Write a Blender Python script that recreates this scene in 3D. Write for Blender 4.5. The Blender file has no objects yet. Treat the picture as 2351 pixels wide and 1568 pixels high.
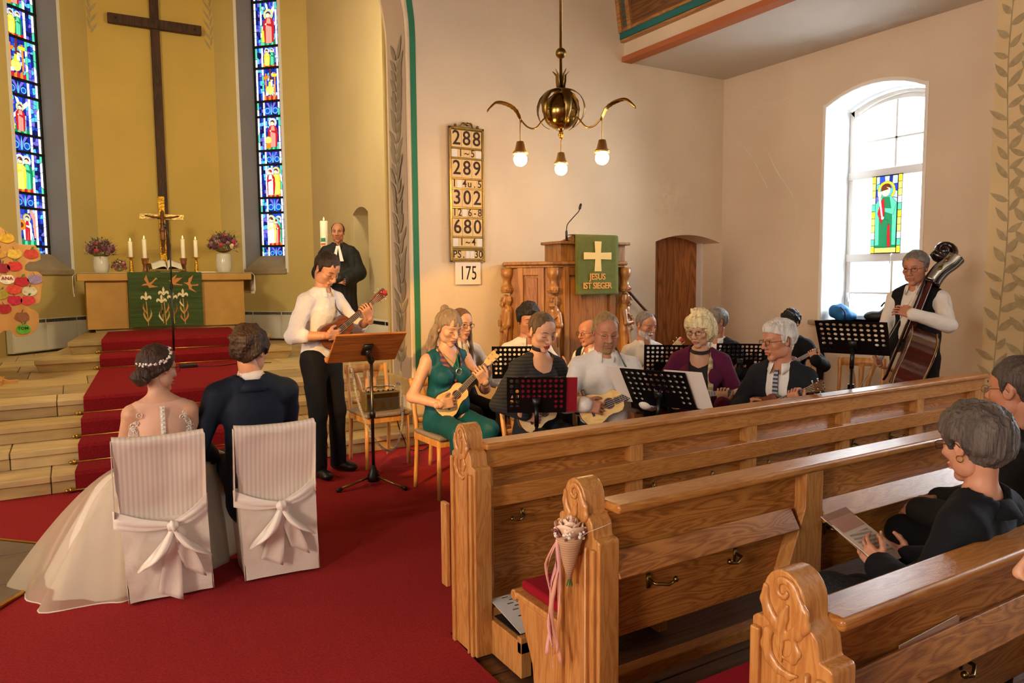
import bpy, bmesh, math, random
import numpy as np
from math import sin, cos, pi, radians, sqrt, atan2, hypot
from mathutils import Vector, Matrix

scene = bpy.context.scene
COL = scene.collection

# ---------------------------------------------------------------- camera
CAM_F, CAM_YAW, CAM_PITCH, CAM_ROLL, CAM_H = 1690.0, radians(30.95), radians(4.95), radians(0.45), 1.6
cd = bpy.data.cameras.new('camera'); cam = bpy.data.objects.new('camera', cd); COL.objects.link(cam)
cd.sensor_width = 36; cd.lens = CAM_F / 2351 * 36; cd.clip_start = .02; cd.clip_end = 200
_f = Vector((sin(CAM_YAW) * cos(CAM_PITCH), cos(CAM_YAW) * cos(CAM_PITCH), -sin(CAM_PITCH)))
_r = Vector((cos(CAM_YAW), -sin(CAM_YAW), 0)); _d = _f.cross(_r)
_r2 = _r * cos(CAM_ROLL) + _d * sin(CAM_ROLL); _d2 = -_r * sin(CAM_ROLL) + _d * cos(CAM_ROLL)
cam.matrix_world = Matrix(((_r2.x, -_d2.x, -_f.x, 0), (_r2.y, -_d2.y, -_f.y, 0), (_r2.z, -_d2.z, -_f.z, CAM_H), (0, 0, 0, 1)))
scene.camera = cam

cyc = scene.cycles; cyc.max_bounces = 6; cyc.diffuse_bounces = 3; cyc.glossy_bounces = 3; cyc.transmission_bounces = 4; cyc.transparent_max_bounces = 8
cyc.caustics_reflective = False; cyc.caustics_refractive = False; cyc.use_adaptive_sampling = True; cyc.adaptive_threshold = .12; cyc.adaptive_min_samples = 12; cyc.sample_clamp_indirect = 6

# ---------------------------------------------------------------- exposure, world, window daylight, added fill lights
scene.view_settings.view_transform = 'Standard'; scene.view_settings.look = 'None'
scene.view_settings.exposure = 0.53; scene.view_settings.gamma = 1.0
scene.view_settings.use_curve_mapping = False
w = bpy.data.worlds.new('sky'); scene.world = w; w.use_nodes = True
w.node_tree.nodes['Background'].inputs[0].default_value = (.86, .93, 1, 1)
w.node_tree.nodes['Background'].inputs[1].default_value = 2.6

def area_light(name, loc, aim, sx, sy, power, col):
    l = bpy.data.lights.new(name, 'AREA'); l.shape = 'RECTANGLE'; l.size = sx; l.size_y = sy
    l.energy = power; l.color = col
    o = bpy.data.objects.new(name, l); COL.objects.link(o); o.location = loc
    o.rotation_euler = (Vector(aim) - Vector(loc)).to_track_quat('-Z', 'Y').to_euler()
    return o
DAY = (.82, .91, 1.0)
area_light('daylight_window_right', (8.3, 4.73, 2.5), (5.0, 4.6, 1.4), 1.6, 2.9, 110, DAY)
area_light('daylight_sky_right', (9.6, 3.6, 3.9), (4.5, 6.5, 1.9), 2.2, 2.2, 720, DAY)
area_light('added_light_aisle', (8.0, .4, 2.4), (4.0, 1.0, .8), 1.3, 2.5, 110, DAY)  # unseen light added for the pew-top reflections, shining through an invented opening
area_light('warm_fill_left_front', (-5.45, 3.2, 2.9), (1.5, 3.6, .8), 1.3, 2.6, 90, (1, .82, .66))  # warm fill added from the unseen left side, no real sun
area_light('warm_fill_left_rear', (-5.45, -.8, 2.8), (1.0, 3.0, .6), 1.3, 2.6, 230, (1, .82, .67))  # second unseen warm fill, added to brighten the couple and carpet
area_light('warm_fill_rear', (1.0, -6.75, 3.6), (1.6, 4.0, 1.2), 3.2, 2.4, 30, (1.0, .80, .62))  # weak warm fill added behind the camera
area_light('chancel_lamp_arch', (-.9, 7.6, 4.3), (1.2, 12.5, 1.6), .5, .5, 70, (1, .85, .53))
area_light('chancel_lamp_arch_right', (2.5, 7.6, 4.6), (1.0, 12.5, 2.2), .5, .5, 60, (1, .85, .53))

sl = bpy.data.lights.new('spotlight_pulpit', 'SPOT'); sl.energy = 1450; sl.color = (1, .54, .12); sl.spot_size = radians(19); sl.spot_blend = .25; sl.shadow_soft_size = .06
so = bpy.data.objects.new('spotlight_pulpit', sl); COL.objects.link(so); so.location = (-2.2, 1.0, 3.7)
so.rotation_euler = (Vector((3.75, 6.4, .42)) - Vector(so.location)).to_track_quat('-Z', 'Y').to_euler()

# ---------------------------------------------------------------- materials
def lin(c):
    if isinstance(c, str):
        c = [int(c[i:i + 2], 16) / 255 for i in (0, 2, 4)]
    return tuple(((x / 12.92) if x <= .04045 else ((x + .055) / 1.055) ** 2.4) for x in c[:3]) + (1,)
MATS = {}
def _nt(name):
    m = bpy.data.materials.new(name); m.use_nodes = True
    nt = m.node_tree; return m, nt, nt.nodes['Principled BSDF']
def N(nt, t, **kw):
    n = nt.nodes.new(t)
    for k, v in kw.items(): setattr(n, k, v)
    return n
def bump_on(nt, b, scale, strength, vec=None, detail=3, dist=.01):
    tx = N(nt, 'ShaderNodeTexNoise'); tx.inputs['Scale'].default_value = scale; tx.inputs['Detail'].default_value = detail
    if vec is not None: nt.links.new(vec, tx.inputs['Vector'])
    bp = N(nt, 'ShaderNodeBump'); bp.inputs['Strength'].default_value = strength; bp.inputs['Distance'].default_value = dist
    nt.links.new(tx.outputs['Fac'], bp.inputs['Height']); nt.links.new(bp.outputs['Normal'], b.inputs['Normal'])
def mat(name, col, rough=.6, metal=0, bump=0, bscale=60, var=0, vscale=6, spec=.5, emit=0, ecol=None, alpha=1, trans=0, coat=0, sheen=0, stretch=None, sss=0, bdist=.01):
    if name in MATS: return MATS[name]
    m, nt, b = _nt(name); c = lin(col)
    b.inputs['Base Color'].default_value = c; b.inputs['Roughness'].default_value = rough; b.inputs['Metallic'].default_value = metal
    b.inputs['Specular IOR Level'].default_value = spec; b.inputs['Alpha'].default_value = alpha
    b.inputs['Transmission Weight'].default_value = trans; b.inputs['Coat Weight'].default_value = coat
    b.inputs['Sheen Weight'].default_value = sheen
    if sss > 1:
        b.inputs['Subsurface Weight'].default_value = sss; b.inputs['Subsurface Radius'].default_value = (.02, .008, .004)
        b.inputs['Subsurface Scale'].default_value = .4
    if emit:
        b.inputs['Emission Color'].default_value = lin(ecol) if ecol else c; b.inputs['Emission Strength'].default_value = emit
    vec = None
    if var or bump:
        tc = N(nt, 'ShaderNodeTexCoord'); vec = tc.outputs['Object']
        if stretch:
            mp = N(nt, 'ShaderNodeMapping'); mp.inputs['Scale'].default_value = stretch
            nt.links.new(vec, mp.inputs['Vector']); vec = mp.outputs['Vector']
    if var:
        tx = N(nt, 'ShaderNodeTexNoise'); tx.inputs['Scale'].default_value = vscale; tx.inputs['Detail'].default_value = 6
        nt.links.new(vec, tx.inputs['Vector'])
        rp = N(nt, 'ShaderNodeValToRGB')
        rp.color_ramp.elements[0].position = .3; rp.color_ramp.elements[1].position = .7
        rp.color_ramp.elements[0].color = tuple(max(0, x * (1 - var)) for x in c[:3]) + (1,)
        rp.color_ramp.elements[1].color = tuple(min(1, x * (1 + var)) for x in c[:3]) + (1,)
        nt.links.new(tx.outputs['Fac'], rp.inputs['Fac']); nt.links.new(rp.outputs['Color'], b.inputs['Base Color'])
    if bump: bump_on(nt, b, bscale, bump, vec, dist=bdist)
    MATS[name] = m; return m
def wood(name, c1, c2, axis=0, scale=7, rough=.35, coat=.25, ring=1.0, c3=None):
    """figured timber: grain bands running along one object axis, distorted by noise"""
    if name in MATS: return MATS[name]
    m, nt, b = _nt(name)
    tc = N(nt, 'ShaderNodeTexCoord'); mp = N(nt, 'ShaderNodeMapping')
    s = [1.0, 1.0, 1.0]; s[axis] = .12; mp.inputs['Scale'].default_value = s
    nt.links.new(tc.outputs['Object'], mp.inputs['Vector'])
    n1 = N(nt, 'ShaderNodeTexNoise'); n1.inputs['Scale'].default_value = scale; n1.inputs['Detail'].default_value = 2; n1.inputs['Distortion'].default_value = .6
    nt.links.new(mp.outputs['Vector'], n1.inputs['Vector'])
    mul = N(nt, 'ShaderNodeMath', operation='MULTIPLY'); mul.inputs[1].default_value = 9 * ring
    nt.links.new(n1.outputs['Fac'], mul.inputs[0])
    fr = N(nt, 'ShaderNodeMath', operation='PINGPONG'); fr.inputs[1].default_value = .5
    nt.links.new(mul.outputs[0], fr.inputs[0])
    n2 = N(nt, 'ShaderNodeTexNoise'); n2.inputs['Scale'].default_value = scale * 22; n2.inputs['Detail'].default_value = 2
    nt.links.new(mp.outputs['Vector'], n2.inputs['Vector'])
    mx = N(nt, 'ShaderNodeMath', operation='MULTIPLY_ADD'); mx.inputs[1].default_value = .35
    nt.links.new(n2.outputs['Fac'], mx.inputs[0]); nt.links.new(fr.outputs[0], mx.inputs[2])
    rp = N(nt, 'ShaderNodeValToRGB'); e = rp.color_ramp.elements
    e[0].position = .12; e[0].color = lin(c1); e[1].position = .62; e[1].color = lin(c2)
    nt.links.new(mx.outputs[0], rp.inputs['Fac']); nt.links.new(rp.outputs['Color'], b.inputs['Base Color'])
    b.inputs['Roughness'].default_value = rough; b.inputs['Coat Weight'].default_value = coat; b.inputs['Coat Roughness'].default_value = .22
    bp = N(nt, 'ShaderNodeBump'); bp.inputs['Strength'].default_value = .12; bp.inputs['Distance'].default_value = .004
    nt.links.new(n2.outputs['Fac'], bp.inputs['Height']); nt.links.new(bp.outputs['Normal'], b.inputs['Normal'])
    MATS[name] = m; return m
def stripes(name, ca, cb, axis=0, freq=60, rough=.8, soft=.1, bump=0):
    if name in MATS: return MATS[name]
    m, nt, b = _nt(name)
    tc = N(nt, 'ShaderNodeTexCoord'); sx = N(nt, 'ShaderNodeSeparateXYZ'); nt.links.new(tc.outputs['Object'], sx.inputs[0])
    mu = N(nt, 'ShaderNodeMath', operation='MULTIPLY'); mu.inputs[1].default_value = freq; nt.links.new(sx.outputs[axis], mu.inputs[0])
    pp = N(nt, 'ShaderNodeMath', operation='PINGPONG'); pp.inputs[1].default_value = .5; nt.links.new(mu.outputs[0], pp.inputs[0])
    rp = N(nt, 'ShaderNodeValToRGB'); e = rp.color_ramp.elements
    e[0].position = .25 - soft; e[0].color = lin(ca); e[1].position = .25 + soft; e[1].color = lin(cb)
    nt.links.new(pp.outputs[0], rp.inputs['Fac']); nt.links.new(rp.outputs['Color'], b.inputs['Base Color'])
    b.inputs['Roughness'].default_value = rough
    if bump: bump_on(nt, b, 40, bump)
    MATS[name] = m; return m

# ---------------------------------------------------------------- objects
def thing(name, label, cat, loc=(0, 0, 0), rz=0, group=None):
    o = bpy.data.objects.new(name, None); COL.objects.link(o); o.location = loc; o.rotation_euler = (0, 0, rz)
    o.empty_display_size = .1
    o['label'] = label; o['category'] = cat
    if group: o['group'] = group
    return o
def tag(o, label, cat, group=None):
    o['label'] = label; o['category'] = cat
    if group: o['group'] = group
    return o
def struct(o, label=None):
    o['kind'] = 'structure'
    if label: o['label'] = label
    return o
def copy_tree(o, parent=None, loc=None, rz=None, label=None, group=None):
    c = o.copy(); COL.objects.link(c); c.parent = parent
    if loc is not None: c.location = loc
    if rz is not None: c.rotation_euler = (0, 0, rz)
    if label: c['label'] = label
    if group: c['group'] = group
    for ch in list(o.children): copy_tree(ch, c)
    return c
def chain_loc(p):
    v = Vector((0, 0, 0))
    while p is not None:
        v += p.location; p = p.parent
    return v
def mesh_np(name, V, F, mats, smooth=True, mi=None):
    V = np.asarray(V, np.float32); me = bpy.data.meshes.new(name)
    if isinstance(F, np.ndarray):
        k = F.shape[1]; me.vertices.add(len(V)); me.vertices.foreach_set('co', V.ravel())
        me.loops.add(F.size); me.loops.foreach_set('vertex_index', F.ravel().astype(np.int32))
        me.polygons.add(len(F)); me.polygons.foreach_set('loop_start', np.arange(0, F.size, k, dtype=np.int32))
        me.update(calc_edges=True)
    else:
        me.from_pydata([tuple(map(float, v)) for v in V], [], F)
    for m in (mats if isinstance(mats, (list, tuple)) else [mats]): me.materials.append(m)
    if mi is not None: me.polygons.foreach_set('material_index', np.asarray(mi, np.int32))
    me.polygons.foreach_set('use_smooth', np.full(len(me.polygons), bool(smooth)))
    me.validate(); me.update()
    return me
def obj(name, me, parent=None, world=False):
    if world and parent is not None: me.transform(Matrix.Translation(-chain_loc(parent)))
    o = bpy.data.objects.new(name, me); COL.objects.link(o); o.parent = parent
    return o
def frame_from(d, up=(0, 0, 1)):
    """columns: x = side, y = other side, z = d"""
    d = Vector(d).normalized(); u = Vector(up)
    if abs(d.dot(u)) > .98 * u.length: u = Vector((1, 0, 0)) if abs(d.x) < .9 else Vector((0, 1, 0))
    x = u.cross(d).normalized(); y = d.cross(x)
    return Matrix((x, y, d)).transposed()

class MB:
    def __init__(s): s.v = []; s.f = []; s.m = []
    def add(s, vs, fs, mi=0):
        b = len(s.v); s.v += [tuple(v) for v in vs]; s.f += [tuple(b + i for i in f) for f in fs]; s.m += [mi] * len(fs); return s
    def bx(s, x0, y0, z0, x1, y1, z1, mi=0):
        return s.add([(x0, y0, z0), (x1, y0, z0), (x1, y1, z0), (x0, y1, z0), (x0, y0, z1), (x1, y0, z1), (x1, y1, z1), (x0, y1, z1)],
                     [(0, 3, 2, 1), (4, 5, 6, 7), (0, 1, 5, 4), (1, 2, 6, 5), (2, 3, 7, 6), (3, 0, 4, 7)], mi)
    def box(s, c, size, R=None, mi=0):
        R = R or Matrix.Identity(3); c = Vector(c); h = Vector(size) / 2
        vs = [c + R @ Vector((sx * h.x, sy * h.y, sz * h.z)) for sz in (-1, 1) for sx, sy in ((-1, -1), (1, -1), (1, 1), (-1, 1))]
        return s.add(vs, [(0, 3, 2, 1), (4, 5, 6, 7), (0, 1, 5, 4), (1, 2, 6, 5), (2, 3, 7, 6), (3, 0, 4, 7)], mi)
    def bar(s, a, b, wx, wy, up=(0, 0, 1), mi=0):
        a = Vector(a); b = Vector(b); return s.box((a + b) / 2, (wx, wy, (b - a).length), frame_from(b - a, up), mi)
    def tube(s, pts, r, n=8, mi=0, cap=True, flat=1.0, up=(0, 0, 1)):
        pts = [Vector(p) for p in pts]; k = len(pts); rr = r if isinstance(r, (list, tuple)) else [r] * k
        vs = []; fs = []; prev = None
        for i, p in enumerate(pts):
            d = (pts[min(i + 1, k - 1)] - pts[max(i - 1, 0)])
            if d.length < 1e-9: d = Vector((0, 0, 1))
            d.normalize()
            if prev is None: M_ = frame_from(d, up); x = M_.col[0].copy()
            else:
                x = prev - d * prev.dot(d)
                if x.length < 1e-6: x = frame_from(d, up).col[0].copy()
                x.normalize()
            y = d.cross(x); prev = x
            for j in range(n):
                a = 2 * pi * j / n; vs.append(p + (x * cos(a) + y * sin(a) * flat) * rr[i])
        for i in range(k - 1):
            for j in range(n):
                fs.append((i * n + j, i * n + (j + 1) % n, (i + 1) * n + (j + 1) % n, (i + 1) * n + j))
        if cap: fs.append(tuple(range(n - 1, -1, -1))); fs.append(tuple((k - 1) * n + j for j in range(n)))
        return s.add(vs, fs, mi)
    def lathe(s, prof, c=(0, 0, 0), n=20, R=None, mi=0, a0=0, a1=2 * pi):
        c = Vector(c); R = R or Matrix.Identity(3); k = len(prof); full = abs(a1 - a0 - 2 * pi) < 1e-6
        m = n if full else n + 1; vs = []; fs = []
        for r, z in prof:
            for j in range(m):
                a = a0 + (a1 - a0) * j / n; vs.append(c + R @ Vector((r * cos(a), r * sin(a), z)))
        for i in range(k - 1):
            for j in range(n):
                j2 = (j + 1) % m; fs.append((i * m + j, i * m + j2, (i + 1) * m + j2, (i + 1) * m + j))
        if full:
            if prof[0][0] > 1e-5: fs.append(tuple(range(m - 1, -1, -1)))
            if prof[-1][0] > 1e-5: fs.append(tuple((k - 1) * m + j for j in range(m)))
        return s.add(vs, fs, mi)
    def prism(s, poly, o, ux, uy, t, mi=0, side_mi=None):
        """polygon in plane (o, ux, uy) extruded by vector t (both caps)"""
        o = Vector(o); ux = Vector(ux); uy = Vector(uy); t = Vector(t); n = len(poly)
        a = [o + ux * p[0] + uy * p[1] for p in poly]; b = [p + t for p in a]
        ccw = sum(poly[i][0] * poly[(i + 1) % n][1] - poly[(i + 1) % n][0] * poly[i][1] for i in range(n)) > 0
        flip = (ux.cross(uy).dot(t) > 0) == ccw
        f0 = tuple(range(n)); f1 = tuple(range(n, 2 * n))
        fs = [f0[::-1] if flip else f0, f1 if flip else f1[::-1]]
        ss = []
        for i in range(n):
            j = (i + 1) % n; q = (i, j, n + j, n + i); ss.append(q if flip else q[::-1])
        s.add(a + b, fs, mi); bs = len(s.v) - 2 * n
        s.f += [tuple(bs + i for i in q) for q in ss]; s.m += [mi if side_mi is None else side_mi] * len(ss)
        return s
    def ball(s, c, r, n=12, m=8, R=None, mi=0):
        c = Vector(c); r = Vector(r) if hasattr(r, '__len__') else Vector((r, r, r)); R = R or Matrix.Identity(3)
        vs = [c + R @ Vector((0, 0, -r.z))]; fs = []
        for i in range(1, m):
            t = -pi / 2 + pi * i / m
            for j in range(n):
                a = 2 * pi * j / n; vs.append(c + R @ Vector((r.x * cos(t) * cos(a), r.y * cos(t) * sin(a), r.z * sin(t))))
        vs.append(c + R @ Vector((0, 0, r.z))); top = len(vs) - 1
        for j in range(n): fs.append((0, 1 + (j + 1) % n, 1 + j)); fs.append((top, top - n + j, top - n + (j + 1) % n))
        for i in range(m - 2):
            for j in range(n):
                a = 1 + i * n; fs.append((a + j, a + (j + 1) % n, a + n + (j + 1) % n, a + n + j))
        return s.add(vs, fs, mi)
    def grid(s, fn, nu, nv, mi=0, close_u=False):
        b = []; 
        for i in range(nu):
            for j in range(nv): b.append(fn(i / (nu if close_u else nu - 1), j / (nv - 1)))
        fs = []
        for i in range(nu if close_u else nu - 1):
            for j in range(nv - 1):
                i2 = (i + 1) % nu; fs.append((i * nv + j, i2 * nv + j, i2 * nv + j + 1, i * nv + j + 1))
        return s.add(b, fs, mi)
    def mesh(s, name, mats, smooth=False):
        return mesh_np(name, s.v, s.f, mats, smooth, s.m)
    def build(s, name, mats, parent=None, smooth=False, bevel=0, world=False, seg=2, solid=0, sub=0, auto=None):
        o = obj(name, s.mesh(name, mats, smooth), parent, world)
        if solid:
            q = o.modifiers.new('thick', 'SOLIDIFY'); q.thickness = solid; q.offset = 0
        if bevel:
            q = o.modifiers.new('bevel', 'BEVEL'); q.width = bevel; q.segments = seg; q.limit_method = 'ANGLE'; q.angle_limit = radians(35)
            o.data.polygons.foreach_set('use_smooth', [True] * len(o.data.polygons))
            q.harden_normals = True
        if sub:
            q = o.modifiers.new('sub', 'SUBSURF'); q.levels = sub; q.render_levels = sub
        return o

def text_mesh(txt, size, depth=.001, spacing=1.0, bold=0):
    cu = bpy.data.curves.new('t', 'FONT'); cu.body = txt; cu.size = size; cu.extrude = depth; cu.align_x = 'CENTER'; cu.align_y = 'CENTER'
    cu.space_character = spacing; cu.offset = bold; cu.resolution_u = 3
    o = bpy.data.objects.new('t', cu); COL.objects.link(o)
    dg = bpy.context.evaluated_depsgraph_get(); me = bpy.data.meshes.new_from_object(o.evaluated_get(dg))
    bpy.data.objects.remove(o); bpy.data.curves.remove(cu)
    return me
def text_obj(name, txt, size, m, parent, o, ux, uy, depth=.001, spacing=1.0, sx=1.0, bold=0):
    me = text_mesh(txt, size, depth, spacing, bold); ux = Vector(ux).normalized(); uy = Vector(uy).normalized(); n = ux.cross(uy)
    M_ = Matrix((ux * sx, uy, n)).transposed().to_4x4(); M_.translation = Vector(o); me.transform(M_)
    me.materials.clear(); me.materials.append(m)
    return obj(name, me, parent)

# ---------------------------------------------------------------- implicit surfaces (for bodies and carvings)
class SDF:
    def __init__(s, k=.03): s.ops = []; s.k = k
    def cone(s, a, b, ra, rb=None, k=None, sub=False, flat=None):
        """tapered capsule; flat=(unit dir, factor) squeezes it along a direction"""
        a = np.array(a, float); b = np.array(b, float); rb = ra if rb is None else rb
        r = max(ra, rb) * (1 if flat is None else max(1, flat[1]))
        ba = b - a; L2 = max(ba @ ba, 1e-12)
        if flat is None:
            def fn(P):
                q = P - a; t = np.clip(q @ ba / L2, 0, 1)
                return np.linalg.norm(q - t[:, None] * ba, axis=1) - (ra + t * (rb - ra))
        else:
            n = np.array(flat[0], float); n /= np.linalg.norm(n); fa = flat[1]
            def fn(P):
                q = P - a; t = np.clip(q @ ba / L2, 0, 1); q = q - t[:, None] * ba; w_ = q @ n
                q = q + np.outer(w_ * (1 / fa - 1), n)
                return (np.linalg.norm(q, axis=1) - (ra + t * (rb - ra))) * min(1, fa) ** .5
        s.ops.append((fn, np.minimum(a, b) - r, np.maximum(a, b) + r, s.k if k is None else k, sub)); return s
    def chain(s, pts, rr, k=None, flat=None):
        for i in range(len(pts) - 1): s.cone(pts[i], pts[i + 1], rr[i], rr[i + 1], k, flat=flat)
        return s
    def ell(s, c, r, R=None, k=None, sub=False):
        c = np.array(c, float); r = np.array(r, float) if hasattr(r, '__len__') else np.array([r] * 3, float)
        R = np.eye(3) if R is None else np.array(R, float); m = r.max()
        def fn(P):
            q = (P - c) @ R; k0 = np.linalg.norm(q / r, axis=1); k1 = np.linalg.norm(q / (r * r), axis=1)
            return k0 * (k0 - 1) / np.maximum(k1, 1e-9)
        s.ops.append((fn, c - m, c + m, s.k if k is None else k, sub)); return s
    def boxr(s, c, h, R=None, rnd=.01, k=None, sub=False):
        c = np.array(c, float); h = np.array(h, float) - rnd; R = np.eye(3) if R is None else np.array(R, float); m = np.linalg.norm(h) + rnd
        def fn(P):
            q = np.abs((P - c) @ R) - h
            return np.linalg.norm(np.maximum(q, 0), axis=1) + np.minimum(q.max(1), 0) - rnd
        s.ops.append((fn, c - m, c + m, s.k if k is None else k, sub)); return s
    def field(s, h, pad=None, post=None):
        adds = [o for o in s.ops if not o[4]]
        pad = 3 * h if pad is None else pad
        lo = np.min([o[1] for o in adds], 0) - pad; hi = np.max([o[2] for o in adds], 0) + pad
        n = np.ceil((hi - lo) / h).astype(int) + 1
        ax = [lo[i] + h * np.arange(n[i]) for i in range(3)]
        D = np.full(n, .25)
        for fn, a, b, k, sub in s.ops:
            m = k + 3 * h
            i0 = np.clip(((a - m - lo) / h).astype(int), 0, n - 1); i1 = np.clip(np.ceil((b + m - lo) / h).astype(int) + 1, 1, n)
            if np.any(i1 <= i0): continue
            sl = tuple(slice(i0[i], i1[i]) for i in range(3))
            G = np.stack(np.meshgrid(*[ax[i][sl[i]] for i in range(3)], indexing='ij'), -1); sh = G.shape[:3]
            d = fn(G.reshape(-1, 3)).reshape(sh); E = D[sl]
            if sub:
                if k > 0:
                    g = np.maximum(k - np.abs(E + d), 0) / k; D[sl] = np.maximum(E, -d) + g * g * k * .25
                else: D[sl] = np.maximum(E, -d)
            else:
                if k > 0:
                    g = np.maximum(k - np.abs(E - d), 0) / k; D[sl] = np.minimum(E, d) - g * g * k * .25
                else: D[sl] = np.minimum(E, d)
        if post is not None:
            G = np.stack(np.meshgrid(*ax, indexing='ij'), -1); D = post(G.reshape(-1, 3), D.ravel()).reshape(D.shape)
        return D, lo
    def mesh(s, h, post=None):
        D, lo = s.field(h, post=post)
        return nets(D, lo, h)
def nets(D, lo, h):
    D[0] = D[-1] = .1; D[:, 0] = D[:, -1] = .1; D[:, :, 0] = D[:, :, -1] = .1
    S = D < 0; n = np.array(D.shape)
    def sub(A, o): return A[o[0]:n[0] - 1 + o[0], o[1]:n[1] - 1 + o[1], o[2]:n[2] - 1 + o[2]]
    cor = [(i, j, k) for i in (0, 1) for j in (0, 1) for k in (0, 1)]
    cnt = sum(sub(S, c).astype(np.int8) for c in cor); act = (cnt > 0) & (cnt < 8)
    ids = np.full(act.shape, -1, np.int64); ijk = np.argwhere(act); ids[act] = np.arange(len(ijk))
    acc = np.zeros((len(ijk), 3)); num = np.zeros(len(ijk))
    for a in cor:
        for ax in range(3):
            if a[ax]: continue
            b = list(a); b[ax] = 1
            da = sub(D, a)[act]; db = sub(D, b)[act]; mk = (da < 0) != (db < 0)
            t = np.where(mk, da / np.where(mk, da - db, 1), 0); p = np.array(a, float)[None] + np.zeros((len(ijk), 3)); p[:, ax] += t
            acc[mk] += p[mk]; num[mk] += 1
    V = lo + h * (ijk + acc / np.maximum(num, 1)[:, None]); F = []
    for ax in range(3):
        o1, o2 = (ax + 1) % 3, (ax + 2) % 3
        sl = [slice(1, -1)] * 3; sl[ax] = slice(0, -1); A = S[tuple(sl)]
        sl2 = list(sl); sl2[ax] = slice(1, None); B = S[tuple(sl2)]
        e = np.argwhere(A != B); fl = A[A != B]
        base = e.copy(); base[:, o1] += 1; base[:, o2] += 1
        def c(d1, d2):
            q = base.copy(); q[:, o1] += d1; q[:, o2] += d2; return ids[q[:, 0], q[:, 1], q[:, 2]]
        q = np.stack([c(-1, -1), c(0, -1), c(0, 0), c(-1, 0)], 1); q[~fl] = q[~fl][:, ::-1]; F.append(q)
    return V, np.concatenate(F)
def poly_sd(Q, poly):
    """signed distance (negative inside) of 2-D points to a polygon"""
    P = np.array(poly, float); d = np.full(len(Q), 1e9); ins = np.zeros(len(Q), bool)
    for i in range(len(P)):
        a = P[i]; b = P[(i + 1) % len(P)]; e = b - a; q = Q - a
        t = np.clip(q @ e / max(e @ e, 1e-12), 0, 1); d = np.minimum(d, np.linalg.norm(q - t[:, None] * e, axis=1))
        c = ((a[1] > Q[:, 1]) != (b[1] > Q[:, 1]))
        with np.errstate(divide='ignore', invalid='ignore'):
            ins ^= c & (Q[:, 0] < (b[0] - a[0]) * (Q[:, 1] - a[1]) / (b[1] - a[1]) + a[0])
    return np.where(ins, -d, d)
def wob(P, f, amp, seed=0):
    """cheap smooth pseudo-noise"""
    r = np.random.RandomState(seed); o = np.zeros(len(P))
    for i in range(4):
        d = r.randn(3); d /= np.linalg.norm(d); d2 = r.randn(3); d2 /= np.linalg.norm(d2)
        o += np.sin(P @ d * f * (1 + .35 * i) + r.rand() * 6 + 1.7 * np.sin(P @ d2 * f * .6 + r.rand() * 6))
    return o * amp / 2.5
def join_np(parts):
    V = []; F = []; MI = []; b = 0
    for v, f, mi in parts:
        V.append(v); F.append(f + b); MI.append(np.full(len(f), mi)); b += len(v)
    return np.concatenate(V), np.concatenate(F), np.concatenate(MI)
def bez(p0, p1, p2, p3, n):
    p0, p1, p2, p3 = map(Vector, (p0, p1, p2, p3)); o = []
    for i in range(n):
        t = i / (n - 1); o.append(p0 * (1 - t) ** 3 + p1 * 3 * t * (1 - t) ** 2 + p2 * 3 * t * t * (1 - t) + p3 * t ** 3)
    return o
def smooth_pts(pts, n=6):
    """Catmull-Rom through points"""
    P = [Vector(p) for p in pts]; o = []
    for i in range(len(P) - 1):
        a = P[max(i - 1, 0)]; b = P[i]; c = P[i + 1]; d = P[min(i + 2, len(P) - 1)]
        for j in range(n):
            t = j / n; o.append(.5 * ((2 * b) + (c - a) * t + (2 * a - 5 * b + 4 * c - d) * t * t + (3 * b - a - 3 * c + d) * t ** 3))
    o.append(P[-1]); return o
rnd = random.Random(7)
# ================================================================ materials of the room
def plaster(name, c, var=.05, sc=1.5, bump=.15):
    return mat(name, c, rough=.9, var=var, vscale=sc, bump=bump, bscale=35, spec=.2)
M_wall = plaster('plaster_cream', 'e2d0b2')
M_wallr = plaster('plaster_aisle', 'd8c6ad', .07, .8, .25)
M_apse = plaster('plaster_ochre', 'c8b06e', .04)
M_apsec = plaster('plaster_ochre_centre', 'd2b262', .04)
M_white = plaster('paint_white', 'e6e2da', .03)
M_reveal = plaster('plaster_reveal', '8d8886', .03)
M_greyband = plaster('painted_band', 'b7a491', .05)
M_green = mat('painted_green', '2f7d57', .8)
M_leafpaint = mat('painted_leaf', '8d8069', .9)
M_leafpaint2 = mat('painted_leaf_gold', 'ab9a74', .9, var=.15, vscale=20)
M_gold_pl = plaster('plaster_gold', 'd9c294', .06)
M_carpet = mat('carpet_red', '9c2a2c', .97, var=.22, vscale=90, bump=.5, bscale=420, spec=.1)
M_runner = mat('runner_red', '831a1f', .97, var=.3, vscale=110, bump=.5, bscale=420, spec=.1)
M_stone = mat('sandstone', 'b1935c', .5, var=.2, vscale=3.5, bump=.12, bscale=30, stretch=(1, 3, 4))
M_stone2 = mat('sandstone_pale', 'bea26e', .48, var=.22, vscale=3, bump=.12, bscale=30, stretch=(1, 3, 4))
M_stone3 = mat('sandstone_dark', '9b8052', .5, var=.22, vscale=4, bump=.12, bscale=30, stretch=(1, 2, 4))
M_sill = mat('sill_stone', '9c8a6e', .7, var=.12, vscale=6, bump=.15)
M_joint = mat('stone_joint', '6d5a3c', .9)
M_tile = mat('floor_tile_grey', '6d6253', .45, var=.15, vscale=5, bump=.05)
M_brass = mat('brass', 'c79a3e', .28, 1, var=.12, vscale=30)
M_brassd = mat('brass_dark', '8a713a', .33, 1, var=.2, vscale=18, bump=.08, bscale=60)
M_darkm = mat('iron_dark', '2a2826', .5, .6)
M_black = mat('black_plastic', '0d0d0e', .4)
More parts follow.
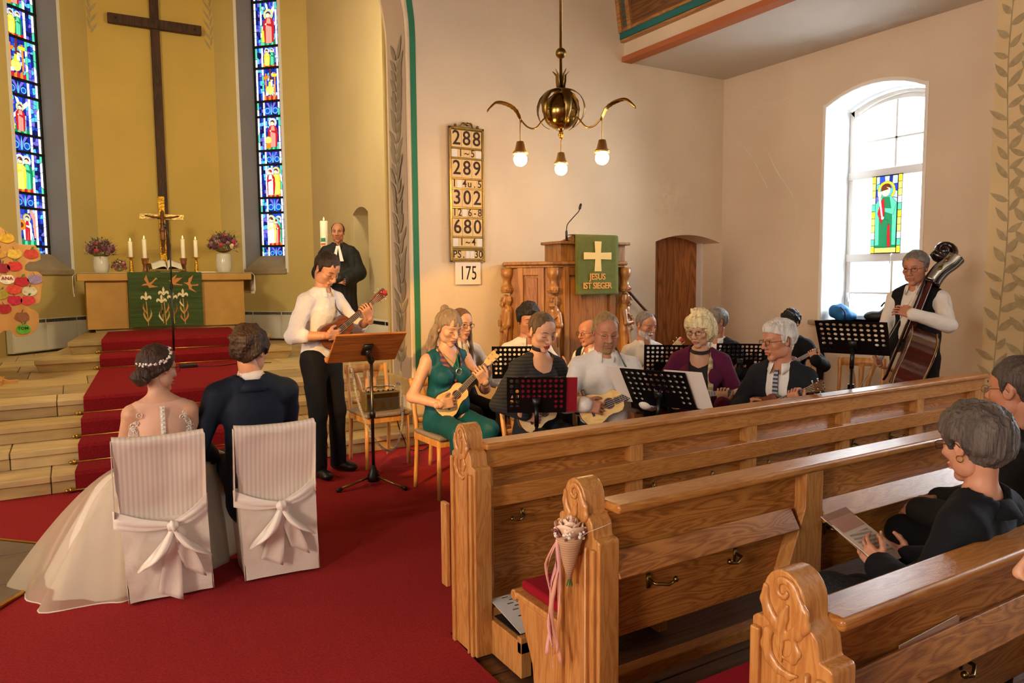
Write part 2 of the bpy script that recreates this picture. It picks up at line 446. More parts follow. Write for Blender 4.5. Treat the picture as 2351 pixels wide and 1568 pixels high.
M_pew = wood('pew_oak', 'a5662b', 'c0833f', 0, 24, .3, .3, .8)
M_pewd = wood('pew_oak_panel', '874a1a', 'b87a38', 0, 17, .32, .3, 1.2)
M_pewv = wood('pew_oak_upright', 'b0733a', 'c98f4e', 2, 26, .27, .35, .6)
M_plank = wood('floor_boards', '3b2413', '5b3a20', 0, 6, .5, .1)
M_door = wood('door_fir', '7e431a', 'b46f34', 2, 5, .4, .2, 1.3)
M_pulpit = wood('pulpit_oak', '80522a', 'a67439', 2, 12, .38, .2, .5)
M_vault = wood('vault_boards', '5c3a1b', '83552a', 1, 5, .55, .05)
M_trimw = wood('trim_wood', '8e6030', 'b58650', 1, 8, .5, .1)
M_orange = mat('painted_orange', 'b0663a', .8)
M_teal = mat('painted_teal', '1e6e6c', .75)
M_frame = mat('window_paint', 'cfccc5', .5, var=.04)
M_lead = mat('lead', '141413', .7, .3)
M_clear = mat('pane_clear', 'ffffff', .05, trans=1, alpha=.12, spec=.5)
M_radiator = mat('radiator_cover', 'd3cbb8', .55)

# ================================================================ floors
def flat_poly(name, pts, z0, z1, m, parent=None):
    b = MB(); b.prism(pts, (0, 0, z0), (1, 0, 0), (0, 1, 0), (0, 0, z1 - z0)); return b.build(name, m, parent)
fl = flat_poly('floor', [(-5.2, -6.6), (1.385, -6.6), (1.385, 2.62), (1.40, 2.9), (7.25, 2.9), (7.25, 7.2), (-5.2, 7.2)], -.15, 0, M_carpet)
struct(fl, 'red carpet laid over the nave floor')
fw = flat_poly('floor_boards', [(1.385, -6.6), (7.25, -6.6), (7.25, 2.9), (1.40, 2.9), (1.385, 2.62)], -.16, -.05, M_joint); struct(fw, 'dark timber floor under the pews')
for i in range(40):
    y0 = -2.3 + i * .13
    if y0 + .13 > 2.9: break
    b = MB(); b.bx(1.39, y0 + .003, -.05, 7.2, y0 + .127, -.015 + .002 * (i % 3)); b.build('plank', M_plank, fw, bevel=.003, seg=1)
# dark tiled strip beside the carpet, edged in brass
tl = flat_poly('floor_tiles', [(-2.2, 6.0), (-.62, 5.62), (-.22, 5.21), (-.25, 4.49), (-.62, 3.9), (-2.2, 3.6)], 0, .006, M_joint); struct(tl, 'grey stone tiles let into the carpet')
def cliptile(x0, x1, y0, y1):
    P = [(-2.19, 5.98), (-.62, 5.60), (-.235, 5.2), (-.265, 4.5), (-.62, 3.92), (-2.19, 3.62)]
    def clip(P, f):
        o = []
        for i in range(len(P)):
            a, c = P[i], P[(i + 1) % len(P)]; fa, fc = f(a), f(c)
            if fa >= 0: o.append(a)
            if (fa > 0) != (fc > 0) and fa != fc:
                t = fa / (fa - fc); o.append((a[0] + (c[0] - a[0]) * t, a[1] + (c[1] - a[1]) * t))
        return o
    for f in (lambda p: p[0] - x0, lambda p: x1 - p[0], lambda p: p[1] - y0, lambda p: y1 - p[1]):
        if P: P = clip(P, f)
    return P
for i in range(4):
    for j in range(5):
        P = cliptile(-2.2 + i * .52 + .004, -2.2 + (i + 1) * .52 - .004, 3.6 + j * .5 + .004, 3.6 + (j + 1) * .5 - .004)
        if len(P) > 2: flat_poly('tile', P, .006, .011, M_tile, tl)
b = MB()
for a, c in (((-.62, 5.62), (-.22, 5.21)), ((-.22, 5.21), (-.25, 4.49)), ((-.25, 4.49), (-.62, 3.9)), ((-2.2, 6.0), (-.62, 5.62))):
    b.bar((a[0], a[1], .009), (c[0], c[1], .009), .022, .012)
b.build('edge_strip', M_brass, tl)

# ================================================================ chancel steps
R_, T_, Y0 = .141, .35, 6.45
LV = 4 * R_                                   # chancel floor level
st = MB(); 
for i in range(4): st.bx(-2.4, Y0 + i * T_ + .02, 0 if i == 0 else i * R_, 3.0, Y0 + 4 * T_, (i + 1) * R_ - .012)
steps = struct(st.build('chancel_steps', M_joint), 'pale sandstone steps up to the chancel')
rs = random.Random(3)
for i in range(4):
    x = -2.4 + rs.random() * .4 - .4
    while x < 3.0:
        L = .8 + rs.random() * .9; a, c = max(x, -2.4), min(x + L, 3.0); x += L
        if c - a < .05: continue
        m = rs.choice([M_stone, M_stone2, M_stone3, M_stone])
        b = MB(); y = Y0 + i * T_
        b.bx(a + .003, y, i * R_ + .001, c - .003, y + .05, (i + 1) * R_ - .052); b.build('riser_stone', m, steps, bevel=.004, seg=1)
        b = MB(); b.bx(a + .003, y - .022, (i + 1) * R_ - .05, c - .003, y + T_ + (.03 if i < 3 else .05), (i + 1) * R_)
        b.build('tread_slab', rs.choice([M_stone, M_stone2, M_stone2]), steps, bevel=.008)
cf = flat_poly('floor_chancel', [(-2.4, 7.7), (3.6, 7.7), (3.6, 14.2), (-2.4, 14.2)], 0, LV - .012, M_joint); struct(cf, 'sandstone slabs of the chancel floor')
for r in range(8):
    y = 7.88 + r * .72; x = -2.4 + (r % 2) * .45 - .45
    while x < 3.6:
        L = .7 + rs.random() * .35; a, c = max(x, -2.4), min(x + L, 3.6); x += L
        if c - a < .05: continue
        b = MB(); b.bx(a + .004, y + .004, LV - .012, c - .004, y + .716, LV); b.build('floor_slab', rs.choice([M_stone, M_stone2, M_stone3]), cf)
# altar dais: two slabs with undercut ends
def dais(name, xl, xr, yf, yb, z0, z1, inl, m, label):
    b = MB(); e = .045; t = .055
    def ring(xl, xr, yf, z): return [(xl, yf, z), (xr, yf, z), (xr - inl, yb, z), (xl + inl, yb, z)]
    rg = [ring(xl + e, xr - e, yf + .03, z0), ring(xl + .012, xr - .012, yf + .012, z1 - t), ring(xl, xr, yf, z1 - t + .004), ring(xl, xr, yf, z1)]
    vs = sum(rg, []); fs = [(3, 2, 1, 0), (12, 13, 14, 15)]
    for i in range(3):
        for j in range(4): fs.append((i * 4 + j, i * 4 + (j + 1) % 4, i * 4 + 4 + (j + 1) % 4, i * 4 + 4 + j))
    b.add(vs, fs); return struct(b.build(name, m, bevel=.006), label)
D1, D2 = LV + .145, LV + .30
dais('step_lower_dais', -.38, 2.50, 9.85, 13.4, LV, D1, .62, M_stone, 'wide lower sandstone step under the altar')
dais('step_upper_dais', -.05, 2.34, 10.32, 13.4, D1, D2, .35, M_stone3, 'narrower upper sandstone step under the altar')

# red runner with brass rods
run = thing('stair_runner', 'red carpet runner with brass rods climbing the chancel steps to the altar', 'carpet', (.75, Y0, 0))
def xl(y): return -.03 + .088 * (y - Y0)
RW = 1.62
path = []
for i in range(4):
    y = Y0 + i * T_ - .022; path += [(y - .012, i * R_ + (.012 if i == 0 else .012)), (y - .016, (i + 1) * R_ - .01), (y - .004, (i + 1) * R_ + .012)]
path += [(9.83, LV + .012), (9.84, LV + .02), (9.82, D1 - .02), (9.835, D1 + .012), (10.30, D1 + .014), (10.29, D2 - .02), (10.305, D2 + .012), (11.88, D2 + .012)]
b = MB(); vs = []
for y, z in path:
    a = xl(y); vs += [(a, y, z), (a + RW, y, z)]
b.add(vs, [(2 * i, 2 * i + 1, 2 * i + 3, 2 * i + 2) for i in range(len(path) - 1)])
# side flanks close the thickness
ru = b.build('runner', M_runner, run, world=True, solid=.016)
for y, z in [(Y0 + i * T_ - .045, i * R_ + .02) for i in range(4)] + [(9.805, LV + .024), (10.275, D1 + .026)]:
    b = MB(); a = xl(y); b.tube([(a - .05, y, z), (a + RW + .05, y, z)], .008, 8)
    b.ball((a - .055, y, z), .015); b.ball((a + RW + .055, y, z), .015)
    for xx in (a - .03, a + RW + .03): b.box((xx, y + .008, z), (.016, .03, .035))
    b.build('stair_rod', M_brass, run, smooth=True, world=True)

# ================================================================ chancel arch wall, with the door niche at its right end
YW = 6.75
def arc(cx_, cz, r, a0, a1, n): return [(cx_ + r * cos(radians(a0 + (a1 - a0) * i / n)), cz + r * sin(radians(a0 + (a1 - a0) * i / n))) for i in range(n + 1)]
AX, AR, AZ = .80, 2.10, 3.9
def segarch(x0, x1, zs, rise, n=10):
    c = (x0 + x1) / 2; hw = (x1 - x0) / 2; r = (hw * hw + rise * rise) / (2 * rise); a = math.degrees(math.asin(hw / r))
    return [(c + r * sin(radians(t)), zs + rise - r + r * cos(radians(t))) for t in [-a + 2 * a * i / n for i in range(n + 1)]]
NX0, NX1, NZ = 6.07, 7.16, 2.02
poly = [(-5.2, 0), (AX - AR, 0)] + arc(AX, AZ, AR, 180, 0, 32) + [(AX + AR, 0), (NX0, 0)] + segarch(NX0, NX1, NZ, .09) + [(NX1, 0), (7.7, 0), (7.7, 7.4), (-5.2, 7.4)]
b = MB(); b.prism(poly, (0, YW, 0), (1, 0, 0), (0, 0, 1), (0, .55, 0)); wb = struct(b.build('wall_chancel_arch', M_wall), 'cream wall pierced by the chancel arch')
# painted band on the arch soffit, green line round the arch on the face
def arch_strip(r0, r1, y0, y1, name, m):
    b = MB()
    prof = [(AX + 1 * (r0), z) for z in [.62 + (AZ - .62) * i / 8 for i in range(9)]]
    def pts(r): return [(AX + r, .60), (AX + r, AZ)] + arc(AX, AZ, r, 0, 180, 40)[1:] + [(AX - r, .60)]
    A, B = pts(r0), pts(r1); vs = []; 
    for i in range(len(A)): vs += [(A[i][0], y0, A[i][1]), (B[i][0], y1, B[i][1])]
    b.add(vs, [(2 * i, 2 * i + 1, 2 * i + 3, 2 * i + 2) for i in range(len(A) - 1)]); return b.build(name, m, wb, solid=.003)
arch_strip(AR - .004, AR - .004, YW + .05, YW + .50, 'soffit_band', M_greyband)
arch_strip(AR + .025, AR + .085, YW - .003, YW - .003, 'green_line', M_green)
b = MB(); b.bx(AX + AR - .03, YW - .03, .42, AX + AR + .16, YW + .58, .60); b.bx(AX - AR - .16, YW - .03, .42, AX - AR + .03, YW + .58, .60)
b.build('arch_plinth', M_stone2, wb, bevel=.008)
LEAFN = [0]; LEAFS = [1]
def leaf2(b, o, ux, uy, ang, L, wd, bend=.25, n=6, mi=0):
    """flat painted leaf in plane (ux,uy) from o"""
    ux = Vector(ux); uy = Vector(uy); o = Vector(o); ca, sa = cos(ang), sin(ang); P = []
    for sgn in (1, -1):
        for i in range(n + 1):
            t = i / n if sgn == 1 else 1 - i / n
            wv = wd * (sin(pi * t ** .8) ** 1.0) * .5 * sgn; y = bend * L * t * t + wv; x = L * t
            P.append(o + ux * (x * ca - y * sa) + uy * (x * sa + y * ca))
    LEAFN[0] += 1; sh = ux.cross(uy) * (.00025 * (LEAFN[0] % 40) * (LEAFS[0]))
    b.add([p + sh for p in P[:n + 1] + P[n + 2:-1]], [tuple(range(2 * n))], mi)
b = MB(); rv = random.Random(5); xs_ = AX + AR - .009; LEAFS[0] = -1
z = .75; k = 0
while z < 5.0:
    for s_ in (-1, 1):
        yy = YW + .275 + s_ * .015 + .03 * sin(z * 3); a = pi / 2 + s_ * (-.55 - .4 * rv.random())
        if z < AZ - .05: leaf2(b, (xs_, yy, z), (0, 1, 0), (0, 0, 1), a, .17 + .08 * rv.random(), .055 + .025 * rv.random(), .12 * s_)
    z += .10
pts = [(xs_, YW + .275 + .03 * sin(zz * 3), zz) for zz in [.65 + i * .05 for i in range(64)]]
for i in range(len(pts) - 1):
    a, c = pts[i], pts[i + 1]; b.add([(a[0], a[1] - .004, a[2]), (a[0], a[1] + .004, a[2]), (c[0], c[1] + .004, c[2]), (c[0], c[1] - .004, c[2])], [(0, 1, 2, 3)])
b.build('painted_vine', M_leafpaint, wb); LEAFS[0] = 1
# door in its niche
dr = struct(MB().bx(NX0 - .05, YW + .40, 0, NX1 + .02, YW + .44, 2.4).build('door_1', M_door), 'tall brown wooden door in an arched niche')
for i in range(3):
    b = MB(); b.bx(NX0 + .02 + i * .37, YW + .385, .02, NX0 + .02 + i * .37 + .366, YW + .40, 2.2); b.build('plank', M_door, dr, bevel=.004, seg=1)
b = MB(); b.bx(NX1 - .03, YW + .30, 0, NX1, YW + .40, 2.2); b.build('door_frame', M_white, dr)

# ================================================================ aisle wall with its window
XR = 7.18
WY0, WY1, WZ0, WZ1 = 4.18, 5.27, 1.10, 3.42
b = MB(); TH = .62
b.bx(XR, -6.6, 0, XR + TH, -.15, 4.9); b.bx(XR, -.15, 0, XR + TH, .95, 1.1); b.bx(XR, -.15, 3.5, XR + TH, .95, 4.9); b.bx(XR, .95, 0, XR + TH, WY0, 4.9); b.bx(XR, WY1, 0, XR + TH, 7.3, 4.9); b.bx(XR, WY0, 0, XR + TH, WY1, WZ0)  # the opening at the near end is out of view, added for the aisle light
ar = segarch(WY0, WY1, WZ1 - .0, .14)
b.prism([(WY0, 4.9), (WY0, WZ1)] + ar[1:-1] + [(WY1, WZ1), (WY1, 4.9)], (XR, 0, 0), (0, 1, 0), (0, 0, 1), (TH, 0, 0))
wr = struct(b.build('wall_aisle', M_wallr), 'pale plaster side wall with an arched window')
b = MB(); o = .035
fr = [(WY0 - o, WZ0), (WY0 - o, WZ1 + .03)] + [(y + (.0), z + o) for y, z in ar] + [(WY1 + o, WZ1 + .03), (WY1 + o, WZ0)]
inn = [(WY0, WZ0), (WY0, WZ1)] + ar + [(WY1, WZ1), (WY1, WZ0)]
vs = [(XR - .004, y, z) for y, z in fr] + [(XR - .004, y, z) for y, z in inn]; nn = len(fr)
b.add(vs, [(i, i + 1, nn + i + 1, nn + i) for i in range(nn - 1)]); b.build('window_surround', M_white, wr, solid=.006)
# reveal lining (white) and sloping sill
b = MB()
for i in range(len(inn) - 1):
    a, c = inn[i], inn[i + 1]; sh = .003
    b.add([(XR, a[0], a[1]), (XR + .42, a[0], a[1]), (XR + .42, c[0], c[1]), (XR, c[0], c[1])], [(0, 1, 2, 3)])
b.build('reveal_lining', plaster('reveal_white', 'd2d4d4', .03), wr, solid=.006)
b = MB(); b.bx(XR - .07, WY0 - .12, WZ0 - .05, XR + .46, WY1 + .12, WZ0); struct(b.build('window_sill', M_sill, bevel=.01), 'stone sill under the aisle window')
# hairline cracks in the plaster
for L_ in ([(6.704, 3.495), (6.509, 3.271), (6.279, 3.021), (6.034, 2.631)], [(6.294, 3.612), (6.138, 3.622), (5.88, 3.6), (5.59, 3.623), (5.427, 3.48)], [(6.046, 3.055), (5.901, 2.808), (5.648, 2.457), (5.608, 2.109)]):
    MB().tube(smooth_pts([(XR - .001, y, z) for y, z in L_], 5), [.0025 + .001 * (i % 2) for i in range((len(L_) - 1) * 5 + 1)], 5).build('plaster_crack', M_white, wr, smooth=True)
# radiator recess below the sill
b = MB(); b.bx(XR - .03, 4.25, .15, XR, 5.2, .92); struct(b.build('trim_1', M_radiator, bevel=.01), 'radiator panel below the aisle window')
# window: frame, sashes, panes
wn = MB(); FX = 7.60
wy = lambda y0, z0, y1, z1, x0=FX, t=.05: wn.bx(x0, y0, z0, x0 + t, y1, z1)
wy(WY1 - .06, WZ0, WY1, 3.42); wy(WY0, WZ0, WY0 + .06, 3.42)
for zz in (2.70, 1.79): wy(WY0, zz - .045, WY1, zz + .045, FX - .01, .07)
wy(WY0, WZ0, WY1, WZ0 + .05)
ar2 = segarch(WY0, WY1, 3.40, .14); ar3 = segarch(WY0 + .06, WY1 - .06, 3.33, .12)
wn.prism([(y, z) for y, z in ar2] + [(y, z) for y, z in ar3[::-1]], (FX, 0, 0), (0, 1, 0), (0, 0, 1), (.05, 0, 0))
win = struct(wn.build('window_1', M_frame, bevel=.006, seg=1), 'tall white arched window of the side aisle')
WM = (WY0 + WY1) / 2
b = MB()
b.bx(FX + .01, WM - .012, 2.74, FX + .04, WM + .012, 3.45); b.bx(FX + .01, WY0 + .05, 3.045, FX + .04, WY1 - .05, 3.065)
b.bx(FX + .01, WM - .012, 1.14, FX + .04, WM + .012, 1.75); b.bx(FX + .01, WY0 + .05, 1.39, FX + .04, WY1 - .05, 1.41)
b.build('glazing_bar', M_frame, win)
def pane(y0, y1, z0, z1): MB().bx(FX + .022, y0, z0, FX + .027, y1, z1).build('pane', M_clear, win)
for a, c in ((WY0 + .06, WM - .012), (WM + .012, WY1 - .06)):
    pane(a, c, 2.745, 3.045); pane(a, c, 3.065, 3.45); pane(a, c, 1.15, 1.39); pane(a, c, 1.41, 1.745)
pane(WY0 + .06, 4.60, 1.835, 2.655); pane(4.93, WY1 - .06, 1.835, 2.655)
b = MB(); b.tube(smooth_pts([(FX - .02, 5.15, 3.38), (FX - .03, 4.9, 3.47), (FX - .03, 4.6, 3.50), (FX - .02, 4.3, 3.44)], 5), .012, 6)
b.tube([(FX - .02, WM, 1.84), (FX - .03, WM, 1.72)], .008, 6); b.box((FX - .02, 5.22, 1.35), (.02, .015, .1)); b.build('window_catch', M_frame, win, smooth=True)
# vine pilaster on the aisle wall
PX = 7.03
b = MB(); b.bx(PX, 2.4, 0, XR + .1, 3.485, 4.9); pil = struct(b.build('trim_2', M_gold_pl), 'pilaster painted with a leafy vine')
b = MB(); rv = random.Random(11)
def vine(y0, z0, z1, amp, ph):
    z = z0; s_ = 1
    while z < z1:
        yy = y0 + amp * sin(z * 2.2 + ph); an = pi / 2 + s_ * (.75 + .5 * rv.random())
        leaf2(b, (PX - .003, yy, z), (0, -1, 0), (0, 0, 1), an, .13 + .06 * rv.random(), .048 + .018 * rv.random(), .18 * -s_)
        s_ = -s_; z += .075 + .03 * rv.random()
    zz = z0
    while zz < z1 - .05:
        a = y0 + amp * sin(zz * 2.2 + ph); c = y0 + amp * sin((zz + .05) * 2.2 + ph)
        b.add([(PX - .003, a - .005, zz), (PX - .003, a + .005, zz), (PX - .003, c + .005, zz + .05), (PX - .003, c - .005, zz + .05)], [(0, 1, 2, 3)]); zz += .05
vine(3.35, .5, 4.2, .03, .3); vine(3.17, .9, 4.3, .03, 2.0); vine(3.05, .4, 4.2, .03, 4.0)
b.build('painted_vine', M_leafpaint2, pil)
b = MB(); b.bx(PX - .03, 2.42, 0, PX + .01, 2.9, 4.9); b.build('pilaster_edge', M_wall, pil)

# ================================================================ aisle ceiling, beam, nave vault
ZC = 4.05; XB = 5.67
struct(MB().bx(XB - .02, -6.6, ZC, 7.7, YW, ZC + .15).build('ceiling_aisle', plaster('plaster_ceiling', 'd2cdc3', .05)), 'flat white ceiling over the side aisle')
b = MB(); b.bx(XB - .10, -6.6, ZC - .0, XB, YW, ZC + .28); bm_ = struct(b.build('trim_3', M_wall), 'cream beam along the nave with coloured lines')
b = MB(); b.bx(XB - .135, -6.6, ZC - .012, XB + .004, YW - .001, ZC + .045); b.build('orange_line', M_orange, bm_)
b = MB(); b.bx(XB - .16, -6.6, ZC + .20, XB - .09, YW - .001, ZC + .23); b.bx(XB - .18, -6.6, ZC + .30, XB - .09, YW - .001, ZC + .335); b.build('beam_moulding', M_trimw, bm_, bevel=.006, seg=1)
b = MB(); b.bx(XB - .165, -6.6, ZC + .23, XB - .09, YW - .001, ZC + .30); b.build('teal_line', M_teal, bm_)
# boarded barrel vault of the nave
vp = [(XB - .13, ZC + .30), (XB - .20, ZC + .75), (XB - .36, ZC + 1.15), (XB - .7, ZC + 1.65), (XB - 1.3, ZC + 2.15), (XB - 2.2, ZC + 2.55), (XB - 3.4, ZC + 2.75)]
vp = vp + [(2 * (XB - 4.6) - x, z) for x, z in vp[::-1]]
b = MB(); vs = []
for x, z in vp: vs += [(x, -6.6, z), (x, YW, z)]
b.add(vs, [(2 * i, 2 * i + 1, 2 * i + 3, 2 * i + 2) for i in range(len(vp) - 1)])
va = struct(b.build('ceiling_nave', M_vault, solid=.04), 'boarded brown vault over the nave')
b = MB(); 
for (x0, z0), (x1, z1) in zip(vp[:4], vp[1:5]):
    d = Vector((x1 - x0, 0, z1 - z0)); b.bar((x0 - .03, YW - .03, z0), (x1 - .03, YW - .03, z1), .06, .05)
    b.bar((x0 - .03, YW - .19, z0), (x1 - .03, YW - .19, z1), .06, .05)
b.build('vault_rib', M_trimw, va)
b = MB(); zz = 0; P0 = Vector((XB - .158, YW - .11, ZC + .36)); dd = Vector((-.07, 0, .45)).normalized()
for i in range(7):
    a = P0 + dd * i * .075
    for s_ in (0, 1):
        p = a + dd * s_ * .0375; q = p + dd * .0375 + Vector((0, .06 * (1 if s_ == 0 else -1), 0)); p = p + Vector((0, -.03 if s_ == 0 else .03, 0))
        b.bar(p, q, .010, .016)
b.build('zigzag_paint', M_teal, va)

# ================================================================ rest of the nave shell, out of view but closing the room (window openings let in daylight and the added fills)
def wall_x(name, x, y0, y1, z1, t, wins, m, label):
    b = MB(); c = y0
    for a, d, zb, zt in wins:
        b.bx(x, c, 0, x + t, a, z1); b.bx(x, a, 0, x + t, d, zb); b.bx(x, a, zt, x + t, d, z1); c = d
    b.bx(x, c, 0, x + t, y1, z1); return struct(b.build(name, m), label)
wall_x('wall_nave_left', -5.6, -6.6, YW, 6.9, .4, [(-1.5, -.1, 1.6, 4.2), (2.5, 3.9, 1.6, 4.2)], M_wall, 'left nave wall with two windows')
b = MB(); b.bx(-5.6, -7.0, 0, -.7, -6.6, 7.2); b.bx(2.7, -7.0, 0, 7.7, -6.6, 7.2); b.bx(-.7, -7.0, 0, 2.7, -6.6, 2.3); b.bx(-.7, -7.0, 4.9, 2.7, -6.6, 7.2)
struct(b.build('wall_nave_rear', M_wall), 'rear nave wall with a wide gallery window')

# ================================================================ apse
def wall_seg(name, p0, p1, z0, z1, t, m, op=None, label='', splay=0):
    """wall from p0 to p1 (plan), outside on the given normal side; op = (s0, s1, zb, zt)"""
    p0 = Vector((*p0, 0)); p1 = Vector((*p1, 0)); u = (p1 - p0).normalized(); L = (p1 - p0).length
    n = Vector((u.y, -u.x, 0)); cen = Vector((1.4, 11.5, 0))
    if n.dot(p0 - cen) < 0: n = -n
    b = MB()
    def blk(s0, s1, za, zb_):
        b.prism([(s0, za), (s1, za), (s1, zb_), (s0, zb_)], p0, u, (0, 0, 1), n * t)
    if op:
        s0, s1, zb, zt = op; blk(-.0, s0, z0, z1); blk(s1, L, z0, z1); blk(s0, s1, z0, zb); blk(s0, s1, zt, z1)
    else: blk(0, L, z0, z1)
    return struct(b.build(name, m), label), p0, u, n
wall_seg('wall_apse_centre', (.45, 13.7), (2.33, 13.7), LV - .05, 7.3, .4, M_apsec, None, 'ochre centre wall of the apse behind the big cross')
WR = wall_seg('wall_apse_right', (2.33, 13.7), (3.57, 12.43), LV - .05, 7.3, .5, M_apse, (.46, 1.235, 1.75, 7.0), 'ochre angled apse wall right of the cross')
WL = wall_seg('wall_apse_left', (.45, 13.7), (-.79, 12.43), LV - .05, 7.3, .5, M_apse, (.57, 1.42, 1.75, 7.0), 'ochre angled apse wall left of the cross')
SX = 3.57
b = MB(); NA, NB = 9.77, 10.40
ap = segarch(NA, NB, 2.52, .09)
b.prism([(7.3, LV - .05), (NA, LV - .05)] + ap + [(NB, LV - .05), (12.43, LV - .05), (12.43, 7.3), (7.3, 7.3)], (SX, 0, 0), (0, 1, 0), (0, 0, 1), (.35, 0, 0))
M_apses = plaster('plaster_side', 'cdb98c', .04)
cw = struct(b.build('wall_chancel_right', M_apses), 'ochre side wall of the chancel with a narrow arched doorway')
b = MB(); b.bx(SX + .35, NA - .3, 0, SX + .4, NB + .3, 3.0); b.build('doorway_back', M_apses, cw)
b = MB(); b.prism([(-.79, 12.43), (-1.6, 7.3), (-2.0, 7.3), (-1.2, 12.6)], (0, 0, LV - .05), (1, 0, 0), (0, 1, 0), (0, 0, 6.8)); struct(b.build('wall_chancel_left', M_apse), 'ochre left side wall of the chancel')
b = MB(); b.bx(-2.4, 6.8, 7.2, 4.0, 14.3, 7.4); struct(b.build('ceiling_apse', M_apse), 'ochre apse ceiling')
b = MB(); b.bx(AX + AR - .02, YW + .55, LV, SX + .3, YW + .60, 7.3); b.bx(-2.4, YW + .55, LV, AX - AR + .02, YW + .60, 7.3); struct(b.build('wall_arch_return', M_apse), 'return wall behind the arch')
# painted vine tips in the corners of the apse centre wall
b = MB()
for x, s_ in ((.47, 1), (2.31, -1)):
    for i in range(9):
        z = 5.5 + i * .16; leaf2(b, (x + s_ * .03, 13.695, z), (1, 0, 0), (0, 0, 1), pi / 2 - s_ * .45, .2, .035, -.1 * s_)
        leaf2(b, (x + s_ * .03, 13.695, z + .06), (1, 0, 0), (0, 0, 1), pi / 2 + s_ * .12, .2, .03, .1 * s_)
b.build('painted_vine', M_leafpaint2, bpy.data.objects['wall_apse_centre'], solid=.002)
# radiator covers
def rad(p0, p1, label, n, name):
    p0 = Vector((*p0, LV)); p1 = Vector((*p1, LV)); u = (p1 - p0); L = u.length; u.normalize(); w_ = Vector((u.y, -u.x, 0))
    if w_.dot(Vector((1.4, 10, 0)) - p0) < 0: w_ = -w_
    b = MB(); b.prism([(0, .03), (L, .03), (L, .50), (0, .50)], p0, u, (0, 0, 1), w_ * .10); r = struct(b.build(name, M_radiator), label)
    for i in range(n):
        a, c = L * i / n + .01, L * (i + 1) / n - .01
        b = MB(); b.prism([(a, .04), (c, .04), (c, .42), (a, .42)], p0 + w_ * .10, u, (0, 0, 1), w_ * .012); b.build('cover_panel', M_radiator, r, bevel=.004, seg=1)
        b = MB(); k = 26
        for j in range(k):
            s0 = a + (c - a) * (j + .2) / k; s1 = a + (c - a) * (j + .8) / k
            b.prism([(s0, .44), (s1, .44), (s1, .485), (s0, .485)], p0 + w_ * .10, u, (0, 0, 1), w_ * .004)
        b.build('vent_slot', M_darkm, r)
rad((.40, 13.62), (-.78, 12.40), 'white radiator cover below the left stained glass window', 3, 'trim_4')
rad((2.38, 13.62), (3.54, 12.45), 'white radiator cover below the right stained glass window', 3, 'trim_5')
rad((3.55, 12.3), (3.55, 10.6), 'white radiator cover along the chancel side wall', 3, 'trim_6')
rad((3.55, 9.6), (3.55, 7.5), 'white radiator cover beside the arch', 3, 'trim_7')

# ================================================================ stained glass
def glass(name, c, e=1.0):
    return mat('glass_' + name, c, .25, emit=e * .82, ecol=c)
GC = {k: glass(k, v, e) for k, v, e in (('white', 'f4f6ff', 1.1), ('ice', 'a9c8f5', 1.0), ('cyan', '4fb9e8', 1.0), ('blue', '1c42c4', 1.0), ('deep', '12228f', .9), ('navy', '0a1257', .8), ('violet', '6a63d8', 1.0),
      ('red', 'ad1a26', 1.0), ('pink', 'f08a80', 1.1), ('orange', 'ee7d1e', 1.0), ('gold', 'f7c531', 1.15), ('yellow', 'ffe96b', 1.05), ('green', '0b7d50', .95), ('mint', '4fbf9d', 1.1), ('brown', '6b2f12', .7), ('skin', 'f3d2b0', 1.1))}
GK = list(GC); GM = [GC[k] for k in GK]
def circ(cx_, cy, r, n=14, a0=0, a1=360, ky=1): return [(cx_ + r * cos(radians(a0 + (a1 - a0) * i / n)), cy + ky * r * sin(radians(a0 + (a1 - a0) * i / n))) for i in range(n + (a1 - a0 < 360))]
def figure(c, h, y0, robe, cloak, halo, turn=1, hair='brown'):
    """standing robed figure of height h (panel units of metres), feet at y0, as glass polygons"""
    u = h / 7.2; t = y0 + h; S = []
    S.append((halo, circ(c, t - .75 * u, 1.25 * u))); S.append(('ice' if halo != 'ice' else 'white', circ(c, t - .75 * u, .92 * u)))
    S.append((cloak, [(c - .55 * u, t - 1.5 * u), (c + .55 * u, t - 1.5 * u), (c + 1.35 * u, t - 2.3 * u), (c + 1.5 * u, t - 4.2 * u), (c + 1.25 * u, y0 + .2 * u), (c - 1.2 * u, y0 + .2 * u), (c - 1.5 * u, t - 4.2 * u), (c - 1.35 * u, t - 2.3 * u)]))
    S.append((robe, [(c - .45 * u, t - 1.6 * u), (c + .4 * u, t - 1.6 * u), (c + .75 * u, t - 3.6 * u), (c + .8 * u, y0), (c + .1 * u, y0)])); S.append((robe, [(c - .45 * u, t - 1.6 * u), (c + .05 * u, y0), (c - .75 * u, y0), (c - .8 * u, t - 3.6 * u)]))
    S.append((cloak, [(c - 1.2 * u * turn, t - 2.4 * u), (c - .9 * u * turn, t - 3.6 * u), (c + .5 * u * turn, t - 3.1 * u), (c + .6 * u * turn, t - 2.75 * u), (c - .6 * u * turn, t - 2.9 * u)])); S.append(('skin', circ(c + .7 * u * turn, t - 2.9 * u, .24 * u, 8)))
    S.append(('skin', circ(c + .06 * u * turn, t - .85 * u, .56 * u, 12, ky=1.2))); S.append((hair, [(c - .6 * u, t - .9 * u)] + circ(c, t - .7 * u, .6 * u, 8, 0, 180)[::-1] + [(c + .5 * u, t - .6 * u), (c, t - .45 * u), (c - .3 * u * turn, t - .7 * u)]))
    return S
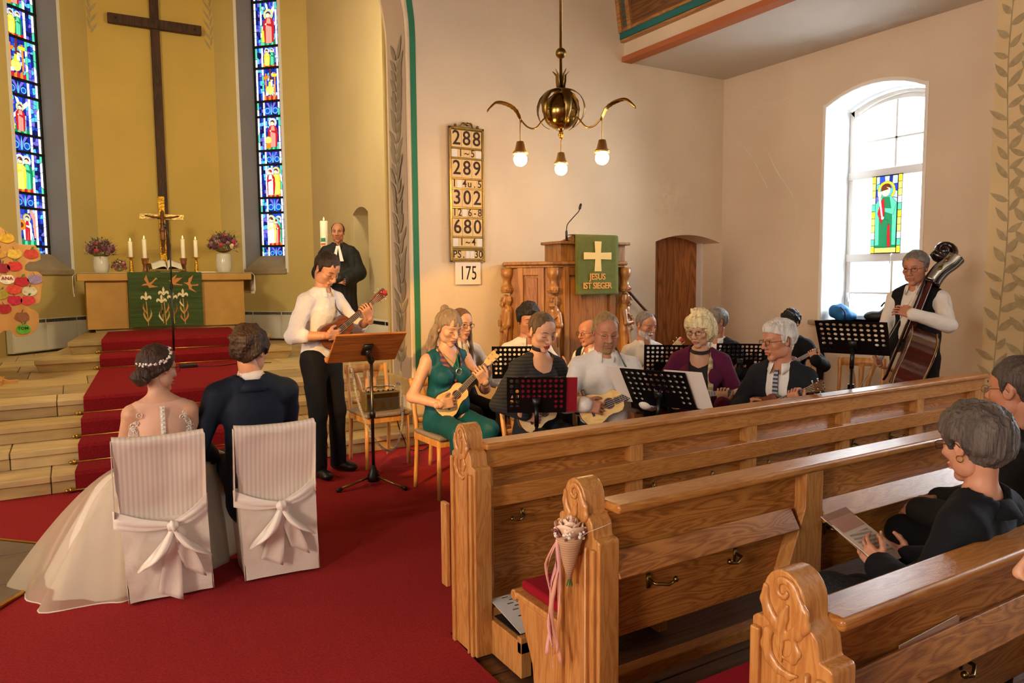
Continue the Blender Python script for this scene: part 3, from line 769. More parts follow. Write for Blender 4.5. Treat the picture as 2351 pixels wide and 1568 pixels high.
def scene_shapes(kind, w_, h):
    """list of (colour, polygon) in metres for a picture panel w_ wide and h high"""
    S = []
    if kind == 'orn':
        for sx in (-1, 1):
            c = w_ / 2 + sx * w_ * .30; S.append(('cyan', circ(c, h * .36, h * .24))); S.append(('blue', circ(c, h * .36, h * .15)))
            S.append(('violet', [(w_ / 2 + sx * .01, h * .1), (w_ / 2 + sx * w_ * .16, h * .55), (w_ / 2 + sx * w_ * .36, h * .95), (w_ / 2 + sx * w_ * .2, h * .95), (w_ / 2 + sx * w_ * .05, h * .6)]))
        S.append(('cyan', [(w_ / 2 - w_ * .05, h * .08), (w_ / 2 + w_ * .05, h * .08), (w_ / 2 + w_ * .03, h * .7), (w_ / 2, h * .95), (w_ / 2 - w_ * .03, h * .7)])); return S
    g = {0: ('orange', 'red'), 1: ('red', 'orange'), 2: ('green', 'mint'), 3: ('red', 'orange'), 4: ('green', 'mint'), 5: ('orange', 'red'), 6: ('mint', 'green')}[kind]
    for i in range(6): S.append((g[i % 2], [(w_ * i / 6, 0), (w_ * (i + 1) / 6, 0), (w_ * (i + .9) / 6, h * (.10 + .05 * (i % 3))), (w_ * (i + .1) / 6, h * (.12 + .04 * ((i + 1) % 3)))]))
    if kind == 0: S += figure(w_ * .30, h * .84, h * .06, 'yellow', 'gold', 'gold') + figure(w_ * .74, h * .82, h * .06, 'white', 'red', 'ice', -1, 'red')
    elif kind == 1: S += figure(w_ * .30, h * .82, h * .08, 'mint', 'green', 'ice') + figure(w_ * .68, h * .84, h * .06, 'yellow', 'gold', 'white', -1)
    elif kind == 2:
        S += [('white', [(0, h * .80), (w_ * .06, h * .92), (w_, h * .42), (w_, h * .30)]), ('white', [(w_ * .55, h * .95), (w_ * .72, h * .98), (w_ * .5, h * .6), (w_ * .36, h * .64)])] + figure(w_ * .48, h * .74, h * .05, 'pink', 'red', 'yellow') + [('gold', [(w_ * .8, h * .08), (w_, h * .08), (w_, h * .38), (w_ * .84, h * .34)])]
    elif kind == 3:
        S += [('orange', [(w_ * .1, h * .2), (w_ * .2, h * .2), (w_ * .2, h * .88), (w_ * .1, h * .88)]), ('gold', [(0, h * .74), (w_ * .36, h * .74), (w_ * .36, h * .83), (0, h * .83)]), ('brown', [(w_ * .42, h * .5), (w_ * .55, h * .5), (w_ * .53, h), (w_ * .42, h)]), ('orange', [(w_ * .78, h * .2), (w_ * .88, h * .2), (w_ * .88, h * .86), (w_ * .78, h * .86)]), ('orange', [(w_ * .62, h * .7), (w_, h * .66), (w_, h * .76), (w_ * .62, h * .79)])]
        S += [('yellow', circ(w_ * .54, h * .32, h * .15)), ('gold', [(w_ * .42, h * .42), (w_ * .66, h * .42), (w_ * .60, h * .60), (w_ * .44, h * .58)]), ('white', [(w_ * .30, h * .45), (w_ * .46, h * .45), (w_ * .48, h * .60), (w_ * .34, h * .60)]), ('skin', circ(w_ * .38, h * .63, h * .05, 10)), ('brown', circ(w_ * .38, h * .65, h * .05, 8, 0, 180)), ('white', [(w_ * .66, h * .16), (w_ * .86, h * .14), (w_ * .84, h * .24), (w_ * .68, h * .26)])]
    elif kind == 4:
        S += [('pink', [(0, h * .2), (w_ * .12, h * .2), (w_ * .16, h * .7), (w_ * .3, h * .93), (w_ * .2, h), (0, h * .8)])] + figure(w_ * .48, h * .70, h * .12, 'red', 'white', 'gold') + [('orange', circ(w_ * .82, h * .55, h * .15)), ('brown', circ(w_ * .82, h * .55, h * .07))]
    elif kind == 5: S += figure(w_ * .24, h * .80, h * .08, 'mint', 'green', 'ice') + figure(w_ * .46, h * .78, h * .06, 'pink', 'red', 'cyan', -1) + figure(w_ * .78, h * .84, h * .06, 'white', 'yellow', 'yellow', -1)
    else: S += figure(w_ * .44, h * .84, h * .08, 'pink', 'red', 'white') + [('yellow', circ(w_ * .78, h * .3, h * .11)), ('orange', [(w_ * .6, h * .04), (w_ * .95, h * .04), (w_ * .92, h * .2), (w_ * .64, h * .2)])]
    return S
def draw_shapes(b, P, s0, s1, z0, S, mirror=False, lead=.0035, d0=-.006):
    for k, (c, poly) in enumerate(S):
        q = [(s0 + min(max(x, 0), s1 - s0), z0 + y) if not mirror else (s1 - min(max(x, 0), s1 - s0), z0 + y) for x, y in poly]; cx_ = sum(p[0] for p in q) / len(q); cz = sum(p[1] for p in q) / len(q)
        big = [(x + lead * (x - cx_) / (hypot(x - cx_, z - cz) + 1e-6), z + lead * (z - cz) / (hypot(x - cx_, z - cz) + 1e-6)) for x, z in q]
        b.add([P(x, z, d0 - .0006 * k) for x, z in big], [tuple(range(len(q)))], len(GK)); b.add([P(x, z, d0 - .0006 * k - .0003) for x, z in q], [tuple(range(len(q)))], GK.index(c))
def jit_panel(b, P, s0, s1, z0, z1, nx, nz, kind, rg, gap=.0045):
    gx = [[None] * (nz + 1) for _ in range(nx + 1)]
    for i in range(nx + 1):
        for j in range(nz + 1):
            jx = 0 if i in (0, nx) else (rg.random() - .5) * .55; jz = 0 if j in (0, nz) else (rg.random() - .5) * .55
            gx[i][j] = (s0 + (s1 - s0) * (i + jx) / nx, z0 + (z1 - z0) * (j + jz) / nz)
    for i in range(nx):
        for j in range(nz):
            q = [gx[i][j], gx[i + 1][j], gx[i + 1][j + 1], gx[i][j + 1]]; cx_ = sum(p[0] for p in q) / 4; cz = sum(p[1] for p in q) / 4
            sh = []
            for p in q:
                d = hypot(p[0] - cx_, p[1] - cz) or 1; k = max(.3, 1 - gap * 1.4 / d); sh.append((cx_ + (p[0] - cx_) * k, cz + (p[1] - cz) * k))
            if kind == 'bw': c = 'white' if rg.random() < .8 else 'mint'
            elif kind == 'bb': c = ['blue', 'deep', 'cyan', 'navy', 'violet'][int(rg.random() * 4.99)]
            else: c = ['blue', 'deep', 'blue', 'cyan', 'violet', 'deep', 'blue', 'ice'][int(rg.random() * 7.99)] if kind != 'orn' else ['deep', 'navy', 'blue', 'deep'][int(rg.random() * 3.99)]
            b.add([P(s, z, -.004) for s, z in sh], [(0, 1, 2, 3)], GK.index(c))
def stained(name, W_, dep, s0, s1, bars, kinds, label, seed, sill_z, so0, so1, flip):
    _, p0, u, n = W_; P = lambda s, z, d=0: p0 + u * s + n * (dep + d) + Vector((0, 0, z)); rg = random.Random(seed)
    b = MB(); b.prism([(s0 - .03, bars[0] - .03), (s1 + .03, bars[0] - .03), (s1 + .03, bars[-1]), (s0 - .03, bars[-1])], P(0, 0, .004), u, (0, 0, 1), n * .01)
    root = struct(b.build(name, M_lead), label)
    b = MB(); 
    for ss in (s0 - .03, s1): b.prism([(ss, bars[0] - .03), (ss + .03, bars[0] - .03), (ss + .03, bars[-1]), (ss, bars[-1])], P(0, 0, -.03), u, (0, 0, 1), n * .06)
    b.build('window_frame', M_lead, root)
    for zb in bars:
        b = MB(); b.prism([(s0 - .03, zb - .016), (s1 + .03, zb - .016), (s1 + .03, zb + .016), (s0 - .03, zb + .016)], P(0, 0, -.035), u, (0, 0, 1), n * .03); b.build('saddle_bar', M_lead, root)
    wd = s1 - s0; e = [s0, s0 + .035 * wd / .55, s0 + .115 * wd / .55, s0 + .15 * wd / .55]; e2 = [s0 + s1 - x for x in e[::-1]]
    for i, k in enumerate(kinds):
        za, zb = bars[i] + .016, bars[i + 1] - .016; b = MB(); nb = max(2, int((zb - za) / .11))
        for q, kd, nx, nz in (((e[0], e[1]), 'bw', 1, nb), ((e[1], e[2]), 'bb', 2, nb * 2), ((e[2], e[3]), 'bw', 1, nb), ((e2[0], e2[1]), 'bw', 1, nb), ((e2[1], e2[2]), 'bb', 2, nb * 2), ((e2[2], e2[3]), 'bw', 1, nb)):
            jit_panel(b, P, q[0], q[1], za, zb, nx, nz, kd, rg, .003)
        a, c = e[3], e2[0]
        jit_panel(b, P, a, c, za, zb, 7, max(3, int((zb - za) / .06)), k, rg, .0026); draw_shapes(b, P, a, c, za, scene_shapes(k, c - a, zb - za), flip)
        b.build('glass_panel', GM + [M_lead], root)
    # stone sill sloping into the room
    b = MB(); b.add([P(so0 - .02, sill_z + .30, 0 - .02), P(so1 + .02, sill_z + .30, -.02), p0 + u * (so1 + .02) - n * .03 + Vector((0, 0, sill_z + .05)), p0 + u * (so0 - .02) - n * .03 + Vector((0, 0, sill_z + .05)),
                     P(so0 - .02, sill_z - .02, 0), P(so1 + .02, sill_z - .02, 0), p0 + u * (so1 + .02) - n * .03 + Vector((0, 0, sill_z - .02)), p0 + u * (so0 - .02) - n * .03 + Vector((0, 0, sill_z - .02))],
                    [(0, 1, 2, 3), (3, 2, 6, 7), (0, 3, 7, 4), (1, 5, 6, 2), (4, 7, 6, 5), (0, 4, 5, 1)])
    b.build('window_sill', M_sill, root)
    b = MB()
    for ss in (so0, so1):   # white painted arris and grey-blue reveal
        sg = -1 if ss == so0 else 1
        b.prism([(ss - .03, sill_z), (ss + .03, sill_z), (ss + .03, 7.0), (ss - .03, 7.0)] if 0 else [(ss + sg * .055, sill_z), (ss, sill_z), (ss, 7.0), (ss + sg * .055, 7.0)], p0 - n * .004, u, (0, 0, 1), n * .006)
    b.build('window_surround', M_white, root)
    b = MB()
    for ss, s2 in ((so0, s0 - .03), (so1, s1 + .03)):
        b.add([p0 + u * ss + Vector((0, 0, sill_z)), P(s2, sill_z), P(s2, 7.0), p0 + u * ss + Vector((0, 0, 7.0))], [(0, 1, 2, 3)])
    b.build('window_reveal', M_reveal, root, solid=.004)
    return root
barsL = [1.93, 2.13, 2.69, 2.91, 3.51, 3.77, 4.33, 4.56, 5.16, 5.58, 6.2, 6.9]
barsR = [1.99, 2.19, 2.77, 3.03, 3.60, 3.84, 4.42, 4.68, 5.24, 5.60, 6.35, 6.9]
stained('window_2', WL, .35, .65, 1.34, barsL, ['orn', 4, 'orn', 1, 'orn', 2, 'orn', 3, 1, 6, 0], 'stained glass window left of the altar', 21, 1.72, .57, 1.42, False)
stained('window_3', WR, .35, .57, 1.125, barsR, ['orn', 5, 'orn', 0, 'orn', 6, 'orn', 3, 1, 2, 4], 'stained glass window right of the altar', 22, 1.72, .46, 1.235, True)
# small stained panel hanging in the aisle window
pn = thing('stained_glass_panel', 'small stained glass panel of a robed figure hung in the white aisle window', 'stained glass', (FX - .03, 4.78, 1.83))
b = MB(); b.bx(FX - .03, 4.615, 1.83, FX - .022, 4.955, 2.665); b.build('lead_backing', M_lead, pn, world=True)
b = MB(); rg = random.Random(4); Pq = lambda s, z, d=0: Vector((FX - .0315 + d, 4.955 - s, z))
for q, nx, nz in (((0, .045), 1, 11), ((.295, .34), 1, 11)):
    for j in range(nz): z0 = 1.835 + .825 * j / nz; b.add([Pq(q[0] + .003, z0 + .003), Pq(q[1] - .003, z0 + .003), Pq(q[1] - .003, z0 + .072), Pq(q[0] + .003, z0 + .072)], [(0, 1, 2, 3)], GK.index(['yellow', 'gold', 'white', 'yellow', 'mint'][(j * 3 + nx) % 5]))
jit_panel(b, lambda s, z, d=0: Pq(s, z), .05, .29, 1.84, 2.655, 5, 11, 0, rg, .0026)
S_ = [('yellow', [(.0, 0), (.24, 0), (.24, .05), (0, .05)]), ('green', [(0, .05), (.24, .05), (.24, .13), (0, .11)]), ('orange', [(0, .2), (.05, .2), (.04, .45), (0, .5)]), ('red', [(0, .12), (.05, .12), (.05, .2), (0, .2)]), ('yellow', circ(.215, .24, .045)), ('gold', circ(.12, .66, .10)), ('cyan', circ(.12, .66, .072))]
S_ += [f_ for f_ in figure(.12, .68, .06, 'green', 'mint', 'ice', -1)[2:]] + [('red', [(.075, .30), (.03, .42), (.06, .55), (.10, .58), (.11, .42)]), ('red', [(.15, .06), (.185, .06), (.17, .3), (.14, .3)]), ('green', [(.09, .06), (.14, .06), (.15, .34), (.09, .36)]), ('white', [(.035, .60), (.055, .61), (.095, .36), (.08, .35)]), ('white', [(.03, .60), (.065, .60), (.07, .65), (.025, .65)]), ('skin', circ(.09, .37, .018, 8))]
draw_shapes(b, Pq, .05, .29, 1.84, S_, False, .003, -.002)
b.build('glass_pieces', GM + [M_lead], pn, world=True)
# ================================================================ pews
M_cush = mat('cushion_red', '8e1421', .95, bump=.2, bscale=300, spec=.15)
M_grille = mat('grille_white', 'c9c6c0', .5)
XE = 5.50                                           # right end of the pews
def end_profile(y0, y1, zt):
    """outline of a carved bench end seen from the aisle: plain shoulder, round knob, swept shoulder (y, z)"""
    w_ = y1 - y0; c = y0 + w_ * .60; r = w_ * .27
    P = [(y1, 0), (y1, zt - .135), (y1 - w_ * .06, zt - .125), (c + r * 1.02, zt - .125)]
    P += [(c + r * cos(radians(a)), zt - r * 1.25 + r * 1.25 * sin(radians(a))) for a in range(-25, 181, 15)]
    P += [(c - r * 1.0, zt - .10), (c - r * 1.35, zt - .112), (c - r * 1.55, zt - .125), (c - r * 1.6, zt - .142)]
    P += [(y0 + w_ * .15, zt - .168), (y0 + w_ * .03, zt - .172), (y0, zt - .18), (y0, 0)]
    return P, c, r
def bench_end(par, x0, x1, y0, y1, zt, zb=0):
    P, c, r = end_profile(y0, y1, zt); P = [(y, max(z, zb)) for y, z in P]
    b = MB(); b.prism(P, (x0, 0, 0), (0, 1, 0), (0, 0, 1), (x1 - x0, 0, 0))
    e = b.build('bench_end', M_pewv, par, bevel=.010, world=True, seg=3)
    w_ = y1 - y0
    # mouldings running down the aisle face
    for i, (f, wd) in enumerate(((.06, .10), (.24, .05), (.86, .12))):
        b = MB(); y = y0 + w_ * f; b.bx(x0 - .014, y, zb + .0, x0 + .004, y + w_ * wd, zt - (.20 if f < .3 else .15)); b.build('moulding', M_pewv, par, bevel=.006, world=True)
    # carved scroll and leaf on the knob
    x = x0 - .002; S = r / .055
    def sp(pts): return [(x, c + a * S, zt + q * S) for a, q in pts]
    f = SDF(.004 * S); fx = ((1, 0, 0), .55)
    f.chain([tuple(v) for v in sp([(.030 * cos(t) * (1 - t / 8.5) * -1 - .002, -.045 + .030 * sin(t) * (1 - t / 8.5)) for t in [i * .4 for i in range(17)]])], [.0095 * S * (1 - i / 24) for i in range(17)], flat=fx)
    f.chain(sp([(-.034, -.045), (-.05, -.075), (-.052, -.10), (-.036, -.125), (-.012, -.14)]), [.010 * S, .015 * S, .017 * S, .014 * S, .008 * S], flat=fx)
    f.chain(sp([(.044, -.05), (.046, -.08), (.034, -.105), (.014, -.125), (-.004, -.145)]), [.008 * S, .012 * S, .015 * S, .013 * S, .008 * S], flat=fx)
    f.chain(sp([(-.012, -.075), (-.004, -.10), (.004, -.13), (.006, -.165), (.0, -.20)]), [.006 * S, .012 * S, .013 * S, .010 * S, .004 * S], flat=fx)
    f.chain(sp([(.02, -.13), (.036, -.15), (.040, -.18), (.030, -.205), (.008, -.22), (-.02, -.224), (-.04, -.215)]), [.006 * S, .012 * S, .014 * S, .013 * S, .011 * S, .009 * S, .004 * S], flat=fx)
    f.chain(sp([(-.03, -.14), (-.038, -.165), (-.028, -.185), (-.01, -.19)]), [.006 * S, .011 * S, .010 * S, .004 * S], flat=fx)
    obj('carving', mesh_np('carving', *f.mesh(.0035), M_pewv), par, world=True)
    return e
def hook(par, x, y, z, sgn=1):
    b = MB(); b.bx(x - .008, y - .006, z - .03, x + .008, y, z + .02)
    b.tube([(x, y - .004, z), (x - .0 * sgn, y - .035, z - .004), (x - .045 * sgn, y - .055, z - .010), (x - .075 * sgn, y - .05, z - .004)], .0055, 6); b.ball((x - .078 * sgn, y - .05, z), .010)
    b.build('coat_hook', M_brassd, par, smooth=True, world=True)
def pew(Y, xl_, zt, label, post_x, style, hooks, ends):
    """Y: near face of the back; people sit on the far (+y) side"""
    p = thing('pew', label, 'pew', (xl_, Y, 0), group='oak pews')
    x0 = post_x[1] - .004
    bench_end(p, post_x[0], post_x[1], ends[0], ends[1], ends[2], 0 if style != 9 else .02)
    b = MB(); b.bx(x0, Y - .035, zt - .032, XE, Y + .075, zt); b.build('top_rail', M_pew, p, bevel=.012, world=True, seg=3)
    if style == 1:
        mu = [(x0, x0 + .05), (2.285, 2.36), (3.09, 3.17), (3.91, 3.99), (4.68, 4.76), (XE - .12, XE)]
        b = MB(); b.bx(x0, Y - .004, zt - .115, XE, Y + .06, zt - .03); b.build('frieze_rail', M_pew, p, bevel=.004, world=True)
        b = MB(); b.bx(x0, Y - .018, zt - .285, XE, Y + .06, zt - .195); b.build('middle_rail', M_pew, p, bevel=.004, world=True)
        b = MB(); b.bx(x0, Y - .002, .05, XE, Y + .06, .21); b.build('bottom_rail', M_pew, p, bevel=.004, world=True)
        for a, c in mu:
            b = MB(); b.bx(a, Y - .001, .05, c, Y + .055, zt - .05); b.build('muntin', M_pewv, p, bevel=.003, world=True, seg=1)
        for (a, c), (d, e) in zip(mu[:-1], mu[1:]):
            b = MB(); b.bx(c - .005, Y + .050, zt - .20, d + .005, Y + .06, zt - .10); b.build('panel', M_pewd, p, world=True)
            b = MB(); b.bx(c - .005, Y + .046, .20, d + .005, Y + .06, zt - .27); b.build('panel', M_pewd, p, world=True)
            b = MB(); 
            for zz in (zt - .225, zt - .255): b.ball(((c + d) / 2 - (c - d) * 0, Y - .018, zz), .004, 6, 4)
    else:
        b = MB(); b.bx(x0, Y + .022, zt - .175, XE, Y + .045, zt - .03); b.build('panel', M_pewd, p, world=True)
        b = MB()
        b.prism([(0, 0), (-.045, -.075), (-.025, -.085), (.02, -.012)], (x0, Y + .0, zt - .155), (0, 1, 0), (0, 0, 1), ((2.27 if style == 2 else 2.6) - x0, 0, 0)); b.build('book_rail', M_pewd, p, bevel=.004, world=True)
        b = MB(); b.prism([(0, 0), (-.045, -.075), (-.025, -.085), (.02, -.012)], (2.425 if style == 2 else 2.68, Y, zt - .155), (0, 1, 0), (0, 0, 1), (XE - 2.5, 0, 0)); b.build('book_rail', M_pew, p, bevel=.004, world=True)
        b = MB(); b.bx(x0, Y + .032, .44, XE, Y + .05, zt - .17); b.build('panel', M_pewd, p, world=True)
        sx = 2.32 if style == 2 else 2.60
        b = MB(); b.prism([(sx + .10, .0), (sx + .10, zt - .03), (sx, zt - .03), (sx, zt - .16), (sx - .10, .5), (sx - .10, 0)], (0, Y - .028, 0), (1, 0, 0), (0, 0, 1), (0, .06, 0)); b.build('upright', M_pewv, p, bevel=.004, world=True)
        b = MB(); b.bx(x0, Y + .28, .07, XE, Y + .34, .12); b.build('foot_rail', M_pew, p, bevel=.006, world=True)
    # seat, cushion and bracket on the far side
    sy0, sy1 = ends[1] - .02, ends[1] + .30
    if style != 1:
        b = MB(); b.bx(post_x[1], Y + .04, .425, XE, sy1 - .0, .45); b.bx(post_x[0] + .004, ends[1] + .002, .425, post_x[1] + .01, sy1, .45)
        b.tube([(post_x[0], sy1, .435), (XE, sy1, .435)], .022, 8); b.build('seat', M_pewv, p, bevel=.006, world=True)
        b = MB(); b.bx(post_x[0] + .03, Y + .07, .452, XE - .05, sy1 - .005, .49); b.build('cushion', M_cush, p, bevel=.014, world=True, seg=3)
        b = MB(); b.prism([(ends[1] - .02, 0), (ends[1] + .16, 0), (ends[1] + .19, .22), (ends[1] + .27, .38), (ends[1] + .29, .425), (ends[1] - .02, .425)], (post_x[0] + .01, 0, 0), (0, 1, 0), (0, 0, 1), (.04, 0, 0)); b.build('seat_bracket', M_pewv, p, bevel=.006, world=True)
    for hx, hz, s_ in hooks: hook(p, hx, Y + (.046 if style == 1 else .032), hz, s_)
    return p
p1 = pew(2.70, 1.42, .905, 'long panelled oak pew front facing the musicians, foremost of the three pews', (1.395, 1.475), 1,
         [(1.69, .55, 1), (2.47, .55, 1), (2.88, .55, -1), (3.32, .55, -1), (3.68, .55, -1), (4.09, .57, 1), (4.47, .57, -1)], (2.635, 2.845, .985))
p2 = pew(1.77, 1.40, .895, 'oak pew with the rose cone hanging on its carved end', (1.345, 1.425), 2,
         [(1.60, .60, -1), (2.01, .605, 1), (2.52, .61, -1), (3.3, .61, -1)], (1.735, 1.95, .965))
p3 = pew(.97, 1.36, .865, 'nearest oak pew with a booklet stuck behind its book rail', (1.305, 1.385), 3,
         [(1.99, .58, 1), (3.0, .58, 1)], (.905, 1.115, .96))
p4 = copy_tree(p3, None, (p3.location.x + .03, p3.location.y - .80, 0), 0, 'oak pew behind the nearest one, where the girl sits')
# end board of the front pew on the aisle side
b = MB(); b.bx(1.36, 2.845, .24, 1.385, 2.90, .62); b.build('end_board', M_pewv, p1, bevel=.008, world=True)
# footrest with perforated heating grille, standing behind the front pew
fr_ = thing('foot_heater', 'wooden foot heater box with a slotted white metal top below the front pew', 'foot heater', (1.55, 2.5, 0))
b = MB(); b.bx(1.47, 2.40, .0, 1.52, 2.66, .15); b.bx(2.2, 2.40, 0, 2.25, 2.66, .15); b.bx(1.47, 2.40, .10, 2.25, 2.43, .17); b.bx(1.47, 2.64, .1, 2.25, 2.67, .2); b.build('box', M_pewv, fr_, bevel=.004, world=True)
b = MB(); O = Vector((1.475, 2.41, .185)); U = Vector((1, 0, 0)); V = Vector((0, .25, .045)); W_ = Vector((0, 0, .004)); nx, nz = 16, 11; Lx = .74
# plate built around its slots
def pq(u, v, w_=0): return O + U * (u * Lx) + V * v + W_ * w_
for j in range(nz):
    v0, v1 = j / nz, (j + 1) / nz; vm0, vm1 = v0 + .30 / nz, v1 - .30 / nz; off = .5 / nx if j % 2 else 0
    def rect(u0, u1, a, c): b.add([pq(u0, a), pq(u1, a), pq(u1, c), pq(u0, c)], [(0, 1, 2, 3)])
    rect(0, 1, v0, vm0); rect(0, 1, vm1, v1); c = 0
    for i in range(nx):
        u0 = i / nx + off + .12 / nx; u1 = i / nx + off + .82 / nx
        if i == 0 or u1 > .985: continue
        rect(c, u0, vm0, vm1); c = u1
    rect(c, 1, vm0, vm1)
b.build('grille', M_grille, fr_, world=True, solid=.003)
b = MB(); b.bx(1.485, 2.42, .16, 2.2, 2.65, .165); b.build('heater_floor', M_darkm, fr_, world=True)

# rose in a paper cone tied to the second pew end, with ribbons
rc = thing('rose_cone', 'pink rose in a paper cone with trailing pink ribbons tied to a pew end', 'flower decoration', (1.31, 1.83, .64))
M_rose = mat('rose_blush', 'f2cfb2', .6, sss=.2); M_paper = stripes('printed_paper', 'ad8660', 'c49d78', 2, 120, .8); M_gyp = mat('gypsophila', 'e8e2d4', .8); M_ltwig = mat('stem_green', '4c6a2c', .7)
M_rib = mat('ribbon_pink', 'e0a3a0', .5, sheen=.3); M_ribp = mat('ribbon_peach', 'd99a80', .5); M_heath = mat('heather', '8a4a4a', .8); M_string = mat('thread_white', 'd8d0c0', .7)
cx_, cy_ = 1.30, 1.83
b = MB(); b.lathe([(.004, .655), (.018, .70), (.036, .77), (.046, .80)], (cx_, cy_, 0), 20); b.build('paper_cone', M_paper, rc, smooth=True, world=True, solid=.001)
b = MB(); r3 = random.Random(2)
for k in range(16):     # spiral rose petals
    a = k * 2.4; rr = .006 + .0021 * k; h0 = .835 - .0015 * k
    def pet(u, v, a=a, rr=rr, h0=h0):
        t = (u - .5) * 2.0; q = v; rad_ = rr * (.55 + .6 * q + .18 * q * q); return (cx_ + rad_ * cos(a + t * .85), cy_ + rad_ * sin(a + t * .85), h0 - .03 + .055 * q * (1 - .25 * t * t))
    b.grid(pet, 6, 5)
b.build('rose', M_rose, rc, smooth=True, world=True, solid=.0012)
b = MB(); h = MB()
for k in range(60):
    a = r3.random() * 6.28; q = .036 + .018 * r3.random(); (b if k % 3 else h).ball((cx_ + q * cos(a), cy_ + q * sin(a), .795 + .03 * r3.random()), .004 + .002 * r3.random(), 6, 4)
b.build('gypsophila', M_gyp, rc, world=True); h.build('heather', M_heath, rc, world=True)
b = MB()
for k in range(9): b.tube([(cx_, cy_, .68), (cx_ + .004 * cos(k), cy_ + .004 * sin(k), .655), (cx_ + .010 * cos(k), cy_ + .010 * sin(k), .635)], .0022, 5)
b.build('stems', M_ltwig, rc, world=True)
b = MB(); b.tube([(cx_, cy_ - .03, .79), (1.33, 1.77, .82), (1.36, 1.73, .845), (1.385, 1.73, .85)], .0008, 4); b.tube([(cx_ + .01, cy_ + .03, .79), (1.345, 1.9, .86)], .0008, 4); b.build('thread', M_string, rc, world=True)
for k, (dy, L, wd, mm) in enumerate(((.055, .40, .010, M_rib), (.04, .36, .006, M_rib), (.03, .42, .012, M_ribp), (.062, .30, .006, M_ribp), (.018, .38, .008, M_rib), (.045, .45, .012, M_rib))):
    def rib(u, v, k=k, dy=dy, L=L, wd=wd):
        t = v; y = cy_ + dy * (.3 + .9 * min(1, t * 3)) + .012 * sin(t * 9 + k) * t; x = cx_ - .03 - .012 * sin(t * 7 + k * 2); return (x + (u - .5) * wd * sin(k + t * 4), y + (u - .5) * wd, .79 - L * t)
    MB().grid(rib, 2, 24).build('ribbon', mm, rc, smooth=True, world=True, solid=.0006)
# booklet on the nearest pew
bk = thing('booklet', 'thin brown booklet lying in the book rail of the nearest pew', 'booklet', (1.8, .93, .71))
M_bk = mat('booklet_cover', 'a8826a', .6); M_page = mat('paper_page', 'e6ded0', .8)
b = MB(); R = Matrix.Rotation(radians(-3), 3, 'Y'); b.box((1.80, .9815, .690), (.26, .003, .05), R); b.build('cover', M_bk, bk, world=True)
b = MB(); b.box((1.80, .984, .691), (.255, .0015, .05), R); b.build('pages', M_page, bk, world=True)
# ================================================================ altar and what stands on it
M_altar = mat('altar_stone', 'b98a3f', .55, var=.13, vscale=4, bump=.06, bscale=40)
M_linen = mat('linen_white', 'e9e2d6', .8, bump=.1, bscale=200)
M_greencl = mat('antependium_green', '3c4f22', .9, var=.35, vscale=9, stretch=(.2, 1, 3), bump=.3, bscale=250)
M_applo = mat('applique_orange', 'c98346', .85); M_applw = mat('applique_cream', 'e6d6ae', .85); M_applg = mat('applique_gold', 'c9a04f', .85); M_applb = mat('applique_brown', '8a5a26', .85)
al = thing('altar', 'long sandstone block altar with a thick stone top', 'altar', (1.27, 12.4, D2))
MB().bx(.30, 12.03, D2, 2.25, 12.8, D2 + .045).build('plinth', M_stone3, al, world=True)
for i, (a, c) in enumerate(((.20, .73), (.73, 1.72), (1.72, 2.34))):
    MB().bx(a + .002, 12.0, D2 + .045, c - .002, 12.85, 1.60).build('stone_block', M_altar, al, bevel=.006, world=True, seg=1)
MB().bx(.10, 11.95, 1.60, 2.45, 12.9, 1.705).build('altar_slab', M_altar, al, bevel=.01, world=True)
clo = thing('altar_cloth', 'white linen cloth with fringed ends lying over the altar top', 'altar cloth', (1.27, 12.4, 1.705))
b = MB(); ZT = 1.712
def clothp(u, v):
    s = (u - .5) * 2.95
    if abs(s) <= 1.185: x, z = 1.275 + s, ZT
    else:
        e = abs(s) - 1.185; x = 1.275 + math.copysign(1.185 + .03 + .01 * sin(v * 14 + e * 6), s); z = ZT - e
    return (x, 11.955 + .9 * v, z)
b.grid(clothp, 60, 12); b.build('linen', M_linen, clo, smooth=True, world=True, solid=.004)
for sx in (-1, 1):
    b = MB()
    for i in range(40): y = 11.96 + .9 * i / 40; b.tube([(1.275 + sx * 1.215, y, ZT - .287), (1.275 + sx * (1.215 + .004 * sin(i)), y + .004, ZT - .33)], .003, 4)
    b.build('fringe', M_linen, clo, world=True)['kind'] = 'stuff'
an = thing('antependium', 'green woven altar hanging with orange birds and cream lilies', 'altar hanging', (1.225, 11.94, 1.72))
YF = 11.935; ax0, ax1, az0, az1 = .73, 1.72, .93, 1.72
b = MB(); b.grid(lambda u, v: (ax0 + (ax1 - ax0) * u, YF + .002 * sin(u * 11) + (.10 if v > .985 else 0), az0 + (az1 + .002 - az0) * min(v, .985) / .985), 20, 40); b.build('weave', M_greencl, an, world=True, solid=.006)
def appl(name, poly, m, lay=1): b = MB(); b.prism([(ax0 + x / 760 * (ax1 - ax0), az1 - y / 590 * (az1 - az0)) for x, y in poly], (0, YF - .004 - .0015 * lay, 0), (1, 0, 0), (0, 0, 1), (0, .002, 0)); b.build(name, m, an, world=True)
X_ = lambda pts: [(x - 590, y - 850) for x, y in pts]
appl('bird', X_([(722, 995), (745, 975), (780, 970), (752, 925), (776, 878), (800, 965), (830, 950), (872, 905), (890, 925), (870, 930), (820, 985), (890, 1008), (800, 1018), (785, 990)]), M_applo)
appl('bird', X_([(1005, 935), (1035, 945), (1040, 910), (1090, 872), (1060, 940), (1080, 915), (1145, 910), (1100, 950), (1070, 970), (1125, 985), (1142, 982), (1140, 995), (1040, 988), (1020, 960)]), M_applo)
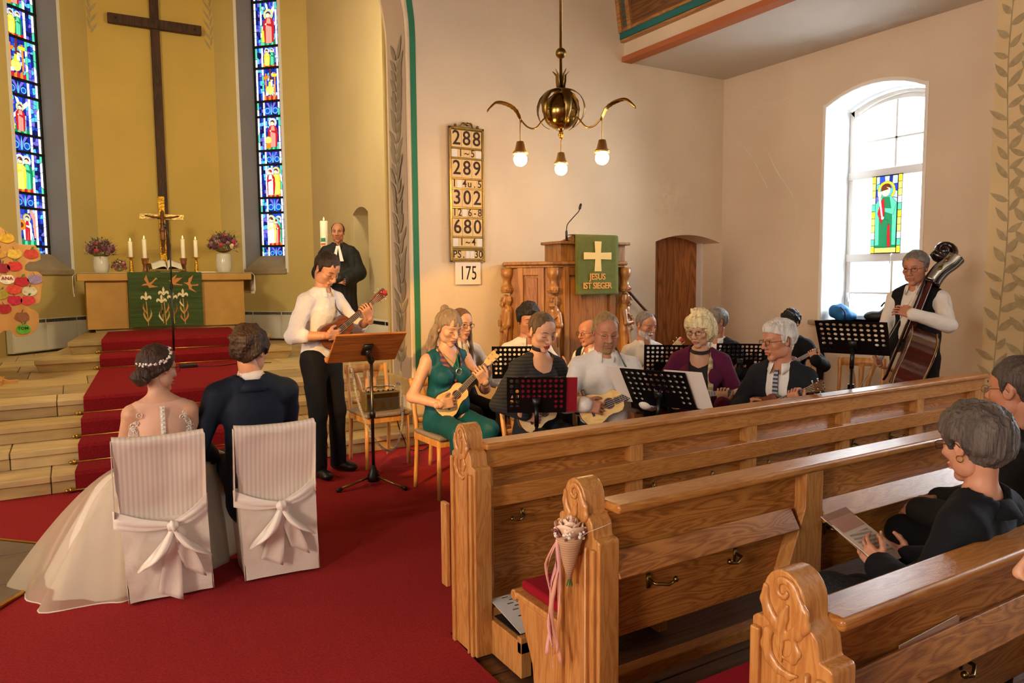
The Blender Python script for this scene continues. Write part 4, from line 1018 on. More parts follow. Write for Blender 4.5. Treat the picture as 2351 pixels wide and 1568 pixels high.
appl('bird', X_([(1152, 962), (1185, 965), (1205, 960), (1210, 920), (1262, 882), (1225, 975), (1240, 990), (1290, 988), (1310, 980), (1310, 1000), (1245, 1002), (1235, 1025), (1292, 1078), (1210, 1038), (1205, 1000), (1185, 980)]), M_applo)
def lily(x, yt, yb, leafset):
    c = x
    st_ = [(c - 4, yt + 110), (c + 4, yt + 110), (c + 6 + (yb - yt) * .03, yb), (c - 2 + (yb - yt) * .03, yb)]; appl('lily_stem', X_(st_), M_applg)
    pet = [(c, yt), (c + 13, yt + 28), (c + 9, yt + 65), (c + 25, yt + 48), (c + 45, yt + 48), (c + 57, yt + 70), (c + 47, yt + 92), (c + 36, yt + 74), (c + 20, yt + 78), (c + 8, yt + 96)]
    pet = pet + [(2 * c - px, py) for px, py in pet[::-1][:-1]]; appl('lily_flower', X_(pet), M_applw, 2)
    for sx, y0, y1, m in leafset:
        xo = c + (y0 - yt) * .03; L = y0 - y1
        appl('lily_leaf', X_([(xo, y0), (xo + sx * 22, y0 - L * .35), (xo + sx * 34, y0 - L * .65), (xo + sx * 30, y1), (xo + sx * 46, y0 - L * .5), (xo + sx * 36, y0 - L * .25), (xo + sx * 6, y0 + 14)]), m)
lily(762, 1055, 1428, [(-1, 1375, 1240, M_applg), (1, 1370, 1240, M_applg), (-1, 1290, 1178, M_applo)])
lily(942, 1005, 1428, [(1, 1380, 1255, M_applg), (1, 1290, 1180, M_applo), (-1, 1330, 1200, M_applb)])
lily(918, 1088, 1410, [(-1, 1375, 1275, M_applw)])
lily(1031, 1053, 1415, [(1, 1310, 1180, M_applb)])
lily(1142, 1028, 1425, [(-1, 1385, 1300, M_applo), (1, 1380, 1270, M_applo), (-1, 1300, 1195, M_applg), (1, 1290, 1160, M_applo), (-1, 1220, 1145, M_applw)])
# crucifix
M_goldl = mat('gold_leaf', 'd8a53a', .35, 1, bump=.9, bscale=45, var=.25, vscale=30, bdist=.02); M_glassc = mat('rock_crystal', 'c9a55a', .25, .75, bump=.6, bscale=40, var=.3, vscale=40)
M_corp = mat('bronze_corpus', '6e4526', .45, .5)
cr = thing('altar_crucifix', 'gilded altar crucifix with a dark bronze figure', 'crucifix', (1.267, 12.42, 1.715))
CY = 12.42; b = MB(); b.bx(1.22, CY, 1.73, 1.312, CY + .03, 2.87); b.bx(1.16, CY - .03, 1.715, 1.372, CY + .08, 1.75); b.build('upright', M_goldl, cr, bevel=.005, world=True)
MB().bx(.955, CY, 2.52, 1.22, CY + .028, 2.605).build('arm', M_glassc, cr, bevel=.004, world=True); MB().bx(1.312, CY, 2.52, 1.578, CY + .028, 2.605).build('arm', M_glassc, cr, bevel=.004, world=True)
MB().bx(1.228, CY - .008, 2.76, 1.304, CY, 2.84).build('title_plate', M_goldl, cr, bevel=.004, world=True)
s_ = SDF(.02); y = CY - .022
s_.ell((1.272, y - .01, 2.625), (.022, .024, .03)); s_.cone((1.267, y, 2.59), (1.267, y, 2.46), .028, .022); s_.cone((1.267, y, 2.46), (1.262, y - .008, 2.36), .026, .024)
for sx in (-1, 1):
    s_.chain([(1.267 + sx * .03, y, 2.55), (1.267 + sx * .12, y, 2.555), (1.267 + sx * .21, y, 2.575)], [.014, .011, .008]); s_.ell((1.267 + sx * .225, y - .002, 2.578), (.014, .008, .01))
    s_.chain([(1.262 + sx * .014, y - .008, 2.36), (1.262 + sx * .012, y - .03, 2.22), (1.262 + sx * .008, y - .005, 2.08), (1.262 + sx * .006, y - .015, 2.03)], [.02, .017, .012, .010])
s_.ell((1.262, y - .008, 2.37), (.036, .028, .03))
obj('figure', mesh_np('figure', *s_.mesh(.006), M_corp), cr, world=True)
# candles
M_wax = mat('candle_wax', 'efe4c8', .5, sss=.3, emit=.06, ecol='ffd9a0'); M_flame = mat('flame', 'ffd27a', .5, emit=7, ecol='ffae52'); M_wick = mat('wick', '1c1713', .9)
M_turned = wood('turned_wood', '6d3a1a', '8c5026', 2, 9, .35, .3)
def candle(p, x, y, z, r, h):
    k = MB().lathe([(r * .96, 0), (r, .004), (r, h - .006), (r * .9, h), (r * .55, h - .006), (0, h - .012)], (x, y, z), 18).build('candle', M_wax, p, smooth=True, world=True)
    b = MB(); b.tube([(x, y, z + h - .012), (x + .001, y, z + h + .012)], .0015, 5); b.build('wick', M_wick, k, world=False); k.children[0].data.transform(Matrix.Translation(-chain_loc(p)))
    f = MB().lathe([(0, 0), (.008, .009), (.009, .017), (.006, .030), (0, .05)], (x, y, z + h + .004), 10).build('flame', M_flame, k, smooth=True); f.data.transform(Matrix.Translation(-chain_loc(p)))
def stick(x, y, zt, ct, kind, label):
    p = thing('candlestick', label, 'candlestick', (x, y, 1.714), group='altar candlesticks'); z = 1.716
    if kind == 'brass': pr_ = [(.036, 0), (.035, .005), (.026, .09), (.021, .16), (.02, zt - z - .018), (.052, zt - z - .012), (.054, zt - z - .004), (.03, zt - z)]; m = M_goldl
    else: pr_ = [(.055, 0), (.056, .012), (.045, .02), (.036, .04), (.032, .10), (.036, .125), (.046, .135), (.040, .15), (.052, zt - z - .012), (.054, zt - z)]; m = M_turned
    MB().lathe(pr_, (x, y, z), 20).build('holder', m, p, smooth=True, world=True); candle(p, x, y, zt, .028, ct - zt)
stick(.80, 12.15, 1.945, 2.17, 'brass', 'hammered brass candlestick with a lit candle, leftmost on the altar')
stick(.99, 12.22, 1.93, 2.21, 'wood', 'turned wooden candlestick with a lit candle left of the crucifix')
stick(1.515, 12.22, 1.935, 2.225, 'wood', 'turned wooden candlestick with a lit candle right of the crucifix')
stick(1.685, 12.15, 1.95, 2.21, 'brass', 'hammered brass candlestick with a lit candle, rightmost on the altar')
# open bible on a low brass stand
bi = thing('open_bible', 'open bible on a low brass book stand in front of the crucifix', 'book', (1.27, 12.1, 1.714))
b = MB(); b.bx(1.03, 12.06, 1.716, 1.51, 12.26, 1.735); R = Matrix.Rotation(radians(28), 3, 'X'); b.box((1.27, 12.13, 1.80), (.50, .22, .012), R); b.bx(1.03, 12.03, 1.74, 1.51, 12.06, 1.77); b.build('book_stand', M_brassd, bi, bevel=.004, world=True)
def page(sg):
    def f(u, v):
        x = sg * (.004 + .20 * u); h = .05 * sin(pi * min(1, u * 1.15) ** .6) * (1 - .35 * u); p = R @ Vector((x, -.10 + .21 * v, .010 + h)); return (1.27 + p.x, 12.13 + p.y, 1.805 + p.z)
    return f
for sg in (-1, 1): MB().grid(page(sg), 12, 5).build('pages', M_page, bi, smooth=True, world=True, solid=.006)
b = MB(); b.tube([(1.28, 12.03, 1.83), (1.275, 12.01, 1.79), (1.262, 12.0, 1.75)], .005, 5, flat=.3); b.build('ribbon_marker', M_linen, bi, world=True)
mg = thing('service_folder', 'thin dark folder lying before the open bible', 'folder', (1.28, 11.99, 1.714)); MB().bx(1.16, 11.965, 1.716, 1.42, 12.02, 1.724).build('folder_cover', M_black, mg, world=True); MB().bx(1.17, 11.967, 1.724, 1.41, 12.015, 1.728).build('sheets', M_page, mg, world=True)
hb = thing('hymn_sheet', 'flat cream booklet lying right of the candlesticks on the altar', 'booklet', (1.85, 12.05, 1.714)); MB().bx(1.66, 12.0, 1.716, 1.93, 12.12, 1.728).build('cover', mat('cream_cover', 'd9c69c', .7), hb, world=True); MB().bx(1.67, 11.998, 1.718, 1.925, 12.118, 1.726).build('pages', M_page, hb, world=True)

# flowers
FL = {k: mat('petal_' + k, v, .7, var=.15, vscale=40) for k, v in (('plum', '66284a'), ('pink', 'e58aa2'), ('red', 'b83a50'), ('cream', 'ecc79a'), ('mauve', '986678'), ('green', '5c6e30'), ('olive', '86744a'), ('white', 'd8cdb8'))}
FK = list(FL); FM = [FL[k] for k in FK]
def blossom(b, c, r, d, kind, rg, n=16):
    mi = FK.index(kind); d = Vector(d).normalized(); F_ = frame_from(d)
    for ring, (cnt, rr, up) in enumerate(((5, .35, .85), (8, .7, .55), (9, 1.0, .18))):
        for j in range(cnt):
            a = 6.283 * j / cnt + ring * .5; p = F_ @ Vector((cos(a) * rr * r * .6, sin(a) * rr * r * .6, up * r * .55)); q = F_ @ Vector((cos(a), sin(a), .9 - ring * .4)); q.normalize()
            b.ball(Vector(c) + p, (r * .34, r * .34, r * .16), 6, 4, frame_from(q), mi)
def bouquet(p, c, r, n, seed, kinds, hz=.8):
    rg = random.Random(seed); c = Vector(c)
    for i in range(n):
        t = 1 - (i + .5) / n * 1.25; a = i * 2.39996; s = sqrt(max(0, 1 - t * t)); d = Vector((s * cos(a), s * sin(a), t)); k = kinds[int(rg.random() * len(kinds))]
        b = MB(); blossom(b, c + Vector((d.x * r, d.y * r, d.z * r * hz)), r * (.20 + .13 * rg.random()), d, k, rg); b.build('blossom', FM, p, smooth=True, world=True)
    b = MB(); b.ball(c, (r * .85, r * .85, r * hz * .85), 14, 9, mi=FK.index('olive'))
    for i in range(420):
        a = rg.random() * 6.28; t = rg.random() * 1.5 - .5; s = sqrt(max(0, 1 - min(1, t * t))); d = Vector((s * cos(a), s * sin(a), t * hz)); q = c + d * r * (.92 + .38 * rg.random()); 
        if rg.random() < .55: b.ball(q, r * .045, 5, 3, mi=FK.index(rg.choice(['white', 'olive', 'mauve', 'green'])))
        else:
            o = frame_from(d + Vector((rg.random() - .5, rg.random() - .5, rg.random() - .2))); w_ = r * .07; L = r * .28
            b.add([q, q + o @ Vector((w_, 0, L * .5)), q + o @ Vector((0, .004, L)), q + o @ Vector((-w_, 0, L * .5))], [(0, 1, 2, 3)], FK.index('green'))
    for i in range(26):
        a = rg.random() * 6.28; d = Vector((cos(a), sin(a), .5 + rg.random())); d.normalize(); q = c + d * r * .9; b.tube([q, q + d * r * .5, q + d * r * .8 + Vector((0, 0, -r * .12))], [.0016, .0012, .0006], 4, mi=FK.index('olive'))
    b.build('greenery', FM, p, world=True)['kind'] = 'stuff'
M_vase = mat('vase_milky', 'cfcabb', .12, coat=.6, spec=.6)
def vase(x, y, r, h, br, seed, label, lift):
    p = thing('flower_vase', label, 'flower vase', (x, y, 1.714), group='altar vases')
    MB().lathe([(r * .6, 0), (r * .8, .008), (r * .97, h * .28), (r, h * .6), (r * .93, h * .93), (r * .9, h), (r * .85, h), (r * .87, h * .9), (0, h * .85)], (x, y, 1.716), 28).build('vase', M_vase, p, smooth=True, world=True)
    bouquet(p, (x, y, 1.716 + h + br * lift), br, 34, seed, ['plum', 'plum', 'pink', 'mauve', 'red', 'mauve', 'cream'] if seed > 40 else ['plum', 'plum', 'plum', 'pink', 'red', 'mauve', 'mauve'])
vase(.42, 12.2, .105, .235, .16, 40, 'low milky glass vase with a dark plum and pink bouquet, left on the altar', .55)
vase(2.09, 12.2, .118, .29, .185, 41, 'tall milky glass vase with a pink and cream bouquet, right on the altar', .75)
sb = thing('bridal_posy', 'small round posy of pink and plum flowers lying on the altar', 'bouquet', (.64, 12.1, 1.714)); bouquet(sb, (.64, 12.1, 1.80), .088, 22, 43, ['plum', 'pink', 'pink', 'red', 'cream', 'plum'], .9)

# big timber cross on the apse wall
M_beam = wood('old_beam', '2e1a0d', '4a2c17', 2, 6, .7, .0)
cx = thing('wall_cross', 'tall dark timber cross fixed to the ochre apse wall', 'cross', (1.42, 13.6, 1.4))
MB().bx(1.355, 13.60, 1.30, 1.485, 13.69, 7.0).build('upright', M_beam, cx, bevel=.006, world=True)
b = MB(); R = Matrix.Rotation(radians(-.5), 3, 'Y'); b.box((1.43, 13.585, 5.75), (1.38, .10, .145), R); b.build('crossbeam', M_beam, cx, bevel=.006, world=True)
b = MB()
for dx, dz in ((-.58, 0), (.58, 0), (-.04, .02), (.04, -.04)): b.lathe([(.018, 0), (.018, .012)], (1.43 + dx, 13.535, 5.75 + dz), 10, R=frame_from((0, -1, 0)))
b.build('nails', M_darkm, cx, world=True)
# microphone stand before the altar
ms = thing('microphone_stand', 'tall thin black microphone stand before the altar', 'microphone stand', (1.08, 10.0, LV))
b = MB(); b.tube([(1.08, 9.99, LV + .02), (1.09, 10.0, 1.55)], .013, 8); b.tube([(1.09, 10.0, 1.5), (1.095, 10.0, 2.05)], .008, 8); b.build('pole', M_black, ms, smooth=True, world=True)
b = MB(); b.tube(smooth_pts([(1.095, 10.0, 2.04), (1.09, 10.01, 2.13), (1.06, 10.05, 2.24)], 6), .005, 6); b.build('gooseneck', M_black, ms, smooth=True, world=True)
MB().tube([(1.06, 10.05, 2.24), (1.053, 10.06, 2.26), (1.045, 10.075, 2.30)], [.008, .014, .012], 10).build('microphone', M_black, ms, smooth=True, world=True)
b = MB(); b.lathe([(.13, 0), (.13, .016), (.03, .03), (.02, .05)], (1.08, 9.99, LV + .013), 24); b.build('base', M_black, ms, world=True); b = MB(); b.lathe([(.018, 0), (.018, .06)], (1.089, 10.0, 1.50), 12); b.build('clutch', M_black, ms, world=True)
fp = thing('black_pedal_box', 'small black box with a cable on the red runner beside the bride', 'floor box', (1.13, 9.3, LV + .02)); MB().bx(1.06, 9.25, LV + .02, 1.25, 9.36, LV + .06).build('case', M_black, fp, bevel=.01, world=True)
b = MB(); b.tube(smooth_pts([(1.25, 9.3, LV + .03), (1.5, 9.22, LV + .026), (1.75, 9.33, LV + .026), (2.1, 9.3, LV + .014)], 6), .005, 6); b.build('cable', M_black, fp, smooth=True, world=True)

# paschal candle on a wooden stand
pc = thing('paschal_candle', 'thick tall lit paschal candle with coloured emblems on a wooden stand', 'candle', (2.98, 9.85, LV))
MB().bx(2.91, 9.79, LV, 3.05, 9.93, 1.88).build('stand', M_pulpit, pc, bevel=.008, world=True)
candle(pc, 2.98, 9.86, 1.88, .052, .50)
for k, (zz, hh, col_) in enumerate(((2.10, .05, '2f8f6a'), (2.06, .02, 'c8392b'), (2.035, .02, 'd8a53a'), (2.0, .025, '2a3f8f'), (1.965, .02, 'c8392b'), (1.925, .02, '7a2a2a'))):
    MB().lathe([(.0528, zz), (.0528, zz + hh)], (2.98, 9.86, 0), 8, a0=radians(225 - 28 + k), a1=radians(225 + 45 - k)).build('emblem', mat('emblem%d' % k, col_, .6), pc, world=True)

# plywood apple tree
M_ply = wood('plywood', 'bf8844', 'd09c57', 2, 3, .5, .15, .4)
tr = thing('apple_tree_board', 'plywood tree silhouette covered with painted paper apples', 'tree board', (-.5, 9.0, LV))
def tp(px, py): return (-.5 + (px - 40) * .00470, LV + (882 - py) * .00458)
out = [(-40, 480), (0, 500), (12, 508), (20, 530), (38, 545), (50, 565), (55, 572), (62, 574), (88, 575), (97, 590), (97, 607), (88, 612), (75, 613), (68, 620), (67, 630), (75, 634), (90, 634), (98, 642), (99, 655), (95, 675), (94, 690), (90, 703), (82, 708), (74, 706), (70, 712), (72, 718), (80, 720), (87, 730), (87, 745), (80, 765), (68, 775), (55, 778), (43, 778), (37, 770), (33, 763), (22, 764), (12, 772), (7, 785), (5, 800), (5, 850), (12, 868), (25, 874), (43, 874), (38, 884), (0, 886), (-40, 886), (-60, 880), (-30, 868), (-25, 820), (-30, 790), (-60, 770), (-110, 760), (-130, 700), (-110, 640), (-130, 580), (-90, 500)]
b = MB(); b.prism([tp(x, y) for x, y in out], (0, 9.0, 0), (1, 0, 0), (0, 0, 1), (0, .022, 0)); b.build('board', M_ply, tr, bevel=.003, world=True)
MB().bx(-.75, 8.85, LV, -.62, 9.3, LV + .05).build('foot', M_ply, tr, world=True)
ap_ = [(10, 520, '6aa03c'), (0, 538, 'e58a74'), (10, 562, 'e9b6a0'), (38, 560, 'd9a92e'), (8, 577, '7b3a20'), (4, 592, '2a4f7c'), (24, 593, 'c99648'), (50, 594, 'dcb548'), (80, 594, 'c7402e'), (12, 610, '6a2f58'), (27, 625, '9c1f33'), (49, 621, 'd0342f'), (6, 650, '24406f'), (34, 650, 'ece0cc'), (60, 655, 'b81f2f'), (84, 650, '9a87b4'), (45, 672, 'd94a38'), (21, 683, 'a99a34'), (73, 677, 'd7cfae'), (45, 696, 'c41f47'), (69, 697, 'cf3a3c'), (25, 714, 'b01c2c'), (56, 733, '8f5a3a'), (57, 761, '5aae2c'), (0, 694, '8fd04a'), (-30, 560, 'c7402e'), (-25, 610, 'd9a92e'), (-22, 655, 'b81f2f'), (-30, 700, '6aa03c')]
M_stalk = mat('apple_stalk', '2c2418', .8); M_leafa = mat('apple_leaf', '3f7a2c', .7)
for i, (px, py, hx) in enumerate(ap_):
    x, z = tp(px, py); m = mat('apple_%s' % hx, hx, .6, var=.25, vscale=35); q = .064
    P = [(q * cos(t) * (1 - .06 * sin(3 * t)), q * .82 * sin(t) - (.012 if abs(t - pi / 2) < .35 else 0)) for t in [2 * pi * k / 20 for k in range(20)]]
    a = MB().prism(P, (x, 8.999, z), (1, 0, 0), (0, 0, 1), (0, -.004, 0)).build('apple', m, tr, world=True)
    MB().bar((x, 8.996, z + q * .6), (x + .012 * (-1) ** i, 8.996, z + q * 1.1), .006, .003).build('stalk', M_stalk, a).data.transform(Matrix.Translation(-chain_loc(tr)))
    if i % 3 == 2:
        b = MB(); leaf2(b, (x + .004, 8.995, z + q * .75), (1, 0, 0), (0, 0, 1), .5, .035, .018); b.build('leaf', M_leafa, a).data.transform(Matrix.Translation(-chain_loc(tr)))
    for d, (tx, sz, cc) in {13: ('ANA', .046, 'a12c2c'), 23: ('TOM', .042, '22401a')}.items():
        if d == i: text_obj('name', tx, sz, mat('ink_' + cc, cc, .8), tr, Vector((x, 8.9935, z + .006)) - chain_loc(tr), (1, 0, 0), (0, 0, 1), .0006, bold=.001)

# ================================================================ pulpit
pu = thing('pulpit', 'carved oak pulpit with saints on its corners and a stepped book rest', 'pulpit', (4.5, 6.2, 0))
A = Vector((3.78, 6.42, 0)); B = Vector((4.06, 5.98, 0)); C_ = Vector((4.92, 5.92, 0)); D_ = Vector((5.26, 6.34, 0)); E1 = Vector((5.1, 6.70, 0)); E0 = Vector((3.95, 6.72, 0))
ring = [A, B, C_, D_, E1, E0]; cen = sum(ring, Vector()) / 6
def shell(sc, z0, z1, name, m, bev=.008): 
    P = [cen + (p - cen) * sc for p in ring]; b = MB(); b.prism([(p.x, p.y) for p in P], (0, 0, z0), (1, 0, 0), (0, 1, 0), (0, 0, z1 - z0)); return b.build(name, m, pu, bevel=bev, world=True)
shell(.93, 0, 1.70, 'body', M_pulpit); shell(1.04, 1.722, 1.757, 'cornice', M_pulpit, .012); shell(1.0, 1.695, 1.722, 'cornice_moulding', M_pulpit, .01)
shell(1.02, .55, .62, 'base_moulding', M_pulpit, .012); shell(1.03, 0, .1, 'foot_moulding', M_pulpit, .012)
def face(p, q):
    u = (q - p).normalized(); n = Vector((u.y, -u.x, 0)); L = (q - p).length
    if n.dot(p - cen) < 0: n = -n
    return u, n, L
M_pulpp = wood('pulpit_panel', '784a22', '9a6631', 2, 14, .4, .2, .7)
for p, q in ((A, B), (B, C_), (C_, D_)):
    p_ = cen + (p - cen) * .945; q_ = cen + (q - cen) * .945; u, n, L = face(p_, q_); o = p_ - n * .02
    for s0, s1 in ((.10, .165), (L - .165, L - .10)):
        b = MB(); b.prism([(s0, .62), (s1, .62), (s1, 1.70), (s0, 1.70)], o, u, (0, 0, 1), n * .045); b.build('stile', M_pulpit, pu, bevel=.006, world=True)
    for z0, z1 in ((.62, .70), (1.62, 1.70)):
        b = MB(); b.prism([(.15, z0), (L - .15, z0), (L - .15, z1), (.15, z1)], o, u, (0, 0, 1), n * .035); b.build('rail', M_pulpit, pu, bevel=.006, world=True)
    b = MB(); b.prism([(.18, .72), (L - .18, .72), (L - .18, 1.60), (.18, 1.60)], o, u, (0, 0, 1), n * .025); b.build('panel', M_pulpp, pu, bevel=.008, world=True)
# carved saints on the corners
def saint(base, n, seed):
    n = Vector(n).normalized(); s = Vector((-n.y, n.x, 0)); g = lambda a, d, z: tuple(base + s * a + n * d + Vector((0, 0, z)))
    f = SDF(.012); q = -1 if seed % 2 else 1; R3 = np.array(Matrix((s, n, Vector((0, 0, 1)))).transposed())
    f.ell(g(0, .035, 1.385), (.034, .040, .048), R3); f.ell(g(0, .05, 1.355), (.027, .028, .032), R3)                  # head
    f.cone(g(0, .082, 1.392), g(0, .094, 1.368), .007, .010, k=.005)                                                    # nose
    for sx in (-1, 1):
        f.ell(g(sx * .014, .083, 1.392), (.008, .006, .006), R3, k=.003, sub=True); f.cone(g(sx * .006, .086, 1.402), g(sx * .026, .074, 1.400), .005, k=.004)
        for k in range(3): f.chain([g(sx * (.034 + .004 * k), .03 - .012 * k, 1.41), g(sx * (.042 + .003 * k), .03 - .012 * k, 1.37), g(sx * .036, .03 - .01 * k, 1.335)], [.009, .012, .008], k=.004)
    for k in range(5): f.chain([g(-.02 + .01 * k, .078, 1.352), g((-.02 + .01 * k) * 1.1, .085, 1.325), g((-.02 + .01 * k) * .6, .075, 1.298)], [.008, .010, .005], k=.004)   # beard
    f.cone(g(0, .02, 1.33), g(0, .02, 1.27), .032, .045)
    f.chain([g(0, .02, 1.265), g(0, .028, 1.05), g(.01, .03, .8), g(.01, .03, .68)], [.060, .054, .058, .066])
    for sx in (-1, 1):
        f.chain([g(sx * .055, .025, 1.25), g(sx * .078, .045, 1.13), g(sx * .015, .092, 1.10 + .035 * sx * q)], [.025, .026, .016], k=.010); f.ell(g(sx * .008, .098, 1.105 + .035 * sx * q), (.015, .014, .018), R3)
        for k in range(3): f.chain([g(sx * (.085 - .012 * k), .05, 1.14 - .01 * k), g(sx * (.07 - .012 * k), .065, 1.02), g(sx * (.06 - .01 * k), .06, .92)], [.007, .011, .004], k=.004)
    f.boxr(g(-q * .012, .112, 1.145), (.022, .012, .034), R3, .004, k=.003)                                             # book
    for k in range(7):
        a = -.055 + k * .018; f.chain([g(a * .8, .065, 1.06), g(a + .012 * sin(k * 1.7), .088, .88), g(a * 1.25, .082, .68)], [.006, .010, .011], k=.005)
    f.chain([g(q * .05, .07, 1.22), g(q * .0, .088, 1.18), g(-q * .05, .075, 1.06), g(-q * .07, .06, .9)], [.010, .011, .012, .008], k=.005)
    obj('saint_figure', mesh_np('figure', *f.mesh(.0058), M_pulpit), pu, world=True)
    b = MB(); b.lathe([(.050, 1.445), (.058, 1.455), (.056, 1.47), (.060, 1.485), (.060, 1.50), (.054, 1.512), (.040, 1.525), (.036, 1.56), (.040, 1.585), (.05, 1.60), (.060, 1.63), (.060, 1.695)], base + n * .025, 18); b.build('capital', M_pulpit, pu, smooth=True, world=True)
    b = MB()
    for k in range(14): a = k * 2 * pi / 14; b.ball(base + n * .025 + Vector((.058 * cos(a), .058 * sin(a), 1.478)), (.009, .009, .014), 6, 4)
    b.build('capital_carving', M_pulpit, pu, smooth=True, world=True)
    MB().lathe([(.07, .60), (.07, .66), (.055, .68)], base + n * .02, 14).build('pedestal', M_pulpit, pu, smooth=True, world=True)
for p, sd in ((A, 1), (B, 2), (C_, 3), (D_, 4)):
    q = cen + (p - cen) * .95; nn = (p - cen); nn.z = 0
    saint(q, nn, sd)
# stepped book rest
b = MB(); b.bx(4.16, 6.0, 1.757, 4.98, 6.28, 1.93); b.build('book_rest', M_pulpit, pu, bevel=.006, world=True)
b = MB(); b.bx(4.12, 5.96, 1.925, 5.02, 6.30, 1.955); b.build('rest_cornice', M_pulpit, pu, bevel=.01, world=True)
b = MB(); b.prism([(5.97, 1.955), (6.22, 1.955), (6.22, 1.965), (5.97, 2.02)], (4.30, 0, 0), (0, 1, 0), (0, 0, 1), (.55, 0, 0)); b.build('lectern_slope', M_pulpit, pu, bevel=.004, world=True)
# handrail of the pulpit stair
b = MB(); b.tube([(5.30, 6.55, 1.60), (5.75, 6.5, 1.17), (5.86, 6.5, 1.13)], .018, 8); b.tube([(5.74, 6.5, 1.17), (5.74, 6.5, 0.0)], .012, 8); b.build('handrail', mat('rail_brown', '5b3a26', .5), pu, smooth=True, world=True)
# green pulpit cloth
pf = thing('pulpit_cloth', 'olive green pulpit cloth with a cream cross and orange lettering', 'cloth', (4.52, 5.9, 1.95))
M_pcl = mat('parament_olive', '5f6420', .9, bump=.4, bscale=260, var=.1, vscale=20); M_pcr = mat('parament_cream', 'e5c77c', .85); M_plet = mat('parament_orange', 'd99a45', .85)
px0, px1, pz0, pz1 = 4.245, 4.775, 1.425, 2.012; py = 5.86
def pclo(u, v):
    z = pz0 + (pz1 + .12 - pz0) * v; x = px0 + (px1 - px0) * u
    if z > pz1: return (x, py + (z - pz1) * 1.2 + .015, pz1 + .004)
    return (x, py + .012 * (z - pz0) + .003 * sin(u * 9), z)
MB().grid(pclo, 14, 40).build('weave', M_pcl, pf, smooth=True, world=True, solid=.005)
def pq2(poly, name, m): b = MB(); b.prism([(px0 + (px1 - px0) * x / 370, pz1 - (pz1 - pz0) * y / 510) for x, y in poly], (0, py - .006, 0), (1, 0, 0), (0, 0, 1), (0, .003, 0)); b.build(name, m, pf, world=True)
pq2([(158, 52), (218, 52), (212, 148), (305, 145), (305, 207), (212, 205), (218, 308), (158, 308), (164, 205), (66, 207), (66, 147), (164, 148)], 'cross', M_pcr)
for tx, yy, sz in (('JESUS', 357, .085), ('IST SIEGER', 434, .085)):
    text_obj('lettering', tx, sz, M_plet, pf, Vector(((px0 + px1) / 2, py - .005, pz1 - (pz1 - pz0) * yy / 510)) - chain_loc(pf), (1, 0, 0), (0, 0, 1), .0015, .98 if len(tx) < 6 else .9, bold=.002)
pm = thing('gooseneck_microphone', 'thin black gooseneck microphone rising from the pulpit ledge', 'microphone', (4.27, 6.05, 1.955))
b = MB(); b.lathe([(.035, 0), (.035, .006), (.012, .012), (.012, .10), (.006, .11)], (4.27, 6.05, 1.956), 14); b.build('base', M_black, pm, smooth=True, world=True)
b = MB(); b.tube(smooth_pts([(4.27, 6.05, 2.06), (4.28, 6.05, 2.12), (4.33, 6.04, 2.18), (4.40, 6.03, 2.25), (4.415, 6.03, 2.28)], 6), .005, 6); b.build('neck', M_black, pm, smooth=True, world=True)
MB().tube([(4.413, 6.03, 2.275), (4.42, 6.03, 2.29), (4.432, 6.03, 2.325), (4.435, 6.03, 2.335)], [.008, .014, .013, .005], 10).build('capsule', M_black, pm, smooth=True, world=True)

# ================================================================ hymn board
hbd = thing('hymn_board', 'tall brass framed hymn board with dark painted numbers on cream cards', 'hymn board', (3.52, YW - .03, 1.78))
M_card = mat('card_cream', 'e3c489', .7, var=.05); M_cardw = mat('card_white', 'e9e1d2', .7); M_ink = mat('ink_brown', '3b2414', .8); M_inkb = mat('ink_black', '14110f', .8)
hx0, hx1, hz0, hz1, hy = 3.315, 3.71, 1.765, 3.11, YW - .03
b = MB(); b.bx(hx0 + .01, hy + .004, hz0 + .01, hx1 - .01, hy + .025, hz1 - .01); b.build('back', M_brassd, hbd, world=True)
M_brassf = mat('brass_frame', 'b08f4e', .35, 1, var=.2, vscale=20)
def bar_(x0, z0, x1, z1): MB().bx(x0, hy - .010, z0, x1, hy + .02, z1).build('frame_bar', M_brassf, hbd, bevel=.003, world=True, seg=1)
bar_(hx0, hz0, hx0 + .022, hz1); bar_(hx1 - .022, hz0, hx1, hz1); bar_(hx0, hz1 - .022, hx1, hz1); bar_(hx0, hz0, hx1, hz0 + .014)
Hh = hz1 - hz0; rows = [('288', .022, .148), ('1~5', .162, .222), ('289', .235, .372), ('1 4u.5', .386, .448), ('302', .458, .588), ('12 6-8', .602, .662), ('680', .674, .806), ('1~4', .820, .885), ('PS.  30', .915, .975)]
prev = None
